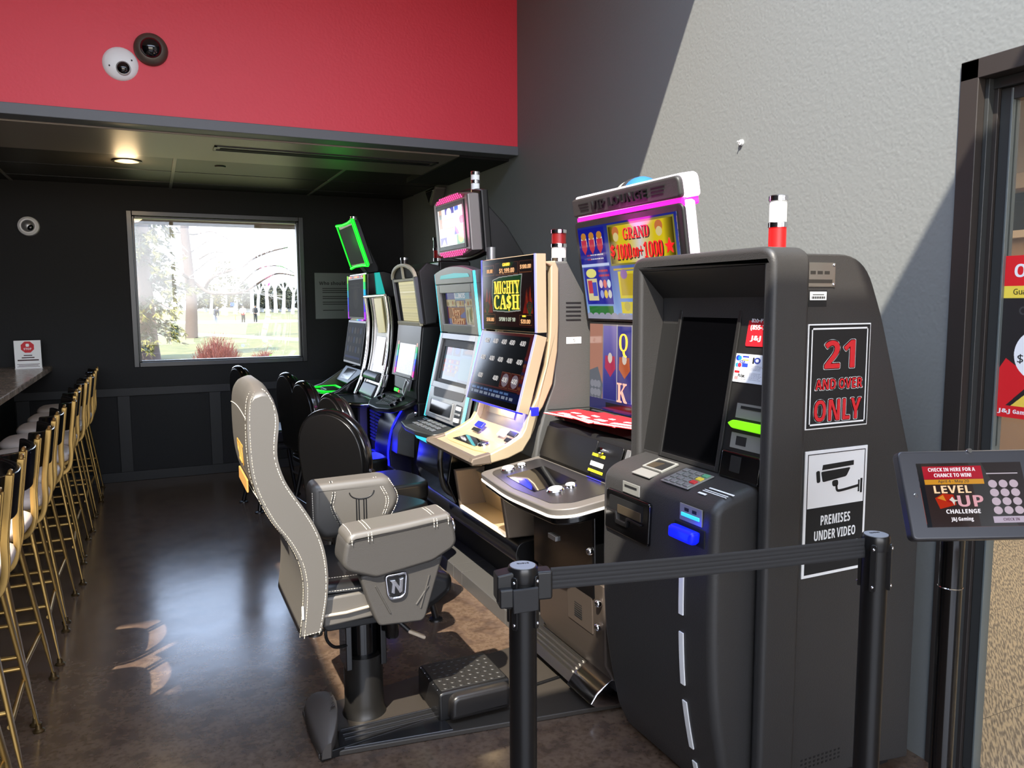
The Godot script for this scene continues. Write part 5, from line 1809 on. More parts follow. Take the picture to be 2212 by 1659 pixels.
	part(cp, "side_panel", b, mat("cap_gray", Color(0.6, 0.6, 0.56), 0.8))
	b = B.new()
	b.box(Vector3(1.86, 2.04, -2.67), Vector3(0.12, 0.008, 0.08), 0.003)
	part(cp, "brim", b, mat("cap_blue", gray(1)))
	# white-edged candle stands behind the kiosk
	var cd := thing("signal_tower", "white over red signal lamp with chrome bands rising behind the kiosk", "signal lamp", Vector3(2.0, 1.66, -2.2))
	candle(cd, Vector3(2.0, 1.735, -2.1), 0.030, [[0.1, glow("lens_red_lamp", Color(0.95, 0.05, 0.06), 0.35, Color(0.85, 0.08, 0.08))], [0.075, mat("lens_white", Color(0.95, 0.95, 0.93), 0.35)]])

# ---------------------------------------------------------------- gold machine
func machine_gold() -> void:
	var o := thing("slot_machine", "gold framed slot machine with two tilted screens, dark jackpot screen on top", "slot machine", Vector3(1.8, 0.079, -3.51), 0.0, "slot machines along the wall")
	var gd := mat("gold", gray(1))
	var zl := -3.83
	var zr := -3.19
	var ft := [1.636, 1.786, 1.679, 1.765, 1.679, 1.628, 1.674, 1.457, 1.655, 1.307, 1.606, 1.157, 1.565, 1.089, 1.546, 1.02, 1.525, 0.985, 1.463, 0.951, 1.37, 0.915, 1.285, 0.897]
	var bk := [1.285, 0.868, 1.376, 0.87, 1.46, 0.885, 1.534, 0.913, 1.577, 0.974, 1.606, 1.07, 1.64, 1.113, 1.69, 1.219, 1.716, 1.37, 1.722, 1.499, 1.722, 1.755, 1.704, 1.791]
	var sidep := ft + bk
	var body_ := part(o, "cabinet", hull([1.69, 1.79, 1.775, 1.79, 1.87, 1.63, 2.28, 1.36, 2.3, 0.40, 1.62, 0.40, 1.60, 0.86, 1.62, 0.98, 1.66, 1.12, 1.70, 1.22, 1.71, 1.4], zl + 0.012, zr - 0.012, 0.012), mat("powder_gray", gray(1)))
	var b := B.new()
	for k in 5:
		b.span(Vector3(1.765, 1.515 + k * 0.02, zr - 0.012), Vector3(1.845, 1.521 + k * 0.02, zr - 0.009), 0.001)
	part(body_, "vent", b, mat("void_black", gray(1)), "", true)
	part(body_, "number_label", B.new().span(Vector3(1.768, 1.405, zr - 0.012), Vector3(1.848, 1.436, zr - 0.0105)), mat("paper", gray(1)), "white number label")
	text(body_, "5", Vector3(1.81, 1.42, zr - 0.0102), X, Y, 0.015, mat("ink", gray(1)), "n")
	part(body_, "seam", B.new().span(Vector3(1.67, 1.095, zr - 0.0125), Vector3(2.28, 1.098, zr - 0.0115)), mat("void_black", gray(1)))
	for z in [[zl, zl + 0.04], [zr - 0.04, zr]]:
		var sf := part(o, "side_frame", hull(sidep, z[0], z[1], 0.008, 35.0), gd)
		part(sf, "end_grip", hull([1.37, 0.917, 1.28, 0.899, 1.272, 0.883, 1.28, 0.866, 1.376, 0.868], z[0] - 0.002, z[1] + 0.002, 0.008, 35), mat("gold_worn", gray(1)))
	# curved gold tray between the sides, from the lower screen to the deck
	var ln := []
	for q in [[1.625, 1.16], [1.615, 1.13], [1.585, 1.02], [1.545, 0.962], [1.48, 0.922], [1.38, 0.906], [1.30, 0.893]]:
		ln.append(Vector2(q[0], q[1]))
	part(o, "deck_shell", B.new().prism(band(smooth(ln, 3), 0.03), zl + 0.04, zr - 0.04, 0.0, 60), gd)
	part(o, "hand_rest", hull([1.31, 0.902, 1.285, 0.899, 1.272, 0.883, 1.285, 0.864, 1.33, 0.862, 1.35, 0.88], zl + 0.002, zr - 0.002, 0.01, 60), mat("gold_worn", gray(1)))
	# upper screen
	var A := plane(1.6, 1.822, 1.605, 1.457, -3.83, -3.19)
	part(o, "upper_screen_case", ppoly(A, pv([0.0, 0.0, 0.64, 0.0, 0.64, -0.362, 0.0, -0.362]), -0.055, -0.002, 0.004), gd)
	for q in [[0.0, 0.012], [0.628, 0.64]]:
		part(o, "blue_led", pb(A, q[0], 0.0, q[1], -0.362, -0.004, 0.003, 0.001), glow("strip_led_blue", Color(0.35, 0.38, 1.0), 0.9, Color(0.5, 0.5, 0.9)))
	var im := img(320, 200, Color(0.1, 0.08, 0.085))
	vgrad(im, 0, 0, 1, 1, Color(0.12, 0.07, 0.07), Color(0.2, 0.05, 0.06))
	rc(im, 0, 0, 1, 0.05, Color(0.02, 0.02, 0.02))
	rc(im, 0, 0.95, 1, 0.05, Color(0.02, 0.02, 0.02))
	rc(im, 0, 0.06, 1, 0.14, Color(0.2, 0.08, 0.08))
	for q in [[0.05, 0.08, 0.2, 0.15], [0.285, 0.06, 0.43, 0.17], [0.74, 0.06, 0.22, 0.16], [0.06, 0.78, 0.2, 0.14], [0.73, 0.78, 0.22, 0.14]]:
		rc(im, q[0], q[1], q[2], q[3], Color(0.55, 0.33, 0.2))
		rc(im, q[0] + 0.005, q[1] + 0.01, q[2] - 0.01, q[3] - 0.02, Color(0.13, 0.07, 0.07))
	pg(im, [0.36, 0.06, 0.64, 0.06, 0.6, 0.12, 0.5, 0.145, 0.4, 0.12], Color(0.13, 0.27, 0.13))
	for s in [0, 1]:
		for k in 7:
			var fx := (0.06 + 0.02 * k) if s == 0 else (0.94 - 0.02 * k)
			var hh := 0.12 + 0.2 * absf(sin(k * 2.1)) + 0.1 * (1.0 - k / 7.0)
			pg(im, [fx - 0.03, 0.76, fx + 0.03, 0.76, fx + 0.01, 0.76 - hh], [Color(0.62, 0.13, 0.08), Color(0.72, 0.25, 0.1), Color(0.5, 0.1, 0.08)][k % 3])
		for k in 5:
			el(im, 0.09 if s == 0 else 0.91, 0.66 + 0.02 * k, 0.05 - 0.006 * k, 0.06 - 0.006 * k, Color(0.16 + 0.03 * k, 0.24 + 0.03 * k, 0.2), 0.7)
	pg(im, [0.215, 0.29, 0.36, 0.25, 0.79, 0.23, 0.76, 0.47, 0.75, 0.73, 0.52, 0.75, 0.22, 0.74, 0.2, 0.5], Color(0.86, 0.86, 0.84))
	pg(im, [0.225, 0.30, 0.36, 0.265, 0.775, 0.245, 0.75, 0.47, 0.74, 0.715, 0.52, 0.735, 0.23, 0.725, 0.21, 0.5], Color(0.1, 0.34, 0.16))
	ppic(o, "upper_screen", A, 0.012, -0.004, 0.628, -0.359, 0.001, pic("jackpot_screen", im, 0.42, 0.1, {"metallic_specular": 0.7}))
	var go := glow("letter_yellow_screen", Color(0.85, 0.68, 0.16), 0.45, Color(0.85, 0.68, 0.15))
	var ga := glow("letter_amber_screen", Color(0.85, 0.6, 0.38), 0.42, Color(0.6, 0.45, 0.3))
	for q in [["MIGHTY", 0.318, -0.147, 0.062, 0.30, 0.0, go], ["CA$H", 0.315, -0.222, 0.07, 0.30, 0.0, go], ["GRAND", 0.32, -0.035, 0.016, 0.085, 0.0, go], ["$1,199.00", 0.325, -0.066, 0.024, 0.175, 0.0, ga], ["$100.00", 0.538, -0.054, 0.02, 0.115, 0.0, ga], ["00.00", 0.115, -0.062, 0.02, 0.075, 0.0, ga], ["$50.00", 0.11, -0.309, 0.02, 0.095, 0.0, ga], ["$20.00", 0.53, -0.312, 0.02, 0.1, 0.0, ga], ["SPIN 1 OF 10", 0.32, -0.305, 0.02, 0.19, 0.0, glow("letter_green_screen", Color(0.35, 0.55, 0.25), 0.4)], ["MINI", 0.515, -0.287, 0.008, 0.035, 0.0, go]]:
		ptext(o, q[0], A, q[1], q[2], 0.003, q[3], q[6], "sb" if q[3] > 0.03 else "nb", q[4])
	# lower screen
	var Lo := plane(1.603, 1.453, 1.505, 1.098, -3.83, -3.19)
	part(o, "lower_screen_case", ppoly(Lo, pv([0.0, 0.0, 0.64, 0.0, 0.64, -0.368, 0.0, -0.368]), -0.06, -0.002, 0.004), gd)
	for q in [[0.0, 0.01], [0.63, 0.64]]:
		part(o, "blue_led", pb(Lo, q[0], 0.0, q[1], -0.368, -0.004, 0.003, 0.001), mat("strip_led_blue", gray(1)))
	im = img(320, 200, Color(0.075, 0.08, 0.1))
	for q in [[0.0, 0.0, 1.0, 0.04], [0.0, 0.0, 0.06, 0.8], [0.94, 0.0, 0.06, 0.8], [0.05, 0.755, 0.9, 0.02]]:
		rc(im, q[0], q[1], q[2], q[3], Color(0.42, 0.16, 0.15))
	rc(im, 0.065, 0.04, 0.87, 0.71, Color(0.075, 0.08, 0.1))
	for k in 9:
		rc(im, 0.93 + 0.01 * (k % 2), 0.3 + 0.05 * k, 0.05, 0.035, [Color(0.5, 0.12, 0.15), Color(0.2, 0.15, 0.35), Color(0.55, 0.3, 0.2)][k % 3])
	rc(im, 0.0, 0.79, 1.0, 0.13, Color(0.07, 0.12, 0.32))
	scribble(im, 0.06, 0.805, 0.85, 1, 0.05, Color(0.45, 0.6, 0.85), 0.7)
	scribble(im, 0.06, 0.855, 0.85, 1, 0.05, Color(0.7, 0.75, 0.85), 0.8, 9)
	rc(im, 0.0, 0.92, 1.0, 0.08, Color(0.01, 0.01, 0.01))
	for k in 2:
		rc(im, 0.59 + k * 0.175, 0.535, 0.165, 0.215, Color(0.6, 0.35, 0.25))
		rc(im, 0.596 + k * 0.175, 0.545, 0.153, 0.195, Color(0.33, 0.1, 0.1))
		el(im, 0.672 + k * 0.175, 0.642, 0.062, 0.09, Color(0.66, 0.6, 0.66))
		rc(im, 0.625 + k * 0.175, 0.61, 0.094, 0.06, Color(0.25, 0.18, 0.2))
	ppic(o, "lower_screen", Lo, 0.01, -0.002, 0.63, -0.366, 0.001, pic("bonus_reel_screen", im, 0.36, 0.08, {"metallic_specular": 0.7}))
	var gw := glow("letter_pale_screen", Color(0.6, 0.58, 0.62), 0.35)
	for q in [[0.1, -0.05], [0.21, -0.05], [0.315, -0.05], [0.41, -0.05], [0.53, -0.05], [0.1, -0.14], [0.215, -0.14], [0.32, -0.14], [0.43, -0.14], [0.54, -0.14], [0.12, -0.235], [0.315, -0.235], [0.425, -0.235], [0.535, -0.235]]:
		ptext(o, "400", Lo, q[0], q[1], 0.003, 0.024, gw, "n", 0.058)
	# under the screen: gold inlay panels, blue light, ticket and bill slots
	var M := plane(1.615, 1.13, 1.585, 1.02, -3.8, -3.22)
	part(o, "inlay_panel", pb(M, 0.06, 0.0, 0.40, -0.105, 0.0, 0.004, 0.001), mat("gold_pale", Color(0.85, 0.76, 0.6), 0.3, 0.5))
	part(o, "under_led", pb(Lo, 0.06, -0.369, 0.6, -0.376, -0.05, -0.01, 0.001), mat("led_blue", gray(1)))
	omni(o, "under_screen_lamp", Vector3(1.56, 1.075, -3.4), Color(0.15, 0.2, 1.0), 0.05, 0.06)
	omni(o, "deck_lamp", Vector3(1.57, 1.085, -3.55), Color(1.0, 0.93, 0.8), 0.045, 0.05)
	part(o, "side_led", B.new().span(Vector3(1.575, 1.075, zr - 0.03), Vector3(1.615, 1.115, zr + 0.003), 0.003), mat("led_blue", gray(1)))
	var N := plane(1.585, 1.02, 1.48, 0.925, -3.8, -3.22)
	part(o, "ticket_led", pb(N, 0.085, -0.065, 0.175, -0.10, 0.002, 0.016, 0.004), mat("led_blue", gray(1)))
	part(o, "ticket_slot", pb(N, 0.08, -0.104, 0.17, -0.125, 0.002, 0.008, 0.002), mat("void_black", gray(1)))
	part(o, "white_lamp", pb(N, 0.36, -0.06, 0.45, -0.10, 0.002, 0.006, 0.002), mat("led_white", gray(1)))
	part(o, "bill_slot", pb(N, 0.46, -0.055, 0.55, -0.085, 0.002, 0.01, 0.003), mat("black_satin", gray(1)))
	part(o, "bill_mouth", pb(N, 0.48, -0.095, 0.54, -0.12, 0.002, 0.008, 0.003), mat("void_black", gray(1)))
	var D := plane(1.48, 0.922, 1.3, 0.893, -3.8, -3.22)
	part(o, "deck_inlay", ppoly(D, fillet(pv([0.02, 0.0, 0.56, 0.0, 0.56, -0.10, 0.45, -0.125, 0.12, -0.135, 0.03, -0.11]), 0.02, 3), -0.004, 0.006, 0.001), mat("gold_deck", Color(0.74, 0.64, 0.47), 0.4, 0.3))
	part(o, "touch_pad", ppoly(D, pv([0.12, -0.033, 0.12, -0.111, 0.39, -0.101, 0.388, -0.022]), 0.006, 0.008), mat("dark_screen", gray(1)))
	part(o, "spin_button", disc(D, 0.415, -0.062, 0.03, 0.006, 0.02), mat("chrome", gray(1)))
	# knee space, ticket tray box below
	part(o, "knee_panel", hull([1.60, 0.87, 1.60, 0.70, 1.64, 0.48, 1.75, 0.45, 1.75, 0.9], zl + 0.02, zr - 0.02, 0.005), mat("void_black", gray(1)))
	for z in [[zl, zl + 0.03], [zr - 0.03, zr]]:
		part(o, "tray_cheek", hull([1.423, 0.715, 1.455, 0.505, 1.61, 0.50, 1.60, 0.72], z[0], z[1], 0.01), mat("gold_worn", gray(1)))
	var tr := B.new()
	tr.span(Vector3(1.47, 0.505, zl + 0.03), Vector3(1.62, 0.52, zr - 0.03))
	part(o, "tray_floor", tr, gd)
	part(o, "tray_back", hull([1.545, 0.70, 1.60, 0.52, 1.61, 0.52, 1.56, 0.70], zl + 0.03, zr - 0.03), gd)
	part(o, "tray_lip", B.new().span(Vector3(1.45, 0.504, zl + 0.03), Vector3(1.468, 0.524, zr - 0.03), 0.004), glow("lip_led", Color(1.0, 0.92, 0.8), 0.5, Color(0.9, 0.85, 0.75)))
	omni(o, "tray_lamp", Vector3(1.50, 0.66, -3.5), Color(1.0, 0.86, 0.65), 0.018, 0.03)
	candle(o, Vector3(1.78, 1.79, -3.3), 0.035, [[0.05, mat("lens_white", gray(1))], [0.05, glow("lens_darkred_lamp", Color(0.5, 0.03, 0.04), 0.2, Color(0.4, 0.04, 0.05))]])
	# stand, bumper and the tiled step under the row
	var sd := thing("machine_stand", "low black stand carrying the row of slot machines, half-round bumper along it", "stand", Vector3(1.95, 0.079, -5.0))
	part(sd, "base", B.new().span(Vector3(1.725, 0.079, -6.75), Vector3(2.36, 0.40, -3.2), 0.004), mat("void_black", gray(1)))
	b = B.new()
	b.prism(fillet(pv([1.47, 0.43, 1.49, 0.49, 1.6, 0.50, 1.72, 0.50, 1.72, 0.37, 1.56, 0.37, 1.49, 0.385]), 0.04, 5), -4.75, -3.15, 0.004)
	part(sd, "bumper", b, mat("black_satin", gray(1)))
	var st := struct("floor_step", B.new().span(Vector3(1.536, 0, -7.0), Vector3(2.37, 0.07, -3.16)), mat("grout", Color(0.3, 0.29, 0.28), 0.8), "low tiled step under the slot machines")
	var zs := [-7.0, -6.4, -5.8, -5.2, -4.6, -4.12, -3.985, -3.385, -3.15]
	for i in 8:
		part(st, "tile", B.new().span(Vector3(1.53, 0.068, zs[i] + 0.003), Vector3(2.36, 0.079, zs[i + 1] - 0.003), 0.002), mat("slate_tile", Color(0.27, 0.265, 0.26), 0.42))
		part(st, "tile", B.new().span(Vector3(1.526, 0.0, zs[i] + 0.003), Vector3(1.536, 0.077, zs[i + 1] - 0.003), 0.002), mat("slate_tile", gray(1)))

# ---------------------------------------------------------------- silver machine with the pink topper
func machine_silver() -> void:
	var o := thing("slot_machine", "silver slot machine edged in cyan light with a raised pink-lit topper screen", "slot machine", Vector3(1.85, 0.40, -4.19), 0.0, "slot machines along the wall")
	var sv := mat("silver", gray(1))
	var zl := -4.5
	var zr := -3.885
	part(o, "cabinet", hull([1.60, 1.78, 2.2, 1.74, 2.25, 0.40, 1.56, 0.40, 1.55, 0.88, 1.64, 1.42], zl + 0.02, zr - 0.02, 0.012), mat("black_satin", gray(1)))
	var A := plane(1.573, 1.772, 1.608, 1.425, -4.5, -3.885)
	var Lo := plane(1.608, 1.42, 1.49, 0.91, -4.5, -3.885)
	# arched cap and the silver bezels
	var cap := []
	for i in 13:
		var t := -1.0 + i / 6.0
		cap.append_array([0.3075 + 0.3075 * t, 0.002 + 0.035 * (1.0 - t * t)])
	cap.append_array([0.615, -0.066, 0.0, -0.066])
	part(o, "cap", ppoly(A, pv(cap), -0.05, 0.004, 0.006, 30), sv)
	part(o, "cap_light", ppoly(A, fillet(pv([0.1, -0.033, 0.566, -0.032, 0.552, -0.012, 0.34, -0.004, 0.12, -0.012]), 0.006, 3), 0.004, 0.008, 0.002), glow("cap_led", Color(0.35, 0.85, 0.85), 0.55, Color(0.6, 0.75, 0.75)))
	part(o, "upper_frame", pframe(A, 0.004, -0.066, 0.611, -0.349, 0.05, -0.045, 0.002, 0.003), sv)
	part(o, "upper_reveal", pframe(A, 0.054, -0.07, 0.606, -0.345, 0.045, -0.05, -0.012, 0.001), mat("charcoal", gray(1)))
	part(o, "lower_frame", pframe(Lo, 0.004, -0.0, 0.611, -0.332, 0.036, -0.045, 0.002, 0.003), sv)
	part(o, "lower_reveal", pframe(Lo, 0.04, -0.03, 0.606, -0.325, 0.05, -0.05, -0.01, 0.001), mat("charcoal", gray(1)))
	for P in [[A, 0.03, -0.35], [Lo, 0.0, -0.52]]:
		for q in [[-0.006, 0.006], [0.609, 0.621]]:
			part(o, "cyan_led", pb(P[0], q[0], P[2], q[1], minf(P[1], 0.0), -0.012, 0.002, 0.002), mat("led_cyan", gray(1)))
	var im := img(256, 200, Color(0.25, 0.22, 0.5))
	vgrad(im, 0, 0, 1, 1, Color(0.38, 0.33, 0.6), Color(0.3, 0.2, 0.45))
	rc(im, 0.0, 0, 0.28, 0.3, Color(0.35, 0.35, 0.66))
	rc(im, 0.3, 0.02, 0.45, 0.3, Color(0.45, 0.65, 0.78))
	rc(im, 0.78, 0.0, 0.22, 0.25, Color(0.42, 0.2, 0.34))
	rc(im, 0.0, 0.31, 0.3, 0.15, Color(0.75, 0.68, 0.55))
	rc(im, 0.33, 0.34, 0.24, 0.12, Color(0.72, 0.6, 0.48))
	rc(im, 0.62, 0.3, 0.38, 0.16, Color(0.68, 0.62, 0.55))
	for k in 12:
		el(im, 0.05 + k * 0.08, 0.4 + 0.03 * sin(k * 2.0), 0.025, 0.045, [Color(0.5, 0.38, 0.25), Color(0.82, 0.75, 0.65), Color(0.6, 0.3, 0.2)][k % 3])
	rc(im, 0.02, 0.48, 0.55, 0.4, Color(0.55, 0.2, 0.14))
	rc(im, 0.02, 0.72, 0.1, 0.16, Color(0.25, 0.22, 0.6))
	pg(im, [0.4, 0.66, 0.57, 0.56, 0.57, 0.7, 0.45, 0.7], Color(0.2, 0.2, 0.65))
	rc(im, 0.6, 0.47, 0.4, 0.42, Color(0.75, 0.72, 0.62))
	for k in 9:
		el(im, 0.65 + 0.04 * k, 0.66 + 0.08 * sin(k * 1.7), 0.028, 0.14, [Color(0.55, 0.45, 0.3), Color(0.85, 0.8, 0.7), Color(0.35, 0.38, 0.25)][k % 3])
	rc(im, 0, 0.9, 1, 0.03, Color(0.6, 0.6, 0.85))
	rc(im, 0, 0.93, 1, 0.07, Color(0.12, 0.1, 0.5))
	ppic(o, "upper_screen", A, 0.1, -0.072, 0.6, -0.343, -0.02, pic("collage_screen", im, 0.5, 0.1))
	var w1 := glow("letter_white_screen", Color(0.85, 0.85, 0.85), 0.6)
	ptext(o, "ILLINOIS", A, 0.33, -0.134, -0.018, 0.03, w1, "nb", 0.17)
	var cr := glow("letter_cream_screen", Color(0.85, 0.65, 0.4), 0.55)
	ptext(o, "Very", A, 0.25, -0.235, -0.018, 0.042, cr, "sb", 0.13)
	ptext(o, "Cherry", A, 0.27, -0.285, -0.018, 0.045, cr, "sb", 0.2)
	im = img(256, 200, Color(0.5, 0.6, 0.68))
	vgrad(im, 0, 0, 1, 1, Color(0.5, 0.64, 0.72), Color(0.5, 0.55, 0.6))
	for q in [[0.03, 0.08, 0.2, 0.24, Color(0.5, 0.35, 0.4)], [0.26, 0.08, 0.24, 0.24, Color(0.45, 0.38, 0.35)], [0.56, 0.04, 0.42, 0.24, Color(0.38, 0.36, 0.33)], [0.55, 0.34, 0.43, 0.44, Color(0.5, 0.62, 0.62)], [0.55, 0.8, 0.43, 0.12, Color(0.42, 0.42, 0.42)], [0.02, 0.4, 0.5, 0.1, Color(0.6, 0.42, 0.45)], [0.02, 0.53, 0.5, 0.1, Color(0.62, 0.48, 0.42)], [0.1, 0.66, 0.35, 0.1, Color(0.58, 0.5, 0.4)]]:
		rc(im, q[0], q[1], q[2], q[3], q[4])
	for k in 24:
		el(im, 0.05 + 0.08 * (k % 6), 0.45 + 0.1 * (k / 8), 0.03, 0.035, [Color(0.75, 0.35, 0.25), Color(0.45, 0.35, 0.55), Color(0.75, 0.65, 0.4)][k % 3])
	pg(im, [0.6, 0.2, 0.8, 0.1, 0.95, 0.12, 0.85, 0.24, 0.62, 0.25], Color(0.6, 0.42, 0.2))
	el(im, 0.13, 0.2, 0.07, 0.08, Color(0.65, 0.3, 0.25))
	el(im, 0.38, 0.2, 0.07, 0.08, Color(0.4, 0.4, 0.65))
	rc(im, 0.15, 0.9, 0.6, 0.06, Color(0.55, 0.5, 0.45))
	ppic(o, "lower_screen", Lo, 0.09, -0.04, 0.6, -0.316, -0.02, pic("menu_screen", im, 0.45, 0.1))
	# panel, recess and slots below
	part(o, "front_panel", ppoly(Lo, pv([0.006, -0.325, 0.609, -0.325, 0.609, -0.515, 0.006, -0.515]), -0.04, 0.0, 0.003), sv)
	part(o, "dark_band", ppoly(Lo, fillet(pv([0.08, -0.332, 0.585, -0.325, 0.567, -0.373, 0.1, -0.385]), 0.012, 3), 0.0, 0.004, 0.001), mat("band_gray", Color(0.3, 0.3, 0.31), 0.5, 0.2))
	part(o, "service_screen", ppoly(Lo, fillet(pv([0.08, -0.405, 0.435, -0.395, 0.432, -0.478, 0.072, -0.49]), 0.01, 3), 0.0, 0.003), mat("dark_screen", gray(1)))
	part(o, "service_surround", pframe(Lo, 0.065, -0.398, 0.445, -0.494, 0.009, 0.0, 0.006, 0.002), sv)
	part(o, "slot_housing", ppoly(Lo, fillet(pv([0.49, -0.393, 0.585, -0.397, 0.59, -0.507, 0.495, -0.508]), 0.012, 3), 0.0, 0.004, 0.001), mat("black_satin", gray(1)))
	part(o, "bill_light", pb(Lo, 0.515, -0.403, 0.575, -0.424, 0.003, 0.012, 0.003), mat("led_white", gray(1)))
	part(o, "ticket_slot", pb(Lo, 0.51, -0.44, 0.58, -0.452, 0.003, 0.014, 0.003), sv)
	part(o, "ticket_paper", pb(Lo, 0.53, -0.468, 0.575, -0.49, 0.003, 0.02, 0.002), mat("paper", gray(1)))
	var D := plane(1.49, 0.91, 1.305, 0.893, -4.5, -3.885)
	var dp := fillet(pv([-0.01, 0.0, 0.625, 0.0, 0.625, -0.02, 0.585, -0.16, 0.4, -0.19, 0.21, -0.19, 0.03, -0.16, -0.02, -0.03]), 0.025, 4)
	var dk := part(o, "button_deck", ppoly(D, dp, -0.03, 0.0, 0.008), mat("deck_black", Color(0.16, 0.165, 0.17), 0.36, 0.2))
	part(dk, "deck_trim", ppoly(D, B.inset(dp, -0.003), -0.016, -0.01, 0.002), mat("silver", gray(1)))
	var b := B.new()
	for i in 5:
		for j in 3:
			b.x = D
			b.box(Vector3(0.14 + i * 0.075 + j * 0.03, -0.035 - j * 0.042, 0.004), Vector3(0.05, 0.026, 0.01), 0.004)
	for i in 5:
		for j in 3:
			var bb := pb(D, 0.115 + i * 0.075 + j * 0.03, -0.048 - j * 0.042, 0.165 + i * 0.075 + j * 0.03, -0.022 - j * 0.042, 0.0, 0.009, 0.003)
			part(dk, "button", bb, mat("button_gray", Color(0.34, 0.35, 0.36), 0.3, 0.2))
	part(o, "deck_light", hull([1.36, 0.865, 1.40, 0.80, 1.42, 0.80, 1.40, 0.868], zl + 0.12, zr - 0.02, 0.003), mat("led_cyan", gray(1)))
	part(o, "belly", hull([1.50, 0.86, 1.45, 0.80, 1.42, 0.62, 1.47, 0.50, 1.7, 0.48, 1.7, 0.88], zl + 0.03, zr - 0.03, 0.01), mat("black_gloss", gray(1)))
	part(o, "knee_ring", B.new().tube(smooth([Vector3(1.40, 0.83, zr - 0.05), Vector3(1.385, 0.72, zr - 0.04), Vector3(1.42, 0.58, zr - 0.05), Vector3(1.53, 0.52, zr - 0.06)], 5), 0.016, 8, Vector3(0, 0.1, 1)), mat("black_satin", gray(1)))
	# topper on its arm
	var Tt := plane(1.57, 2.185, 1.59, 1.9, -4.5, -3.95)
	var out := []
	for i in 11:
		var t := -1.0 + i / 5.0
		out.append_array([0.275 + 0.275 * t, 0.0 + 0.03 * (1.0 - t * t)])
	for i in 11:
		var t := 1.0 - i / 5.0
		out.append_array([0.275 + 0.275 * t, -0.30 - 0.03 * (1.0 - t * t)])
	var tp := part(o, "topper", ppoly(Tt, pv(out), -0.075, 0.0, 0.012, 30), mat("topper_gray", Color(0.55, 0.53, 0.52), 0.4, 0.6))
	part(tp, "topper_back", ppoly(Tt, B.inset(pv(out), 0.02), -0.12, -0.07, 0.015, 30), mat("black_satin", gray(1)))
	im = img(200, 140, Color(0.98, 0.98, 0.96))
	rc(im, 0.04, 0.02, 0.12, 0.5, Color(0.7, 0.5, 0.35))
	rc(im, 0.06, 0.15, 0.08, 0.12, Color(0.35, 0.4, 0.3))
	rc(im, 0.3, 0.0, 0.35, 0.18, Color(0.2, 0.1, 0.62))
	el(im, 0.45, 0.14, 0.1, 0.12, Color(0.98, 0.95, 0.9))
	rc(im, 0.68, 0.0, 0.14, 0.14, Color(0.15, 0.4, 0.85))
	rc(im, 0.2, 0.3, 0.55, 0.02, Color(0.9, 0.88, 0.5))
	el(im, 0.92, 0.38, 0.09, 0.1, Color(0.85, 0.35, 0.3))
	rc(im, 0.2, 0.53, 0.5, 0.015, Color(0.85, 0.85, 0.4))
	pg(im, [0.66, 0.5, 0.76, 0.62, 0.8, 0.72, 0.62, 0.72], Color(0.1, 0.15, 0.75))
	el(im, 0.9, 0.6, 0.1, 0.1, Color(0.95, 0.9, 0.3))
	rc(im, 0.04, 0.75, 0.26, 0.22, Color(0.3, 0.2, 0.62))
	for k in 4:
		pg(im, [0.06 + 0.06 * k, 0.97, 0.1 + 0.06 * k, 0.97, 0.2, 0.78], Color(0.9, 0.88, 0.95))
	rc(im, 0.35, 0.73, 0.34, 0.25, Color(1, 1, 1))
	pg(im, [0.4, 0.98, 0.46, 0.8, 0.52, 0.9, 0.58, 0.8, 0.62, 0.98], Color(0.75, 0.8, 0.85))
	rc(im, 0.7, 0.73, 0.28, 0.25, Color(0.35, 0.6, 0.4))
	el(im, 0.85, 0.82, 0.1, 0.12, Color(0.9, 0.88, 0.3))
	ppic(tp, "topper_screen", Tt, 0.075, -0.04, 0.482, -0.262, 0.003, pic("topper_screen_picture", im, 1.1, 0.2))
	part(tp, "screen_surround", pframe(Tt, 0.05, -0.022, 0.5, -0.282, 0.025, 0.0, 0.006, 0.002), mat("black_satin", gray(1)))
	var pk := glow("led_pink", Color(1.0, 0.3, 0.62), 1.2, Color(0.8, 0.3, 0.5))
	var pkd := mat("pink_dark", Color(0.55, 0.05, 0.25), 0.4)
	for e in 2:
		var pts := []
		for i in 9:
			var t := -1.0 + i / 4.0
			pts.append_array([0.275 + 0.24 * t, (0.002 + 0.022 * (1.0 - t * t)) if e == 0 else (-0.302 - 0.022 * (1.0 - t * t))])
		pts.append_array([0.5, -0.014, 0.05, -0.014] if e == 0 else [0.5, -0.289, 0.05, -0.289])
		part(tp, "light_panel", ppoly(Tt, pv(pts), 0.0, 0.003), pkd)
		for j in 3:
			var nn: int = [15, 14, 11][j]
			for i in nn:
				var xx := 0.275 + (i - (nn - 1) * 0.5) * 0.029
				var yy := (-0.008 + j * 0.011) if e == 0 else (-0.294 - j * 0.011)
				part(tp, "pink_bulb", disc(Tt, xx, yy, 0.0052, 0.002, 0.007), pk)
	omni(tp, "pink_lamp", Vector3(1.5, 2.05, -4.2), Color(1.0, 0.55, 0.75), 0.05, 0.1)
	part(o, "topper_arm", B.new().prism(pv([1.66, 2.12, 1.70, 2.14, 1.82, 2.02, 1.93, 1.86, 1.98, 1.72, 1.90, 1.70, 1.80, 1.78, 1.70, 1.88, 1.66, 1.92]), -4.05, -3.97, 0.01), mat("black_matte", gray(1)))
	candle(o, Vector3(1.66, 2.2, -4.05), 0.024, [[0.035, mat("lens_white", gray(1))], [0.03, mat("lens_white", gray(1))]])
	part(o, "post", B.new().tube([Vector3(1.7, 1.74, -3.93), Vector3(1.7, 1.9, -3.93)], 0.026, 12), sv)

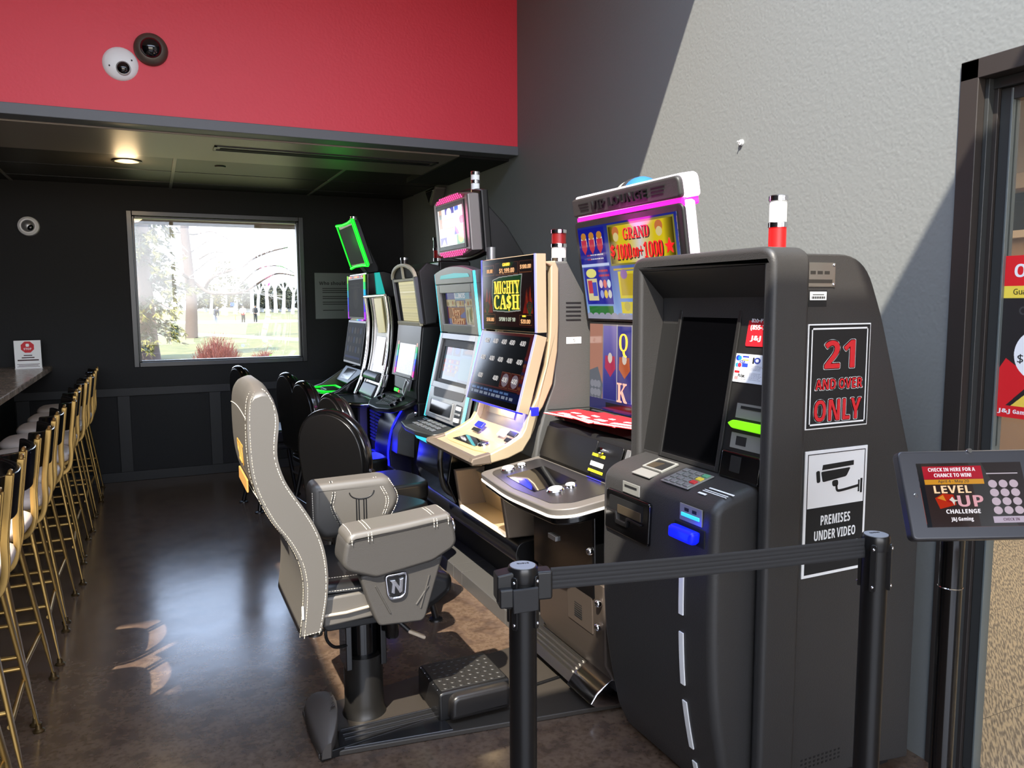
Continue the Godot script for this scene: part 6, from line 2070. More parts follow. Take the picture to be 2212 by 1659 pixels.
# ---------------------------------------------------------------- black machine with the arched cream top
func machine_arched() -> void:
	var o := thing("slot_machine", "black slot machine with an arched cream frame and a painted lawn reflection in its top glass", "slot machine", Vector3(1.8, 0.40, -4.99), 0.0, "slot machines along the wall")
	var zl := -5.27
	var zr := -4.72
	var blk := mat("black_satin", gray(1))
	part(o, "cabinet", hull([1.56, 1.45, 1.52, 1.06, 1.52, 0.40, 2.1, 0.40, 2.12, 1.46], zl + 0.01, zr - 0.005, 0.012), blk)
	part(o, "top_box", hull([1.545, 1.80, 1.60, 1.855, 1.72, 1.83, 1.66, 1.47, 1.585, 1.46], zl + 0.008, zr - 0.004, 0.01), mat("charcoal", gray(1)))
	var A := plane(1.533, 1.8, 1.577, 1.462, -5.27, -4.72)
	var cream := mat("cream_frame", Color(0.86, 0.83, 0.70), 0.45)
	var arch := []
	for i in 13:
		var a := PI - PI * i / 12.0
		arch.append(Vector2(0.255 + 0.25 * cos(a), -0.035 + 0.085 * sin(a)))
	# the arch as a bent bar, with a middle strut
	var b := B.new()
	var path := PackedVector3Array()
	for q in arch:
		path.append(A * Vector3(q.x, q.y, 0.004))
	b.sweep(path, rrect(-0.011, -0.011, 0.011, 0.011, 0.004, 2), A.basis.z)
	part(o, "arch", b, cream)
	part(o, "arch_strut", pb(A, 0.243, -0.04, 0.267, 0.045, -0.004, 0.012, 0.003), cream)
	var fill := PackedVector2Array(arch)
	part(o, "arch_panel", ppoly(A, fill, -0.02, 0.0), mat("void_black", gray(1)))
	part(o, "top_sill", pb(A, 0.04, -0.04, 0.47, -0.058, -0.004, 0.012, 0.003), cream)
	part(o, "bottom_sill", ppoly(A, fillet(pv([-0.005, -0.325, 0.49, -0.325, 0.49, -0.352, 0.25, -0.36, 0.0, -0.355]), 0.008, 3), -0.01, 0.014, 0.004), cream)
	for q in [[0.0, 0.03], [0.47, 0.505]]:
		part(o, "side_rail", pb(A, q[0], -0.335, q[1], -0.03, -0.02, 0.01, 0.004), mat("rail_gray", Color(0.45, 0.45, 0.47), 0.4, 0.4))
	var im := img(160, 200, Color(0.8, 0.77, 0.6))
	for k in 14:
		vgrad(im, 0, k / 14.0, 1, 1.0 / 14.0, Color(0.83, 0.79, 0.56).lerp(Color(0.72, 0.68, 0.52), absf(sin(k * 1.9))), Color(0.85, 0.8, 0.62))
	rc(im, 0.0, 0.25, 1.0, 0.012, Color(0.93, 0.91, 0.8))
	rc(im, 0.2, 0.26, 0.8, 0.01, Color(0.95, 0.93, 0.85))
	ppic(o, "reflection_screen", A, 0.11, -0.06, 0.46, -0.322, 0.0, pic("lawn_reflection_screen", im, 0.75, 0.25))  # reflection of the lawn painted in and made to glow
	part(o, "glass_side", pb(A, 0.03, -0.322, 0.11, -0.06, -0.02, -0.004), mat("void_black", gray(1)))
	var Lo := plane(1.574, 1.45, 1.5, 1.05, -5.27, -4.72)
	part(o, "lower_frame", pframe(Lo, 0.0, -0.012, 0.50, -0.352, 0.1, -0.04, 0.0, 0.004), blk)
	part(o, "header_strip", pb(Lo, 0.06, -0.018, 0.48, -0.05, 0.0, 0.006, 0.002), mat("header_pale", Color(0.62, 0.66, 0.63), 0.4))
	im = img(200, 220, Color(0.78, 0.79, 0.78))
	var f := FastNoiseLite.new()
	f.seed = 12
	f.frequency = 0.025
	for yy in 220:
		for xx in 200:
			var q := f.get_noise_2d(xx, yy)
			if absf(q) < 0.035 or (q > 0.28 and absf(f.get_noise_2d(xx * 3, yy * 3)) < 0.05):
				im.set_pixel(xx, yy, Color(0.6, 0.61, 0.61))
			elif q < -0.25:
				im.set_pixel(xx, yy, Color(0.7, 0.72, 0.72))
	ppic(o, "lower_screen", Lo, 0.105, -0.052, 0.455, -0.33, 0.004, pic("pale_reflection_screen", im, 0.6, 0.25))  # pale reflection of the outdoors painted in as glowing noise
	part(o, "name_strip", pb(Lo, 0.1, -0.326, 0.45, -0.347, 0.0, 0.008, 0.002), mat("strip_dark", Color(0.38, 0.38, 0.37), 0.4))
	# colour-changing side lights
	var cols := [Color(1.0, 0.2, 0.3), Color(0.9, 0.7, 0.6), Color(0.2, 0.85, 0.5), Color(0.3, 0.8, 0.8), Color(0.2, 0.4, 1.0), Color(0.5, 0.3, 0.95), Color(0.95, 0.2, 0.75)]
	for s in 2:
		for k in 7:
			var y0 := -0.055 - k * 0.04
			part(o, "color_led", pb(Lo, 0.058 if s == 0 else 0.468, y0 - 0.04, 0.083 if s == 0 else 0.492, y0, 0.0, 0.005, 0.001), glow("led_mix_%d" % k, cols[k], 0.75, cols[k] * 0.5))
	part(o, "apron", ppoly(Lo, pv([0.1, -0.35, 0.45, -0.352, 0.435, -0.43, 0.13, -0.42]), -0.01, 0.004), mat("apron_gray", Color(0.4, 0.4, 0.41), 0.45))
	for q in [[-0.07, -0.375, -0.095, -0.465, 1.0], [0.475, -0.37, 0.43, -0.46, -1.0]]:
		var hp := PackedVector3Array()
		for e in [[q[0], q[1]], [q[0] + 0.05 * q[4], q[1] + 0.012], [q[2] + 0.05 * q[4], q[3] + 0.02], [q[2], q[3]]]:
			hp.append(Lo * Vector3(e[0], e[1], 0.02))
		part(o, "grab_handle", B.new().sweep(hp, rrect(-0.006, -0.006, 0.006, 0.006, 0.002, 2), Lo.basis.z, true), mat("silver", gray(1)))
	part(o, "green_lamp", pb(Lo, 0.15, -0.432, 0.23, -0.455, 0.0, 0.012, 0.003), mat("led_green", gray(1)))
	part(o, "bill_slot", pb(Lo, 0.25, -0.435, 0.4, -0.46, 0.0, 0.012, 0.003), blk)
	part(o, "red_lamp", pb(Lo, 0.255, -0.44, 0.28, -0.455, 0.011, 0.014, 0.001), mat("led_red", gray(1)))
	var D := plane(1.5, 0.985, 1.37, 0.935, -5.27, -4.72)
	var dp := fillet(pv([-0.045, 0.0, 0.56, 0.02, 0.57, -0.07, 0.5, -0.16, 0.3, -0.2, 0.08, -0.2, -0.05, -0.15]), 0.035, 4)
	var dk := part(o, "button_deck", ppoly(D, dp, -0.035, 0.0, 0.01), blk)
	part(dk, "deck_panel", ppoly(D, fillet(pv([0.1, -0.03, 0.34, -0.01, 0.42, -0.13, 0.17, -0.165]), 0.01, 3), 0.0, 0.005, 0.001), mat("deck_panel_gray", Color(0.4, 0.4, 0.4), 0.4, 0.3))
	for j in 3:
		for i in 5:
			part(dk, "button", pb(D, 0.14 + i * 0.04 + j * 0.02, -0.06 - j * 0.034, 0.168 + i * 0.04 + j * 0.02, -0.038 - j * 0.034, 0.004, 0.01, 0.003), blk)
	for q in [[0.07, -0.09], [0.40, -0.05], [0.44, -0.11]]:
		part(dk, "round_button", disc(D, q[0], q[1], 0.03, 0.0, 0.018), mat("black_gloss", gray(1)))
	# blue-lit curved belly door
	part(o, "belly", hull([1.52, 0.92, 1.47, 0.90, 1.40, 0.78, 1.37, 0.62, 1.38, 0.47, 1.7, 0.44, 1.7, 0.93], zl + 0.02, zr - 0.16, 0.01, 45), mat("belly_blue", Color(0.10, 0.10, 0.22), 0.25))
	part(o, "belly_door", hull([1.515, 0.91, 1.46, 0.89, 1.395, 0.77, 1.385, 0.64, 1.5, 0.60], zr - 0.16, zr - 0.02, 0.008, 45), mat("powder_gray", gray(1)))
	part(o, "belly_led", B.new().tube(smooth([Vector3(1.465, 0.90, zr - 0.17), Vector3(1.395, 0.78, zr - 0.17), Vector3(1.366, 0.62, zr - 0.17), Vector3(1.375, 0.5, zr - 0.17)], 4), 0.007, 6, Vector3(0, 0, 1)), mat("led_blue", gray(1)))
	part(o, "coin_tray", hull([1.36, 0.46, 1.36, 0.54, 1.375, 0.54, 1.39, 0.475, 1.52, 0.475, 1.52, 0.45], zr - 0.3, zr - 0.03, 0.004), mat("steel", gray(1)))
	omni(o, "blue_lamp", Vector3(1.30, 0.66, -4.95), Color(0.1, 0.12, 1.0), 0.07, 0.06)
	part(o, "side_box", B.new().span(Vector3(1.50, 0.42, zr - 0.02), Vector3(1.62, 0.97, zr + 0.06), 0.012), blk)
	for y in [0.90, 0.85]:
		b = B.new()
		b.x = Transform3D(Basis(Vector3(0, 0, 1), PI / 2), Vector3(1.502, y, zr + 0.02))
		b.lathe([Vector2(0, 0.014), Vector2(0.012, 0.014), Vector2(0.014, 0.0)], 14)
		part(o, "lock", b, mat("chrome", gray(1)))
	part(o, "roof_box", B.new().span(Vector3(1.68, 1.80, -4.95), Vector3(1.9, 1.87, -4.72), 0.015), blk)
	candle(o, Vector3(1.72, 1.87, -4.85), 0.03, [[0.05, glow("lens_darkred_lamp", gray(1), 0.2)], [0.05, mat("smoke_lens", Color(0.25, 0.24, 0.23), 0.2, 0.5)]])

# ---------------------------------------------------------------- black machine with chrome curved sides
func machine_chrome() -> void:
	var o := thing("slot_machine", "black slot machine with curved chrome side rails, second from the back wall", "slot machine", Vector3(1.8, 0.40, -5.645), 0.0, "slot machines along the wall")
	var zl := -5.93
	var zr := -5.36
	var pts := [Vector2(1.50, 1.65), Vector2(1.519, 1.50), Vector2(1.517, 1.37), Vector2(1.498, 1.2), Vector2(1.455, 1.03), Vector2(1.40, 0.904)]
	var blk := mat("black_satin", gray(1))
	var sm_ := smooth(pts, 4)
	var poly := []
	for q in sm_:
		poly.append_array([q.x + 0.03, q.y])
	poly.append_array([1.44, 0.86, 1.62, 0.86, 1.62, 0.4, 2.1, 0.4, 2.1, 1.66])
	part(o, "cabinet", hull(poly, zl + 0.01, zr - 0.01, 0.008, 40), mat("black_gloss", gray(1)))
	for z in [zl, zr]:
		var pth := PackedVector3Array()
		for q in sm_:
			pth.append(Vector3(q.x + 0.004, q.y, z))
		part(o, "side_rail", B.new().sweep(pth, rrect(-0.013, -0.011, 0.013, 0.011, 0.006, 3), Vector3(0, 0, 1)), mat("chrome", gray(1)))
	part(o, "top_rail", B.new().tube([Vector3(1.5, 1.65, zl), Vector3(1.5, 1.655, zr)], 0.012, 8, Vector3(1, 0, 0)), mat("chrome", gray(1)))
	var A := plane(1.53, 1.62, 1.54, 1.38, -5.9, -5.39)
	part(o, "upper_screen", ppoly(A, pv([0.15, 0.015, 0.345, 0.018, 0.40, -0.232, 0.22, -0.24]), 0.0, 0.006), glow("chrome_reflection_screen", Color(0.78, 0.74, 0.55), 0.7, Color(0.7, 0.66, 0.5)))  # reflection of the outdoors put in as an even pale glow
	var Lo := plane(1.54, 1.375, 1.47, 1, -5.9, -5.39)
	var im := img(64, 64, Color(0.6, 0.55, 0.5))
	vgrad(im, 0, 0, 1, 1, Color(0.55, 0.52, 0.55), Color(0.66, 0.55, 0.48))
	ppic(o, "lower_screen", Lo, 0.2, -0.022, 0.44, -0.23, 0.006, pic("chrome_lower_screen", im, 0.45, 0.2))
	part(o, "padded_roll", B.new().prism(fillet(pv([1.475, 1.11, 1.43, 1.07, 1.44, 1.03, 1.5, 1.03]), 0.03, 4), zl + 0.14, zr - 0.06, 0.01), mat("roll_gray", Color(0.22, 0.22, 0.23), 0.4))
	part(o, "bill_panel", B.new().prism(fillet(pv([1.445, 1.01, 1.40, 0.93, 1.42, 0.91, 1.5, 1.0]), 0.01, 3), zl + 0.12, zr - 0.08, 0.006), mat("roll_gray", gray(1)))
	# half-round deck
	var dp := PackedVector2Array()
	for i in 13:
		var a := PI * i / 12.0
		dp.append(Vector2(1.40 - 0.2 * pow(sin(a), 0.8), -5.645 + 0.288 * cos(a)))
	dp.append(Vector2(1.47, -5.933))
	dp.append(Vector2(1.47, -5.357))
	var b := B.new()
	b.x = Transform3D(Basis(Vector3(1, 0, 0), Vector3(0, 0, 1), Vector3(0, -1, 0)), Vector3.ZERO)
	b.prism(dp, -0.9, -0.865, 0.01, 40)
	var dk := part(o, "button_deck", b, blk)
	var rim := PackedVector3Array()
	for i in 13:
		rim.append(Vector3(dp[i].x - 0.004, 0.886, dp[i].y))
	part(dk, "deck_rim", B.new().sweep(rim, B.circle(0.007, 8), Vector3(0, 1, 0), false, [], 100), mat("chrome", gray(1)))
	part(o, "lower_cabinet", hull([1.50, 0.86, 1.47, 0.80, 1.47, 0.48, 1.5, 0.42, 1.7, 0.42, 1.7, 0.87], zl + 0.03, zr - 0.03, 0.008), mat("black_gloss", gray(1)))
	part(o, "side_post", B.new().span(Vector3(1.40, 0.42, -5.85), Vector3(1.46, 0.86, -5.78), 0.008), mat("post_gray", Color(0.35, 0.33, 0.33), 0.4))
	b = B.new()
	for c in 2:
		for k in 9:
			b.span(Vector3(1.462, 0.58 + k * 0.026, -5.72 + c * 0.16), Vector3(1.472, 0.592 + k * 0.026, -5.60 + c * 0.16))
	part(o, "vent", b, glow("vent_led", Color(0.12, 0.14, 0.7), 0.3, Color(0.3, 0.3, 0.4)), "", true)
	b = B.new()
	var ring := []
	for i in 20:
		ring.append(Vector3(1.462, 0.585 + 0.03 * sin(TAU * i / 20), -5.48 + 0.03 * cos(TAU * i / 20)))
	b.tube(ring, 0.006, 6, Vector3(1, 0, 0.1), true)
	b.span(Vector3(1.456, 0.585, -5.484), Vector3(1.466, 0.618, -5.476), 0.002)
	part(o, "power_light", b, mat("led_red", gray(1)))
	part(o, "kick_light", hull([1.40, 0.46, 1.41, 0.40, 1.5, 0.40, 1.5, 0.52], -5.7, -5.42, 0.004), glow("kick_led", Color(0.05, 0.08, 1.0), 0.9, Color(0.05, 0.05, 0.4)))
	omni(o, "kick_lamp", Vector3(1.33, 0.56, -5.56), Color(0.08, 0.1, 1.0), 0.06, 0.05)
	candle(o, Vector3(1.66, 1.66, -5.4), 0.034, [[0.09, mat("smoke_lens", gray(1))]])
	candle(o, Vector3(1.66, 1.79, -5.4), 0.026, [[0.03, mat("smoke_green", Color(0.05, 0.12, 0.09), 0.2)], [0.05, mat("smoke_lens", gray(1))]])

# ---------------------------------------------------------------- farthest machine with the rainbow edge and green topper
func machine_rainbow() -> void:
	var o := thing("slot_machine", "farthest slot machine with rainbow edge lights and a tilted green framed topper", "slot machine", Vector3(1.8, 0.40, -6.38), 0.0, "slot machines along the wall")
	var blk := mat("black_satin", gray(1))
	var zl := -6.68
	var zr := -6.08
	part(o, "cabinet", hull([1.56, 1.84, 1.70, 1.86, 2.1, 1.75, 2.1, 0.4, 1.60, 0.4, 1.56, 1.0, 1.555, 1.46], zl + 0.01, zr - 0.01, 0.012), mat("black_gloss", gray(1)))
	var A := plane(1.545, 1.83, 1.545, 1.47, -6.68, -6.08)
	part(o, "upper_case", pb(A, 0.0, -0.355, 0.56, 0.0, -0.03, 0.0, 0.005), blk)
	var im := img(160, 120, Color(0.16, 0.15, 0.15))
	el(im, 0.5, 0.45, 0.2, 0.32, Color(0.24, 0.22, 0.22))
	el(im, 0.5, 0.4, 0.09, 0.14, Color(0.3, 0.27, 0.25))
	scribble(im, 0.15, 0.1, 0.7, 2, 0.1, Color(0.3, 0.28, 0.25), 0.3)
	ppic(o, "upper_screen", A, 0.03, -0.035, 0.53, -0.345, 0.003, pic("portrait_screen", im, 0.25, 0.6, {"metallic_specular": 0.2}))
	var rain := [Color(0.6, 1.0, 0.3), Color(0.2, 0.9, 0.5), Color(0.15, 0.75, 0.95), Color(0.15, 0.35, 1.0), Color(0.35, 0.2, 1.0), Color(0.7, 0.2, 0.95)]
	for s in 2:
		for k in 6:
			part(o, "rainbow_led", pb(A, 0.0 if s == 0 else 0.552, -0.06 * (k + 1), 0.011 if s == 0 else 0.563, -0.06 * k, -0.01, 0.005, 0.001), glow("led_rain_%d" % k, rain[k], 1.0, rain[k] * 0.5))
	for k in 8:
		part(o, "top_led", pb(A, 0.05 + k * 0.06, -0.022, 0.1 + k * 0.06, -0.008, 0.0, 0.004, 0.001), glow("led_top_%d" % (k % 4), [Color(1, 0.8, 0.4), Color(1, 0.25, 0.2), Color(0.25, 0.2, 0.2), Color(1, 0.4, 0.3)][k % 4], 0.9, Color(0.4, 0.3, 0.2)))
	for k in 5:
		part(o, "middle_led", pb(A, 0.3 + k * 0.045, -0.372, 0.335 + k * 0.045, -0.360, 0.0, 0.004, 0.001), glow("led_mid_%d" % k, [Color(0.1, 0.9, 0.8), Color(0.2, 0.4, 1.0), Color(0.3, 0.2, 1.0), Color(0.7, 0.2, 1), Color(1, 0.2, 0.9)][k], 0.9, Color(0.2, 0.2, 0.4)))
	part(o, "side_light", hull([1.62, 1.84, 1.66, 1.845, 1.72, 1.6, 1.64, 1.58], zr - 0.012, zr + 0.02, 0.01), glow("side_led", Color(0.15, 0.75, 0.7), 0.8, Color(0.1, 0.4, 0.4)))
	var Lo := plane(1.545, 1.46, 1.487, 1.1, -6.68, -6.08)
	part(o, "lower_case", pb(Lo, 0.0, -0.365, 0.6, 0.0, -0.03, 0.0, 0.005), blk)
	im = img(160, 120, Color(0.05, 0.055, 0.09))
	for k in 15:
		el(im, 0.15 + 0.17 * (k % 5), 0.2 + 0.24 * (k / 5), 0.055, 0.085, [Color(0.25, 0.18, 0.16), Color(0.16, 0.2, 0.32), Color(0.3, 0.28, 0.26)][k % 3])
	rc(im, 0.05, 0.86, 0.9, 0.06, Color(0.12, 0.16, 0.35))
	ppic(o, "lower_screen", Lo, 0.02, -0.02, 0.58, -0.345, 0.003, pic("far_reel_screen", im, 0.5, 0.6, {"metallic_specular": 0.2}))
	var C := plane(1.512, 1.068, 1.41, 0.955, -6.68, -6.08)
	part(o, "front_panel", ppoly(C, pv([0.0, 0.0, 0.6, 0.0, 0.56, -0.15, 0.04, -0.15]), -0.03, 0.0, 0.004), mat("panel_gray", Color(0.3, 0.3, 0.3), 0.4, 0.3))
	part(o, "service_screen", ppoly(C, fillet(pv([0.12, -0.02, 0.43, -0.015, 0.41, -0.12, 0.14, -0.125]), 0.01, 3), 0.0, 0.003), mat("dark_screen", gray(1)))
	# deck: a wide gloss tongue with a green outlined pad
	var dp := fillet(pv([1.46, -6.72, 1.2, -6.72, 1.13, -6.6, 1.10, -6.38, 1.13, -6.16, 1.2, -6.04, 1.46, -6.04]), [0.02, 0.08, 0.08, 0.08, 0.08, 0.08, 0.02], 4)
	var b := B.new()
	b.x = Transform3D(Basis(Vector3(1, 0, 0), Vector3(0, 0, 1), Vector3(0, -1, 0)), Vector3.ZERO)
	b.prism(dp, -0.9, -0.855, 0.015, 40)
	var dk := part(o, "button_deck", b, mat("black_gloss", gray(1)))
	part(o, "deck_shoulder", hull([1.20, 0.89, 1.30, 0.92, 1.52, 1.06, 1.56, 1.06, 1.56, 0.86, 1.22, 0.86], zr - 0.02, zr + 0.03, 0.012, 40), mat("black_gloss", gray(1)))
	part(o, "deck_shoulder", hull([1.20, 0.89, 1.30, 0.92, 1.52, 1.06, 1.56, 1.06, 1.56, 0.86, 1.22, 0.86], zl - 0.03, zl + 0.02, 0.012, 40), mat("shoulder_brown", Color(0.3, 0.26, 0.23), 0.4))
	var loop := [Vector3(1.40, 0.903, -6.62), Vector3(1.22, 0.903, -6.58), Vector3(1.17, 0.903, -6.38), Vector3(1.22, 0.903, -6.18), Vector3(1.40, 0.903, -6.14)]
	part(dk, "green_outline_led", B.new().tube(loop, 0.007, 6, Y, true), mat("led_green", gray(1)))
	part(dk, "pad", B.new().span(Vector3(1.25, 0.9, -6.5), Vector3(1.36, 0.912, -6.26), 0.004), blk)
	b = B.new()
	b.x.origin = Vector3(1.39, 0.9, -6.2)
	b.lathe([Vector2(0, 0.03), Vector2(0.03, 0.028), Vector2(0.036, 0.0)], 18)
	part(dk, "spin_button", b, mat("black_gloss", gray(1)))
	omni(dk, "deck_lamp", Vector3(1.24, 0.99, -6.38), Color(0.2, 1.0, 0.3), 0.012, 0.03)
	part(o, "belly", hull([1.45, 0.86, 1.5, 0.42, 1.7, 0.42, 1.7, 0.87], zl + 0.03, zr - 0.03, 0.008), mat("black_gloss", gray(1)))
	# topper
	var Tt := plane(1.47, 2.255, 1.575, 1.897, -6.69, -6.08)
	var tp := part(o, "topper", ppoly(Tt, pv([0.01, -0.01, 0.56, -0.01, 0.60, -0.365, 0.055, -0.365]), -0.05, 0.0, 0.008), mat("black_gloss", gray(1)))
	ppic_poly(tp, "topper_screen", Tt, pv([0.02, -0.04, 0.53, -0.035, 0.56, -0.345, 0.075, -0.345]), mat("dim_screen", Color(0.10, 0.095, 0.09), 0.6, 0.0, {"metallic_specular": 0.2}))
	var fr := [Vector3(-0.002, 0.0, 0.006), Vector3(0.2, -0.012, 0.006), Vector3(0.4, -0.012, 0.006), Vector3(0.566, 0.0, 0.006), Vector3(0.585, -0.18, 0.006), Vector3(0.61, -0.372, 0.006), Vector3(0.45, -0.362, 0.006), Vector3(0.2, -0.362, 0.006), Vector3(0.048, -0.374, 0.006), Vector3(0.022, -0.18, 0.006)]
	var fp := []
	for q in fr:
		fp.append(Tt * q)
	var gb := B.new()
	gb.tube([fp[0], fp[1], fp[2], fp[3]], 0.011, 8, Vector3(1, 0, 0))
	gb.tube([fp[3], fp[4], fp[5]], 0.016, 8, Vector3(1, 0, 0.1))
	gb.tube([fp[5], fp[6], fp[7], fp[8]], 0.011, 8, Vector3(1, 0, 0))
	gb.tube([fp[8], fp[9], fp[0]], 0.006, 8, Vector3(1, 0, 0.1))
	part(tp, "green_frame_led", gb, mat("led_green", gray(1)))
	omni(tp, "green_lamp", Vector3(1.40, 2.08, -6.38), Color(0.15, 1.0, 0.3), 0.035, 0.08)
	part(o, "topper_arm", hull([1.56, 2.15, 1.60, 2.16, 1.72, 1.9, 1.72, 1.84, 1.64, 1.84, 1.59, 1.9], -6.45, -6.32, 0.008), mat("black_matte", gray(1)))
	candle(o, Vector3(1.54, 2.22, -6.4), 0.03, [[0.05, mat("lens_pale", Color(0.6, 0.62, 0.58), 0.4)]])

func ppic_poly(parent: Node3D, called: String, T: Transform3D, p: PackedVector2Array, m: Material) -> void:
	part(parent, called, ppoly(T, p, 0.0, 0.003), m)

# ---------------------------------------------------------------- payout kiosk
func kiosk() -> void:
	var o := thing("payout_kiosk", "tall charcoal cash and ticket payout kiosk with an age sign on its side", "kiosk", Vector3(1.9, 0, -2.05))
	var ch := mat("kiosk_charcoal", Color(0.185, 0.18, 0.178), 0.5, 0.05, {"normal_enabled": true, "normal_texture": noise_tex(FastNoiseLite.TYPE_VALUE, 0.35, 256, [], 5, 2, true, 2.0), "normal_scale": 0.3, "uv1_triplanar": true, "uv1_scale": Vector3(5, 5, 5)})
	var zs := -1.72
	part(o, "cabinet", B.new().prism(fillet(pv([1.70, 1.738, 1.99, 1.740, 2.078, 1.55, 2.25, 1.05, 2.296, 0.88, 2.296, 0.03, 1.70, 0.10]), [0.0, 0.14, 0.05, 0.1, 0.1, 0.01, 0.01], 8), -2.35, zs, 0.006, 30), ch)
	part(o, "kick", B.new().span(Vector3(1.62, 0.0, -2.34), Vector3(2.25, 0.1, zs - 0.04)), mat("void_black", gray(1)))
	var b := B.new()
	for i in 3:
		for j in 10:
			b.span(Vector3(1.80 + j * 0.018, 0.115 + i * 0.014, zs - 0.001), Vector3(1.808 + j * 0.018, 0.121 + i * 0.014, zs + 0.001))
	part(o, "vent", b, mat("void_black", gray(1)), "", true)
	# front surround with the screen recess in it
	var side := Basis(Vector3(0, 0, 1), Vector3(0, 1, 0), Vector3(-1, 0, 0))
	b = B.new()
	b.x = Transform3D(side, Vector3.ZERO)
	var ou := fillet(pv([-2.41, 0.05, -2.41, 1.757, -1.69, 1.757, -1.69, 0.05]), [0.0, 0.06, 0.06, 0.0], 8)
	var surr := PackedVector2Array()
	for q in ou:
		surr.append(q)
	for q in [Vector2(-1.735, 0.05), Vector2(-1.735, 1.703), Vector2(-2.35, 1.703), Vector2(-2.35, 0.05)]:
		surr.append(q)
	b.prism(surr, -1.745, -1.60, 0.018, 30)
	part(o, "surround", b, ch)
	part(o, "lower_front", B.new().prism(pv([1.62, 1.06, 1.62, 0.05, 1.74, 0.05, 1.74, 1.06]), -2.36, -1.73, 0.0, 40), ch)
	part(o, "recess", B.new().prism(pv([1.607, 1.704, 1.713, 1.60, 1.622, 1.05, 1.742, 1.05, 1.742, 1.72, 1.62, 1.72]), -2.352, -1.733, 0.0, 20), mat("kiosk_inner", Color(0.10, 0.098, 0.096), 0.5))
	var S := plane(1.713, 1.6, 1.622, 1.05, -2.345, -1.775)
	part(o, "camera_window", ppoly(S, pv([0.235, 0.085, 0.29, 0.087, 0.295, 0.055, 0.245, 0.053]), 0.005, 0.02), mat("dark_screen", gray(1)))
	part(o, "screen_surround", pframe(S, 0.095, 0.012, 0.416, -0.553, 0.016, 0.0, 0.008, 0.002), mat("kiosk_inner", gray(1)))
	part(o, "screen", pb(S, 0.110, -0.537, 0.40, -0.004, 0.0, 0.004), mat("dark_screen", gray(1)))
	ptext(o, "The industry leader.", S, 0.235, -0.036, 0.0045, 0.017, glow("dim_letter_screen", Color(0.28, 0.28, 0.3), 0.5, Color(0.2, 0.2, 0.2)), "n", 0.2, 0.0006)
	part(o, "service_card", ppoly(S, fillet(pv([0.4501, -0.0255, 0.60, 0.0, 0.60, -0.14, 0.4488, -0.1428]), 0.006, 2), 0.001, 0.003), mat("card_red", Color(0.75, 0.10, 0.15), 0.5), "red service call card")
	ptext(o, "For service", S, 0.505, -0.035, 0.0035, 0.010, mat("ink_white", gray(1)), "nb", 0.075)
	ptext(o, "855-PLAY", S, 0.505, -0.06, 0.0035, 0.015, mat("ink_white", gray(1)), "nb", 0.085)
	ptext(o, "(855-752", S, 0.505, -0.084, 0.0035, 0.015, mat("ink_white", gray(1)), "nb", 0.085)
	ptext(o, "J&J", S, 0.49, -0.118, 0.0035, 0.015, mat("ink_white", gray(1)), "nb", 0.045)
	var im := img(220, 160, Color(0.92, 0.93, 0.96))
	el(im, 0.14, 0.15, 0.075, 0.1, Color(0.1, 0.2, 0.7))
	el(im, 0.19, 0.15, 0.06, 0.08, Color(0.1, 0.5, 0.85))
	rc(im, 0.28, 0.07, 0.2, 0.06, Color(0.12, 0.18, 0.6))
	rc(im, 0.28, 0.19, 0.2, 0.05, Color(0.93, 0.75, 0.3))
	el(im, 0.13, 0.4, 0.06, 0.08, Color(0.2, 0.55, 0.85))
	el(im, 0.21, 0.4, 0.06, 0.08, Color(0.8, 0.15, 0.25))
	rc(im, 0.29, 0.33, 0.19, 0.14, Color(0.15, 0.25, 0.7))
	rc(im, 0.08, 0.6, 0.17, 0.09, Color(0.8, 0.12, 0.15))
	rc(im, 0.1, 0.8, 0.12, 0.12, Color(0.88, 0.5, 0.5))
	scribble(im, 0.29, 0.8, 0.18, 2, 0.07, Color(0.35, 0.35, 0.35))
	rc(im, 0.6, 0.1, 0.05, 0.22, Color(0.1, 0.1, 0.12))
	el(im, 0.74, 0.2, 0.1, 0.11, Color(0.2, 0.28, 0.62), 0.55)
	scribble(im, 0.56, 0.4, 0.4, 4, 0.045, Color(0.35, 0.35, 0.4))
	scribble(im, 0.56, 0.65, 0.4, 6, 0.045, Color(0.5, 0.5, 0.55), 0.4, 8)
	ppic(o, "network_sticker", S, 0.4073, -0.1673, 0.5489, -0.2569, 0.003, pic("network_sticker", im, 0.0, 0.5), "white card network sticker")
	ptext(o, "VISA", S, 0.448, -0.192, 0.0035, 0.009, mat("ink_blue", Color(0.12, 0.2, 0.6), 0.5), "nb", 0.026)
	ptext(o, "Pulse", S, 0.452, -0.235, 0.0035, 0.010, mat("ink", gray(1)), "nb", 0.028)
	var lp := mat("label_plate", Color(0.6, 0.6, 0.58), 0.4, 0.5)
	part(o, "receipt_plate", ppoly(S, pv([0.455, -0.322, 0.60, -0.322, 0.60, -0.368, 0.455, -0.368]), 0.001, 0.004), lp)
	part(o, "receipt_slot", pb(S, 0.475, -0.338, 0.60, -0.329, 0.003, 0.006), mat("void_black", gray(1)))
	part(o, "green_slot_light", ppoly(S, fillet(pv([0.438, -0.388, 0.46, -0.376, 0.60, -0.376, 0.60, -0.404, 0.46, -0.402]), 0.006, 2), 0.002, 0.02, 0.004), glow("slot_green_light", Color(0.55, 1.0, 0.05), 0.65, Color(0.5, 0.85, 0.1)))
	part(o, "bill_plate", ppoly(S, pv([0.45, -0.415, 0.60, -0.415, 0.60, -0.463, 0.45, -0.463]), 0.001, 0.004), lp)
	part(o, "bill_picture", pb(S, 0.475, -0.452, 0.52, -0.424, 0.003, 0.005), mat("ink", gray(1)))
